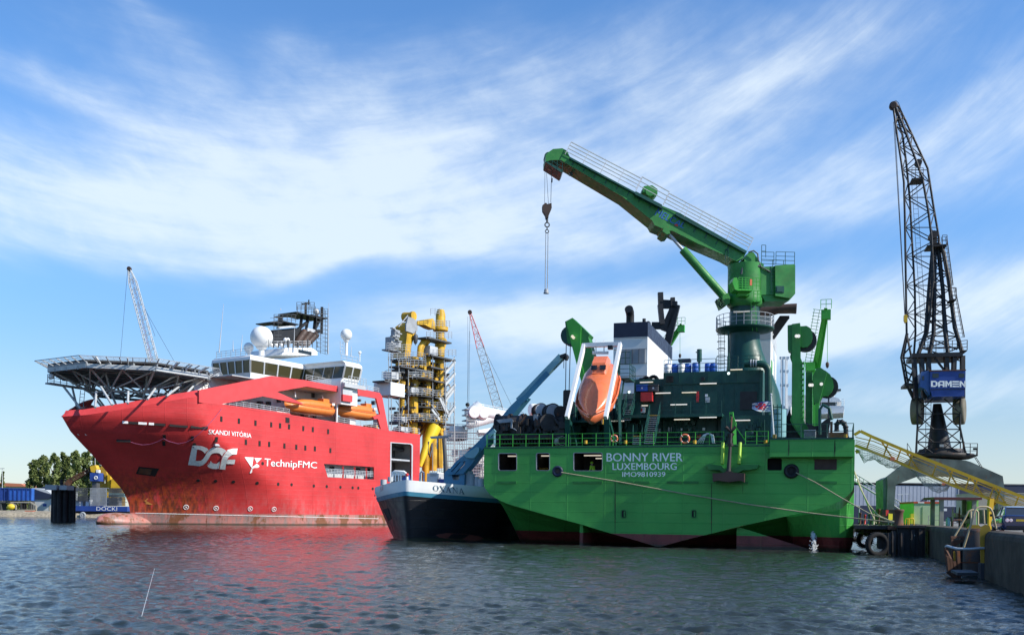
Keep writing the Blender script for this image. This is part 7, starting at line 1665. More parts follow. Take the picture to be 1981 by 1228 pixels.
m_ = MB(); m_.tube([KX(x, y, -.4) for x, y in ((1728, 198), (1733, 195), (1738, 199), (1747, 222), (1760, 250))], .03, 4); m_.tube([KX(x, y, .9) for x, y in ((1728, 198), (1733, 195), (1738, 199), (1747, 222), (1760, 250))], .03, 4); m_.ladder(KX(1739, 215, .4), KX(1776, 322, .4), KF.a, .6, .45, .03); m_.pbox(KF, 1764, 344, 1788, 347, -.6, 1.2); m_.rail([KX(1764, 344, -.6), KX(1786, 344, -.6)], 1.0, .4, 2, .03); m_.lathe(KX(1777, 314, .1), KF.a, [(0, .35), (.6, .35)], 12); m_.ladder(KX(1768, 348, .4), KX(1787, 640, .4), KF.e, .45, .5, .022); m_.build('jib_walkway', mDrk, jb)
m_ = MB(); m_.tube([KX(1729, 236, -.9), KX(1747.5, 556, -.9), KX(1750, 608, -.9)], .035, 4); m_.tube([KX(1731, 236, -.7), KX(1751, 608, -.7)], .03, 4); m_.tube([KX(1752, 624, -.8), KX(1754, 645, -.8)], .03, 4); m_.build('hoist_wire', mWire, pc)
m_ = MB(); m_.ext(KF, [(1749, 609), (1754, 608), (1756, 612), (1755.5, 622), (1751, 624.5), (1748.7, 619)], -1.0, -.6); m_.build('hook_block', mYel, pc)
# ------------------------------------------------------------------ yellow gangway from the ship to the quay
gw = root('gangway', 'long yellow truss gangway sloping from the green ship down to the quay', 'gangway', G.px(1917, 1000, 1.5))
TC = [(1652.7, 841), (1664.4, 833.6), (1687, 844.5), (1767, 878), (1847, 909.4), (1941, 946.6), (1981, 962), (2040, 985)]; BC = [(1653.7, 861.6), (1677, 870), (1755, 901.6), (1837.4, 936.8), (1917.5, 966), (1981, 990), (2040, 1012)]
sides = (1.0, 2.3); m_ = MB()
def xat(line, x): return interp(x, line)
for w in sides:
    for L_, r in ((TC, .21), (BC, .17)):
        pts = [G.px(x, y, w) for x, y in L_]
        for a, b in zip(pts, pts[1:]): m_.bar(a, b, .15, r)
    xs = [1679, 1712, 1737, 1760, 1806, 1837, 1870, 1885, 1917, 1930, 1965, 1990]
    for i, x in enumerate(xs):
        yt, yb = xat(TC, x), xat(BC, x); m_.bar(G.px(x+6, xat(TC, x+6), w), G.px(x-3, xat(BC, x-3), w), .08, .10)
        if i % 2: m_.bar(G.px(x-8, xat(TC, x-8), w), G.px(x+18, xat(BC, x+18), w), .08, .10)
m_.build('truss', mYel, gw)
m_ = MB()
for w in sides:
    for k, r in ((.25, .045), (.5, .03), (.62, .03), (.75, .03), (.86, .03)):
        m_.tube([G.px(x, xat(TC, x)*(1-k)+xat(BC, x)*k, w-.08) for x in (1655, 1690, 1767, 1847, 1917, 1981, 2035)], r, 4)
m_.build('hand_rail', mYelD, gw)
m_ = MB()
for k in range(20):
    x = 1658+k*19; m_.bar(G.px(x, xat(BC, x)-1, sides[0]), G.px(x+2, xat(BC, x+2)-1, sides[1]), .12, .1)
pts = [(G.px(x, xat(BC, x)-2.4, sides[0]+.1), G.px(x, xat(BC, x)-2.4, sides[1]-.1)) for x in (1656, 1755, 1837, 1917, 2030)]
for (a, b), (c, d) in zip(pts, pts[1:]): m_.plate([a, b, d, c], (0, 0, .04))
m_.build('tread_deck', mGalv, gw)
m_ = MB(); m_.bar(G.px(1917, 964, 1.0), G.px(1915, 985, 1.0), .3, .35); m_.bar(G.px(1917, 964, 2.3), G.px(1915, 985, 2.3), .3, .35); a = G.px(1915, 983, 1.0); m_.bar(a, V((a.x, a.y, 1.75)), .22, .22); a = G.px(1915, 983, 2.3); m_.bar(a, V((a.x, a.y, 1.75)), .22, .22); m_.bar(G.px(1930, 965, 1.6), G.px(1914, 985, 1.6), .15, .2); m_.bar(G.px(1657, 870, 1.2), G.px(1660, 876, 1.2), .2, .25); m_.build('support_post', mYel, gw)
m_ = MB()
for q in ((1722, 884, 1731, 890), (1822, 934, 1828, 938)): m_.pbox(G, *q, .8, 1.4)
m_.build('life_ring_box', mOran, gw)
def net(label, top, sag, w0, w1, nv=26, nu=16):
    m_ = MB(); rows = []
    for i in range(nv+1):
        x = top[0][0]+(top[-1][0]-top[0][0])*i/nv; a = G.px(x, interp(x, top), w0); b = G.px(x, interp(x, top)+1, w1); bot = interp(x, sag); s_ = G.px(x, bot, (w0+w1)/2); row = []
        for j in range(nu+1):
            f = j/nu; p = a.lerp(b, f); d = max(0, p.z*0+(a.z-s_.z)); row.append(p-V((0, 0, d*(1-(2*f-1)**2)*(1+.12*sin(i*1.3+j)))))
        rows.append(row)
    for r_ in rows: m_.tube(r_, .013, 3, 0, False, False)
    for j in range(nu+1): m_.tube([r_[j] for r_ in rows], .013, 3, 0, False, False)
    return m_.build('safety_net', mOffW, label=label, cat='net', group='nets under the gangway')
net('pale safety net drooping under the upper end of the gangway by the green ship', [(1656, 868), (1677, 871), (1740, 897)], [(1656, 869), (1672, 894), (1690, 888), (1715, 903), (1740, 908)], .9, 2.4)
net('pale safety net drooping under the middle of the gangway before the warehouse', [(1762, 906), (1837, 938)], [(1762, 908), (1785, 935), (1812, 952), (1832, 948), (1837, 940)], .9, 2.4)
# ------------------------------------------------------------------ warehouse and other buildings
WF = Fr(tuple(P(1815, 1000, 250)[:2]), (1, 0)); WX = lambda x, y, w=0: WF.px(x, y, w)
t = root('warehouse', 'long warehouse with pale grey upper wall and dark navy base behind the quay', 'warehouse', WF.p(0, 10, 1.7))
m_ = MB(); m_.pbox(WF, 1560, 938, 1855, 978, 0, 60); m_.build('upper_wall', mClad, t)
m_ = MB(); m_.pbox(WF, 1560, 977.8, 1855, 1030, .05, 59); m_.build('base_wall', mNavy, t)
m_ = MB(); m_.pbox(WF, 1855.1, 938, 2400, 1030, -.1, 60); m_.build('navy_wall', mNavy, t)
m_ = MB(); m_.pbox(WF, 1560, 936.6, 2400, 938.2, -.3, 60); m_.build('roof_edge', mDGrey, t)
m_ = MB(); m_.pbox(WF, 1740, 933.5, 1820, 936.6, 20, 50); m_.build('roof_light', mOffW, t)
m_ = MB()
for k in range(40): m_.pbox(WF, 1560+k*7.4, 939, 1560.25+k*7.4, 977, -.05, 0)
m_.pbox(WF, 1854, 938, 1855.6, 1012, -.2, -.1); m_.build('cladding_seam', mGrey, t)
m_ = MB(); m_.pbox(WF, 1860, 967, 1868, 971.5, -.2, -.1); m_.pbox(WF, 1824, 983, 1832, 988, -.0, .05); m_.pbox(WF, 1866, 981, 1878, 988, -.15, -.1); m_.build('wall_sign', mOffW, t)
m_ = MB()
for k in range(7): a = pi*k/6; m_.tube([WX(1788.5-5*cos(a), 967.5-4.5*sin(a), -.1), WX(1788.5-2.5*cos(a), 967.5-2*sin(a), -.1)], .15, 5)
m_.build('wall_mark', mNavy, t)
t = root('store_building', 'low sand coloured store behind the shelter and parked car', 'building', P(1940, 1010, 150)); f3 = Fr(tuple(P(1940, 1010, 150)[:2]), (.98, -.2)); m_ = MB(); m_.pbox(f3, 1893, 954, 2060, 1002, 0, 14); m_.build('wall', mSand, t); m_ = MB(); m_.pbox(f3, 1893, 1002, 2060, 1013, .05, 13.9); m_.build('plinth', mNavy, t); m_ = MB(); m_.pbox(f3, 1892, 953, 2060, 954.5, -.1, 14.1); m_.build('roof_edge', mSand, t)
# welfare cabin
SKF = Fr(tuple(P(1790, 1014, 90)[:2]), (.985, -.17)); t = root('site_cabin', 'pale green site cabin with orange red roof edge on the quay', 'cabin', SKF.p(0, 1, 1.7)); u0, zt = SKF.uz(1768.5, 973, 0); u1, zb_ = SKF.uz(1819, 1015, 0)
m_ = MB(); m_.fbox(SKF, u0, u1, 0, 5.8, 1.68, zt); m_.build('wall', mShack, t); m_ = MB(); m_.fbox(SKF, u0-.03, u0, .02, 5.8, 1.72, zt-.02); m_.build('side_bounce', mShackBounce, t); m_ = MB(); m_.fbox(SKF, u0-.06, u1+.06, -.06, 5.9, zt, zt+.16); m_.build('roof_edge', mDanR, t)  # thin sheet on the side, coloured with the ship's green bounce light
m_ = MB(); m_.pbox(SKF, 1785, 979.5, 1806, 1014.5, -.04, 0); m_.build('door', mShack, t); m_ = MB(); m_.pbox(SKF, 1776, 970.6, 1788, 972.8, -.07, -.06); m_.build('roof_sign', mTextW, t); m_ = MB(); m_.pbox(SKF, 1762, 993, 1768, 1013, -.5, 0); m_.build('switch_box', plain('yellow box', (.72, .68, .04), .5), t)
m_ = MB(); m_.rail([SKF.px(1796, 1014, -.8), SKF.px(1818, 1014, -.8)], .8, .9, 2, .03); m_.build('crowd_barrier', mGrey, label='low grey crowd barrier before the site cabin door', cat='barrier')
# shelter
HF = Fr(tuple(P(1850, 1014, 84)[:2]), (.985, -.17)); t = root('open_shelter', 'open shelter with thin dark red roof on pale posts on the quay', 'shelter', HF.p(0, 1, 1.7)); zr0 = HF.uz(1850, 966, 0)[1]
m_ = MB(); m_.fbox(HF, HF.uz(1805, 962, 0)[0], HF.uz(1897, 962, 0)[0], -.4, 3.4, zr0, zr0+.2); m_.build('roof', paint('dark red roof', (.10, .028, .03), .6), t)
for x in (1821, 1884):
    for w in (0, 3): m_ = MB(); u = HF.uz(x, 1000, 0)[0]; m_.fbox(HF, u-.17, u+.17, w-.12, w+.12, 1.65, zr0); m_.build('post', mConc, t)
m_ = MB(); m_.fbox(HF, HF.uz(1887, 1000, 0)[0]+.1, HF.uz(1896, 1000, 0)[0], .5, 3.2, 1.68, zr0-.05); m_.build('end_panel', mShackBounce, t)
rr = random.Random(3)
for i, (x, y0, y1, wpx, mt, nm, lab, ct) in enumerate(((1834, 1000, 1014, 8, mTealL, 'drum', 'pale blue drum standing under the open shelter', 'drum'), (1843, 981, 1014, 3.5, mSand, 'gas_bottle', 'tall tan gas bottle standing under the open shelter', 'gas bottle'), (1856, 980, 1000, 3.5, mRust, 'gas_bottle', 'rusty gas bottle at the middle of the open shelter', 'gas bottle'))):
    m_ = MB(); c = HF.px(x, 1010, 1.2+i*.3); r = wpx/2*84/F; zt = HF.uz(x, y0, 1.2)[1]; h = zt-1.7; m_.lathe(V((c.x, c.y, 1.7)), UP, [(0, r*.95), (.04, r), (h*.33, r), (h*.35, r*1.06), (h*.37, r), (h*.8, r), (h*.93, r*.6), (h, r*.3)], 14); m_.build(nm, mt, label=lab, cat=ct, loc=(c.x, c.y, 1.7))
t = root('work_bench', 'dark workbench with boxes under the open shelter', 'workbench', HF.p(.8, 2, 1.7)); m_ = MB(); m_.pbox(HF, 1840, 1000, 1882, 1002.5, 1.8, 3.0)
for x in (1841, 1881):
    for w in (1.85, 2.9): u = HF.uz(x, 1000, w)[0]; m_.fbox(HF, u-.05, u+.05, w-.05, w+.05, 1.68, HF.uz(x, 1002, 1.8)[1])
m_.build('top', mDrk, t); m_ = MB(); m_.pbox(HF, 1848, 992, 1856, 1000, 1.9, 2.6); m_.pbox(HF, 1862, 995, 1872, 1000, 2, 2.8); m_.pbox(HF, 1871, 1002.5, 1880, 1012, 1.9, 2.8); m_.build('box', mSand, t)
# ------------------------------------------------------------------ bollard, guard loops, signs and clutter at the quay edge
def on_quay(x, D, z=1.7): p = P(x, 1010, D); return V((p.x, p.y, z))
c = on_quay(1739, 66, 1.9); m_ = MB(); m_.lathe(c-V((0, 0, .2)), UP, [(0, .48), (.22, .44), (.3, .31), (.8, .27), (1.1, .26), (1.22, .33), (1.3, .34), (1.36, .28)], 20); m_.obox(c+V((0, 0, -.1)), (QF.e, QF.a, UP), (.7, .7, .1)); m_.build('bollard', mRust, label='large rusty mooring bollard with ropes at the quay corner', cat='bollard', loc=c)
def loop(lab, x0, x1, y, D, mt, r=.04, grp='guard loops along the quay'):
    a = on_quay(x0, D); b = on_quay(x1, D); h = HC+(HY+.013*(x0-CX)-y)*D/F; m_ = MB(); d = (b-a)*.14; m_.tube([a, V((a.x, a.y, h-.12)), V((a.x, a.y, h))+d, V((b.x, b.y, h))-d, V((b.x, b.y, h-.12)), b], r, 8); return m_.build('guard_loop', mt, label=lab, cat='guard rail', loc=a)
loop('yellow tubular guard loop left of the site cabin', 1756, 1768, 1002, 74, mYel); loop('yellow guard loop just right of the rusty bollard', 1751, 1759, 1003, 78, mYel); loop('rusty guard loop before the open shelter', 1843, 1862, 1005, 66, mRust)
t = root('warning_sign', 'red and yellow warning boards beside the left portal leg', 'sign', on_quay(1719, 88)); q = on_quay(1719, 88); f4 = Fr((q.x, q.y), (1, 0)); m_ = MB(); m_.pbox(f4, 1714, 986, 1719, 997, 0, .06); m_.build('red_board', mRed, t); m_ = MB(); m_.pbox(f4, 1719, 993, 1727, 1008, -.05, .03); m_.build('yellow_board', plain('yellow board', (.75, .62, .03), .5), t); m_ = MB(); m_.bar(q, q+V((0, 0, 1.2)), .06, .06); m_.bar(q+V((.3, 0, 0)), q+V((.3, 0, .8)), .06, .06); m_.build('post', mGrey, t)
rr = random.Random(8)
for i, (x, D, h, mt, lab) in enumerate(((1664, 108, 1.3, mRust, 'short rusty post nearest the green hull on the quay'), (1673, 112, 1.1, mRed, 'small red post among the quay edge clutter'), (1681, 104, 1.2, mOffW, 'white topped post behind the mooring lines'), (1690, 98, 1.5, mSand, 'tan post behind the crossing mooring lines'), (1700, 92, 1.6, mRust, 'rusty post left of the warning boards'))):
    c = on_quay(x, D); m_ = MB(); m_.lathe(c, UP, [(0, .16), (.05, .1), (h-.2, .1), (h-.16, .16), (h, .13)], 10); m_.build('quay_post', mt, label=lab, cat='post', loc=c, group='posts along the far quay edge')
for x, y0, D, lab in ((1745, 956, 180, 'grey lamp post seen through the portal arch'), (1757, 955, 200, 'second lamp post seen through the portal arch'), (1662, 978, 150, 'pale post before the warehouse beside the green hull')):
    b = on_quay(x, D); tp = P(x, y0, D); t = root('lamp_post', lab, 'lamp post', b); m_ = MB(); m_.tube([b, V((b.x, b.y, tp.z))], [.12, .07], 6); m_.build('post', mGrey, t); m_ = MB(); m_.bar(V((b.x-.9, b.y, tp.z)), V((b.x+.1, b.y, tp.z)), .2, .12); m_.build('lamp_head', mOffW, t)
# dockside stair tower of the next ship / inclined grey gangway behind the portal leg
t = root('shore_gangway', 'second grey gangway running down behind the left portal leg', 'gangway', P(1740, 1000, 112)); NF = Fr(tuple(P(1700, 1000, 112)[:2]), (.9504, -.311)); m_ = MB()
for w in (0, 1.1):
    for dy in (0, -8, -15): m_.tube([NF.px(1653, 930+dy, w), NF.px(1712, 966+dy, w), NF.px(1775, 1008+dy, w)], .06 if dy else .12, 5)
    for k in range(16): x = 1655+k*7.8; y = interp(x, [(1653, 930), (1712, 966), (1775, 1008)]); m_.tube([NF.px(x, y, w), NF.px(x, y-15, w)], .035, 4)
m_.build('frame', mGalv, t)
# ------------------------------------------------------------------ projecting fender block with tyres
FW = Fr(tuple(P(1760, 1060, 64)[:2]), (.9504, -.311)); t = root('fender_block', 'dark timber and steel fender block jutting from the quay corner', 'fender', FW.p(0, 2, 0))
m_ = MB(); m_.pbox(FW, 1737, 1019, 1790, 1100, 0, 5); m_.build('block', mTimber, t); m_ = MB(); m_.pbox(FW, 1653, 1016, 1745, 1023, 2.2, 12); m_.pbox(FW, 1668, 1023, 1740, 1031, 5, 12); m_.build('jetty_beam', mDrk, t)
m_ = MB()
for x, y0, y1 in ((1728, 1026, 1078), (1720, 1030, 1072), (1745, 1030, 1085), (1765, 1024, 1090), (1780, 1022, 1090)): m_.bar(FW.px(x, y0, -.1), FW.px(x, y1, -.1), .22, .22)
m_.pbox(FW, 1700, 1031, 1736, 1062, .2, 3); m_.pbox(FW, 1735, 1016, 1792, 1020.5, -.25, 5); m_.build('fender_pile', mDrk, t)
m_ = MB(); m_.bar(FW.px(1762, 1043, -.15), FW.px(1770, 1034, -.15), .06, .06); m_.bar(FW.px(1718, 1036, -.05), FW.px(1718, 1058, -.05), .16, .06); m_.build('loose_batten', mSand, t)
for i, (x, y, r, w, lab) in enumerate(((1697, 1053, 19.5, -.4, 'largest black tyre fender nearest the camera, touching the water'), (1673, 1043, 13, 8, 'middle black tyre fender between the large one and the hull'), (1657, 1034, 10, 14, 'smallest black tyre fender, tight against the green hull'))):
    c = FW.px(x, y, w); k = c.y/F; m_ = MB(); ax = (FW.a*.9-FW.e*.45).normalized(); m_.torus(c, ax, r*k, 5.2*k if i == 0 else 4*k, 30, 10)
    for q in range(30): a_ = 2*pi*q/30; e1 = ax.cross(UP).normalized(); e2 = ax.cross(e1); m_.obox(c+(e1*cos(a_)+e2*sin(a_))*(r+5.0)*k, (ax, e1*cos(a_)+e2*sin(a_), -e1*sin(a_)+e2*cos(a_)), (3.2*k, .5*k, .7*k))
    m_.build('tyre_fender', mRub, label=lab, cat='tyre', group='tyre fenders at the quay corner', loc=c)
rr = random.Random(6); m_ = MB()
for k in range(900):
    x = rr.uniform(1654, 1745); w = rr.uniform(3, 12); c = FW.px(x, 1017+rr.uniform(-2, 24)*(rr.random()**1.5), w); a = V((rr.gauss(0, 1), rr.gauss(0, 1), rr.gauss(0, 1))).normalized()*.16; b = V((rr.gauss(0, 1), rr.gauss(0, 1), rr.gauss(0, 1))).normalized()*.09; m_.add([c-a, c+b, c+a, c-b], [(0, 1, 2, 3)])
m_.build('weeds', mLeafD, label='dark weeds hanging over the old jetty beams', cat='weeds', kind='stuff')
# ------------------------------------------------------------------ boarding platform in the quay recess
BF2 = QF; t = root('boarding_platform', 'rusty boarding platform with yellow plates and looped handrails in the quay recess', 'platform', QF.p(0, 4, 0)); BQ = lambda x, y, u: None
def onu(x, y, u):
    r = ray(x, y); n = QF.e; tt = (u-(CAMP-QF.o).dot(n))/r.dot(n); return CAMP+r*tt
def Dp(x, y, D): return P(x, y, D)
# cheek plates either side of the opening (they face along the quay)
CF = Fr(tuple(P(1907, 1100, 40.6)[:2]), GF_E)
m_ = MB(); m_.ext(CF, [(1896, 1028), (1899, 1018), (1906, 1014), (1914, 1016), (1917.5, 1026), (1917, 1090), (1897.5, 1088)], 0, .12); m_.build('cheek_plate', mYelD, t)
CF2 = Fr(tuple(P(1880, 1060, 45.2)[:2]), GF_E); m_ = MB(); m_.ext(CF2, [(1871, 1020), (1876, 1015), (1893, 1014.5), (1899, 1020), (1899, 1040), (1871, 1040)], 0, .12); m_.build('cheek_plate', mYelD, t)
m_ = MB(); m_.ext(CF, [(1897, 1089), (1918, 1091), (1921, 1128), (1897, 1128)], 0, .8); m_.build('lower_plate', paint('grey blue steel', (.05, .055, .07), .6, .2, .4, .3), t)
# drum fender and platform box
m_ = MB(); c = CF.px(1887, 1130, 2.0); m_.lathe(V((c.x, c.y, -.1)), UP, [(0, .52), (2.05, .52), (2.12, .46)], 20); m_.build('fender_drum', paint('scraped drum steel', (.06, .05, .045), .65, .35, .8, .7), t)
m_ = MB(); c = CF.px(1893, 1030, 2.9); m_.lathe(V((c.x, c.y, .6)), UP, [(0, .5), (1.42, .5), (1.47, .4)], 18); m_.build('fender_drum', mRust, t)
m_ = MB(); z_ = .42; P0, P1, P2, P3 = [onz(x, y, z_) for x, y in ((1852, 1107), (1893, 1107), (1893, 1098), (1858, 1098))]; m_.plate([P0, P1, P1+QF.a*2.2, P0+QF.a*2.2], (0, 0, -.1)); m_.build('floor_grating', mDGrey, t)
m_ = MB(); D0 = P0.y
for x0, y0, x1, y1 in ((1845, 1085, 1852, 1122), (1838, 1080, 1842, 1110), (1833, 1075, 1836, 1105), (1853, 1065, 1855, 1122), (1899, 1125, 1853, 1122), (1833, 1104, 1853, 1122)): m_.bar(P(x0, y0, 41.5), P(x1, y1, 41.5), .12, .14)
m_.bar(P(1830, 1058, 42.2), P(1836, 1105, 42.2), .14, .14); m_.bar(P(1830, 1062, 42.2), P(1840, 1082, 41.8), .07, .07); m_.bar(P(1848, 1087, 41.7), P(1897, 1088, 41.4), .05, .05); m_.build('frame', mRust, t)
m_ = MB(); m_.plate([P(1841, 1044, 42.6), P(1866, 1043, 42.6), P(1864, 1046, 42.6), P(1848, 1056, 42.6), P(1842, 1056, 42.6)], (0, .1, 0)); m_.bar(P(1839, 1039, 42.6), P(1872, 1038, 42.6), .14, .1); m_.bar(P(1842, 1040, 42.6), P(1843, 1086, 42.5), .1, .1); m_.build('shield', mRust, t)
m_ = MB(); m_.pbox(CF, 1858, 1040, 1900, 1122, 2.6, 3.0); m_.build('back_plate', mBlack, t)
m_ = MB(); m_.tube([P(1830, 1057, 41.8), P(1832, 1055.5, 41.4), P(1852, 1061, 40.9), P(1876, 1061.5, 40.7), P(1912, 1059, 40.6)], .055, 8); m_.build('hand_rail', mGalv, t)
mTan = paint('worn tan rail', (.42, .34, .20), .45, .2, .3)
for pts, D in (([(1864.5, 1058), (1879, 1012), (1886, 986), (1890, 981.5), (1896, 979.5), (1910, 980), (1916, 983), (1920, 990), (1927, 1022)], 41.5), ([(1846, 1038), (1858, 1018), (1868, 1000), (1874, 988), (1880, 986), (1888, 986), (1892, 990), (1892, 1014)], 44.2), ([(1904, 1012), (1902.5, 986)], 41.3), ([(1879, 1012), (1877.5, 988)], 45)):
    m_ = MB(); m_.tube([P(x, y, D) for x, y in pts], .042, 8); m_.build('hand_rail', mTan, t)
m_ = MB(); m_.pbox(CF, 1850, 1086, 1856, 1087, 1, 1.1); m_.bar(P(1846, 1066, 41.6), P(1847, 1085, 41.6), .07, .05); m_.bar(P(1852.5, 1066, 41.6), P(1853.5, 1087, 41.6), .07, .05); m_.build('step_bracket', mYelD, t)
# ------------------------------------------------------------------ parked car, seen from behind
def car():
    D = 52.5; c = on_quay(1976, D, 1.7); hd = QF.a; sd = QF.e; t = root('parked_car', 'dark blue saloon car parked on the quay with round tail lamps', 'car', c)
    def pt(x, y, z): return c+sd*x+hd*y+V((0, 0, z))
    def sec(y, prof): return [pt(s*x, y, z) for x, z in prof for s in (1,)] + [pt(-x, y, z) for x, z in reversed(prof)]
    body = [(0, [(.60, .30), (.78, .40), (.84, .62), (.82, .86), (.70, .95)]), (.06, [(.74, .26), (.86, .40), (.885, .62), (.86, .92), (.74, 1.0)]), (.5, [(.80, .22), (.90, .42), (.91, .66), (.885, .96), (.74, 1.04)]), (1.0, [(.8, .2), (.91, .42), (.915, .68), (.89, .95), (.72, 1.02)]),
            (2.4, [(.8, .2), (.91, .42), (.915, .68), (.89, .92), (.72, .97)]), (3.4, [(.8, .2), (.91, .42), (.91, .66), (.88, .90), (.70, .95)]), (4.3, [(.78, .24), (.88, .42), (.87, .62), (.82, .78), (.6, .82)]), (4.7, [(.6, .3), (.72, .42), (.72, .55), (.62, .66), (.4, .68)])]
    m_ = MB(); m_.loft([sec(y, p) for y, p in body], sm=True); b = m_.build('body', mCarB, t)
    m_ = MB(); m_.loft([sec(y, p) for y, p in ((.55, [(.70, 1.02), (.66, 1.04)]), (1.25, [(.74, 1.0), (.60, 1.42)]), (1.7, [(.75, 1.0), (.60, 1.475)]), (2.6, [(.75, .97), (.60, 1.475)]), (3.5, [(.72, .95), (.66, .97)]))], sm=False); m_.build('glasshouse', glass('car glass', (.03, .035, .04), .05), t)
    m_ = MB(); m_.loft([sec(y, [(.56, z), (.5, z+.03)]) for y, z in ((1.2, 1.41), (1.6, 1.475), (2.2, 1.49), (2.7, 1.465))], sm=True); m_.build('roof', paint('car roof sheen', (.03, .045, .13), .14, .04, 0, bump=0, coat=.8), t)
    m_ = MB()
    for s in (-1, 1): m_.tube([pt(s*.70, .58, 1.03), pt(s*.60, 1.22, 1.42), pt(s*.60, 1.7, 1.475), pt(s*.60, 2.6, 1.47), pt(s*.70, 3.45, .98)], .035, 6); m_.tube([pt(s*.75, 2.05, 1.0), pt(s*.61, 2.05, 1.46)], .03, 6)
    m_.build('roof_pillar', mCarB, t)
    for s in (-1, 1):
        for x, r in ((.68, .105), (.50, .095)):
            m_ = MB(); m_.lathe(pt(s*x, .03, .74), -hd, [(0, r), (.02, r), (.035, r*.9)], 16); l_ = m_.build('tail_lamp', mLampR, t); d = MB(); d.lathe(pt(s*x, -.006, .74), -hd, [(0, r*.45), (.01, r*.4)], 12); d.build('lens', mTextW, l_)
        m_ = MB(); m_.obox(pt(s*1.0, 3.05, 1.0), (sd, hd, UP), (.11, .06, .07)); m_.build('wing_mirror', mBlack, t)
        for y in (.95, 3.75):
            m_ = MB(); m_.torus(pt(s*.80, y, .32), sd, .25, .085, 20, 8); w_ = m_.build('wheel', mRub, t); d = MB(); d.cyl(pt(s*.80-.05, y, .32), sd, .19, .1, 14); d.build('rim', mGrey, w_)
    m_ = MB(); m_.obox(pt(0, -.005, .74), (sd, hd, UP), (.26, .01, .06)); m_.build('number_plate', plain('yellow plate', (.72, .45, .03), .5), t)
    m_ = MB(); m_.obox(pt(0, .0, .36), (sd, hd, UP), (.72, .03, .08)); m_.build('bumper', mBlack, t)
car()
# ------------------------------------------------------------------ mooring lines
def line(lab, pts, D0, D1, r=.035, mt=None, name='mooring_line', grp='mooring lines of the green ship'):
    n = len(pts); m_ = MB(); m_.tube([P(x, y, D0+(D1-D0)*i/(n-1)) for i, (x, y) in enumerate(pts)], r, 6); return m_.build(name, mt or mRope, label=lab, cat='rope', group=grp)
DG = lambda x: G.px(x, 920, -.3).y
line('long pale mooring line crossing the whole green stern from the port fairlead to the quay', [(1086, 913.5), (1200, 932), (1320, 954), (1440, 974), (1560, 991), (1640, 1000.5), (1700, 1007), (1734, 1011)], DG(1084), 66, .045)
line('pale mooring line from the starboard stern fairlead down to the quay bollard', [(1540, 914), (1578, 933), (1625, 961), (1680, 992), (1738, 1012)], DG(1536), 66.3, .04)
line('slack pale mooring line hanging steeply off the starboard quarter to the bollard', [(1653, 913), (1665, 945), (1680, 975), (1697, 995), (1715, 1006), (1734, 1013)], 79, 66, .05)
line('yellowish mooring line hanging steeply off the starboard quarter to the far quay edge', [(1653, 911), (1667, 947), (1682, 985), (1695, 1012)], 79, 78, .05)
line('green chafed mooring line sagging over the quay clutter to the bollard', [(1690, 990), (1705, 999), (1720, 1006), (1736, 1010)], 84, 66, .05)
# thin pole in the foreground
a = P(263, 1232, 21.5); b = P(299, 1099, 24.5); m_ = MB(); m_.tube([V((a.x, a.y, a.z-.4))+(a-b)*.15, a, b], [.008, .007, .004], 6); m_.build('fishing_rod', mOffW, label='thin pale fishing rod sticking up out of the foreground water', cat='fishing rod')
# ------------------------------------------------------------------ loose things on and about the green ship
z_roof = G.uz(1380, 718, 11)[1]
proto = {}
def drum(x, w, r, h, mt, lab, band_):
    u = G.uz(x, 710, w)[0]; p = G.p(u, w, z_roof+.01)
    if mt.name not in proto:
        t = root('drum', lab, 'drum', p, 'plastic drums on the deckhouse roof'); m_ = MB(); m_.lathe(p, UP, [(0, r*.9), (.05, r), (h*.30, r), (h*.33, r*1.05), (h*.36, r), (h*.64, r), (h*.67, r*1.05), (h*.70, r), (h*.90, r*.97), (h*.97, r*.8), (h, r*.75)], 18); b = m_.build('body', mt, t)
        m_ = MB(); m_.torus(p+V((0, 0, h*.96)), UP, r*.80, .03, 16, 5); m_.build('lid_ring', band_, t); proto[mt.name] = t; return t
    return copy_thing(proto[mt.name], p, lab)
for x, w, mt, lab in ((1292, 12.2, mTextW, 'white drum at the left end of the row on the deckhouse roof'), (1306, 12.4, mBlueC, 'blue drum second from left on the deckhouse roof'), (1318.5, 12.2, mTextW, 'white drum between two blue drums on the deckhouse roof'), (1331, 12.4, mBlueC, 'blue drum right of the second white drum on the deckhouse roof'), (1345.5, 12.2, mBlueC, 'blue drum just left of the roof mast'), (1370, 12.6, mBlueC, 'left one of the two blue drums right of the roof mast'), (1381, 12.6, mBlueC, 'right one of the two blue drums right of the roof mast')):
    drum(x, w, .30, .95, mt, lab, mBlue)
m_ = MB(); m_.pbox(G, 1312, 693.5, 1335, 699, 12.6, 13.4); m_.build('tarpaulin_roll', mNavy, label='dark folded tarpaulin lying across the drums on the deckhouse roof', cat='tarpaulin', loc=G.p(G.uz(1323, 697, 13)[0], 13, z_roof+1))
for x0, x1, mt, lab in ((1231, 1253, mBlueC, 'blue crate on the low roof above the red locker'), (1254, 1273, mDGrey, 'grey crate beside the blue one on the low roof')):
    t = root('deck_crate', lab, 'crate', G.px((x0+x1)/2, 756, 10.8), 'crates on the low deckhouse roof'); m_ = MB(); m_.pbox(G, x0, 744.5, x1, 756, 10.6, 11.35); m_.build('body', mt, t); m_ = MB(); m_.pbox(G, x0-.4, 743.4, x1+.4, 745.2, 10.5, 11.37); m_.build('lid', mt, t); m_ = MB(); m_.pbox(G, (x0+x1)/2-1.5, 749, (x0+x1)/2+1.5, 752, 10.57, 10.6); m_.build('label_plate', mTextW, t)
t = root('hose_reel', 'dark rubbish heap of hoses on the low roof by the white funnel', 'hoses', G.px(1255, 738, 12)); m_ = MB()
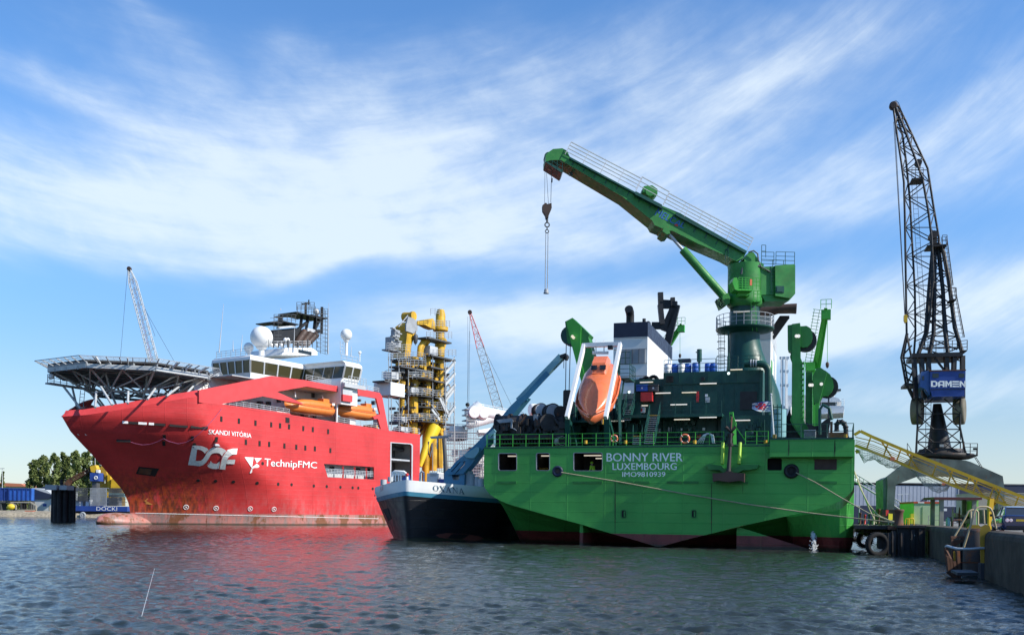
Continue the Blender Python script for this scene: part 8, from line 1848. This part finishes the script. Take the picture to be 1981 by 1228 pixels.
for x, y, r in ((1250, 737, .36), (1264, 736, .42), (1241, 739, .3), (1270, 740, .3)): m_.torus(G.px(x, y, 12), G.a, r, .10, 18, 6); m_.torus(G.px(x, y, 12.2), G.a, r*.7, .10, 18, 6)
m_.build('hose_coil', mBlack, t)
# flag: cloth on its staff
m_ = MB(); rows = []; nx, ny = 22, 12
FLB, FLT = (1456, 797), (1491, 775)
for j in range(ny+1):
    row = []
    for i in range(nx+1):
        f = i/nx; x = 1491-36*f; yt = 775.5+4.5*f**1.6; yb = 795.5+1.5*sin(f*3)-5.5*f**3; y = yb+(yt-yb)*j/ny; row.append(G.px(x, y, 4.6+.28*sin(f*7+j*.25)*(.3+f)))
    rows.append(row)
vs = [p for r_ in rows for p in r_]; W_ = nx+1; cols3 = []
for j in range(ny):
    for i in range(nx): 
        f = i/nx; g = j/ny; lion = ((f-.52)/.30)**2+((g-.5)/.40)**2 < 1 and (int(f*17)*7+int(g*9)*5+int(f*31)) % 4 != 0
        m_.add([vs[j*W_+i], vs[j*W_+i+1], vs[(j+1)*W_+i+1], vs[(j+1)*W_+i]], [(0, 1, 2, 3)], 2 if lion else (int(g*10) % 2), True)
m_.build('ship_flag', (mTextW, paint('flag blue', (.05, .10, .34), .8, .05, 0), paint('flag red', (.60, .04, .05), .8, .05, 0)), label='striped ensign with red lion flying at the green stern', cat='flag', loc=G.px(1491, 785, 4.6))
m_ = MB(); m_.tube([G.px(1497, 850, 4.4), G.px(1491.5, 764, 4.6)], [.08, .05], 8); m_.sphere(G.px(1491.5, 763, 4.6), .1, 8); m_.build('flag_staff', mOffW, gs)
# lifebuoys
def buoy(x, y, w, r, lab):
    c = G.px(x, y, w); t = root('lifebuoy', lab, 'lifebuoy', c, 'lifebuoys on the stern rail'); m_ = MB(); m_.torus(c, G.a, r, r*.26, 24, 8); m_.build('ring', mOran, t); m_ = MB()
    for k in range(4): a = pi/4+k*pi/2; d = G.e*cos(a)+UP*sin(a); m_.torus(c+d*r, (G.e*-sin(a)+UP*cos(a)), r*.27, .02, 10, 5)
    m_.build('tape', mTextW, t)
buoy(1325, 848.5, .3, .31, 'orange lifebuoy hanging on the stern rail right of the stairs'); buoy(1188, 848, 2, .26, 'orange lifebuoy half hidden by the right foot of the lifeboat davit')
# stern anchor hanging from its crane
t = root('stern_anchor', 'rusty stern anchor hanging by its shank against the green transom', 'anchor', G.px(1411, 912, -1)); m_ = MB(); m_.tube([G.px(1414, 838, -.5), G.px(1411.5, 880, -.8), G.px(1409.5, 912, -1.0)], [.11, .13, .17], 8)
for y, d in ((829, 9), (842, 4)): m_.tube([G.px(1413.5-d, y-3, -.4), G.px(1414, y+6, -.5), G.px(1414+d, y-4, -.4)], .12, 6)
m_.lathe(G.px(1413, 860, -.62), UP, [(-.1, .22), (.1, .22)], 8); m_.build('shank', mDrk, t); m_ = MB(); m_.ext(G, [(1378, 915), (1400, 914), (1405, 911), (1414, 911), (1419, 914), (1440, 915), (1439.5, 932), (1431, 929), (1410, 932), (1388, 929), (1379, 931)], -1.4, -.4); m_.build('fluke', mSoot, t)
m_ = MB(); m_.tube([G.px(1415.5, 806, .3), G.px(1414, 838, -.4)], .07, 6); m_.build('shackle_chain', mRust, t)
# dredge pipe gear lying on the port quarter
t = root('dredge_pipe', 'dark worn suction pipe and gimbal gear lying on the port quarter deck', 'dredge pipe', G.px(1030, 860, 6))
m_ = MB(); a = G.px(962, 824, 6); b = G.px(1092, 824, 6); m_.tube([a, b], .92, 18); m_.tube([G.px(965, 845, 5), G.px(1090, 845, 5)], .5, 12); pp = m_.build('pipe', mDrk, t)
m_ = MB()
for x in (964, 988, 1012, 1042, 1070): m_.lathe(G.px(x, 824, 6), G.e, [(-.08, 1.08), (.08, 1.08)], 20)
m_.build('flange', mDrk, t)
m_ = MB(); m_.ext(G, [(959, 815), (990, 809), (990, 816), (1012, 817), (1016, 811), (1018, 806), (1022, 810), (1030, 812), (1032, 800), (1043, 797), (1060, 796), (1070, 800), (1088, 800), (1092, 812), (1093, 830), (959, 832)], 6.2, 8.2)
for q in ((962, 818, 988, 840), (1000, 820, 1030, 838), (1036, 808, 1058, 830), (1066, 808, 1090, 838)): m_.pbox(G, *q, 4.9, 6)
m_.build('gimbal_frame', mBlack, t)
for x, y, r, w, mt in ((1044, 794, .62, 6.6, mOffW), (1067, 797, .72, 5.8, mBlack), (1081, 798, .55, 6, mBlack), (1058, 818, .75, 4.8, mDrk), (1084, 853, .38, 3.2, mSand)):
    ax = (G.e*.55-G.a*.85).normalized(); c = G.px(x, y, w); m_ = MB(); m_.lathe(c-ax*.5, ax, [(0, r), (.12, r), (.16, r*.8), (.84, r*.8), (.88, r), (1.0, r)], 18); f_ = m_.build('roller', mt if mt is not mOffW else mSoot, t); d = MB(); d.lathe(c+ax*.50, ax, [(0, r*.86), (.02, r*.8)], 18); d.build('roller_face', mOffW if mt in (mOffW,) else (mGrey if r > .7 and w > 5 else mDrk), f_)
rr = random.Random(13); m_ = MB()
for k in range(70):
    x = rr.uniform(960, 1094); y = rr.uniform(818, 856); u, z = G.uz(x, y, 4.6); s_ = rr.uniform(.08, .3); m_.fbox(G, u-s_, u+s_, 4.2+rr.random(), 5.6, z-rr.uniform(.1, .5), z+rr.uniform(.1, .4))
for k in range(14): x = rr.uniform(1000, 1090); y = rr.uniform(800, 830); m_.tube([G.px(x, y, 4.7), G.px(x+rr.uniform(-14, 14), y+rr.uniform(8, 26), 4.5)], rr.choice((.05, .08, .12)), 6)
for k in range(22): m_.pbox(G, 964+k*5.8, 850, 966.5+k*5.8, 858, 3.6, 4.2)
m_.pbox(G, 960, 846, 1092, 850, 3.4, 4.4); m_.build('pipe_saddle', mDrk, t)
m_ = MB(); m_.ext(G, [(960, 812), (988, 808.5), (992, 813), (991, 816), (966, 818)], 4.4, 4.6); m_.bar(G.px(989, 826, 4.3), G.px(999, 832, 4.2), .06, .06); m_.pbox(G, 988, 812, 991, 828, 4.2, 4.4); m_.pbox(G, 1032, 801, 1040, 812, 4.6, 5.2); m_.build('hose_bracket', mGrey, t)
m_ = MB(); m_.bar(G.px(957, 832, 3), G.px(957, 861, 3), .16, .16); m_.bar(G.px(947, 842, 3), G.px(958, 832, 3), .2, .3); m_.build('corner_bracket', mTealL, gs)
t = root('winch', 'yellow winch box on deck below the lifeboat bow', 'winch', G.px(1157, 820, 6)); m_ = MB(); m_.pbox(G, 1151, 809, 1164, 819, 6, 7); m_.build('box', mYelD, t); m_ = MB(); m_.lathe(G.px(1157, 814, 5.8), G.e, [(-.35, .28), (.35, .28)], 12); m_.build('drum', mDrk, t)
# crew member in the stern window, seen from behind in a hi-vis jacket
def person(lab, foot, hgt, yaw, cloth, lean=.15):
    s = hgt/1.78; R_ = Matrix.Rotation(yaw, 3, 'Z'); Pp = lambda x, y, z: R_ @ V((x*s, y*s, z*s))
    J = {'pel': (0, 0, .95, .15), 'sp': (0, -.03+lean*.3, 1.18, .15), 'ch': (0, lean*.7, 1.38, .17), 'nk': (0, lean, 1.53, .065), 'hd': (0, lean+.02, 1.66, .10), 'tp': (0, lean+.02, 1.76, .075)}
    E_ = [('pel', 'sp'), ('sp', 'ch'), ('ch', 'nk'), ('nk', 'hd'), ('hd', 'tp')]
    for sg, n in ((-1, 'l'), (1, 'r')):
        J.update({n+'sh': (sg*.20, lean*.8, 1.44, .075), n+'el': (sg*.30, lean*.8-.02, 1.17, .055), n+'wr': (sg*.24, lean+.20, 1.02, .04), n+'hn': (sg*.20, lean+.30, 1.02, .035), n+'hp': (sg*.10, 0, .88, .10), n+'kn': (sg*.12, .04, .50, .07), n+'an': (sg*.13, 0, .09, .05), n+'to': (sg*.14, .17, .04, .045)})
        E_ += [('ch', n+'sh'), (n+'sh', n+'el'), (n+'el', n+'wr'), (n+'wr', n+'hn'), ('pel', n+'hp'), (n+'hp', n+'kn'), (n+'kn', n+'an'), (n+'an', n+'to')]
        for q, (dx, dz) in enumerate(((.035, .02), (.015, .03), (-.01, .03), (-.03, .02), (.05, -.02))): J[n+'f%d' % q] = (sg*.20+dx, lean+.38-.03*(q in (0, 3, 4))-.02*(q == 4), 1.02+dz*.6, .011); E_.append((n+'hn', n+'f%d' % q))
    t = root('person', lab, 'person', foot)
    def skin(names, grow, nm, mt):
        ks = [k for k in J if k in names]; ix = {k: i for i, k in enumerate(ks)}; me = bpy.data.meshes.new(nm); me.from_pydata([tuple(Pp(*J[k][:3])) for k in ks], [(ix[a], ix[b]) for a, b in E_ if a in ix and b in ix], []); o = bpy.data.objects.new(nm, me); COL.objects.link(o)
        md = o.modifiers.new('skin', 'SKIN'); 
        if not me.skin_vertices: 
            import bmesh
            bm = bmesh.new(); bm.from_mesh(me); bm.verts.layers.skin.verify(); bm.to_mesh(me); bm.free()
        for k, i in ix.items(): r = J[k][3]*s*grow; me.skin_vertices[0].data[i].radius = (r, r); 
        me.skin_vertices[0].data[0].use_root = True; sb = o.modifiers.new('sub', 'SUBSURF'); sb.levels = 1; sb.render_levels = 1; dg = bpy.context.evaluated_depsgraph_get(); m2 = bpy.data.meshes.new_from_object(o.evaluated_get(dg)); bpy.data.objects.remove(o); m2.materials.clear(); m2.materials.append(mt); o2 = bpy.data.objects.new(nm, m2); COL.objects.link(o2); o2.parent = t; ORG[o2.name] = V(foot); return o2
    skin(set(J), 1.0, 'body', mSkin)
    skin({'pel', 'sp', 'ch', 'lsh', 'lel', 'lwr', 'rsh', 'rel', 'rwr'}, 1.16, 'jacket', cloth)
    skin({'pel', 'lhp', 'lkn', 'lan', 'rhp', 'rkn', 'ran'}, 1.12, 'trousers', mNavy)
    m_ = MB(); c = V(foot)+Pp(0, lean+.02, 1.70); m_.sphere(c, .135*s, 14, lo=-.1); m_.build('safety_helmet', cloth, t); return t
ft = G.px(1148, 912, 1.3); floor_z = G.uz(1140, 913, .2)[1]
person('crew member in yellow high visibility jacket seen in the largest stern window', V((ft.x, ft.y, floor_z-.88)), 1.72, .9, mHiVis)
# cooling water discharge falling from the hull
m_ = MB(); rows = []; a0 = hit(gb, 1572, 1030)[0]
if a0 is not None:
    b0 = G.p((a0-G.o).dot(G.e)+.15, (a0-G.o).dot(G.a)-1.0, .03); rg = random.Random(4)
    for k in range(300):
        f = rg.random()**.8; c = a0.lerp(b0, f); c.z = a0.z*(1-f*f)+.02; sp = .04+.09*f; q = c+V((rg.gauss(0, sp), rg.gauss(0, sp), rg.gauss(0, .06))); q.z = max(.02, q.z); r = rg.uniform(.012, .035); m_.obox(q, (V((1, .3, .2)).normalized(), V((-.3, 1, 0)).normalized(), UP), (r*.6, r*.6, r*1.5))
    m_.build('water_jet', plain('foam', (.78, .80, .80), .6), label='white jet of cooling water falling from the green hull', cat='water jet', kind='stuff')
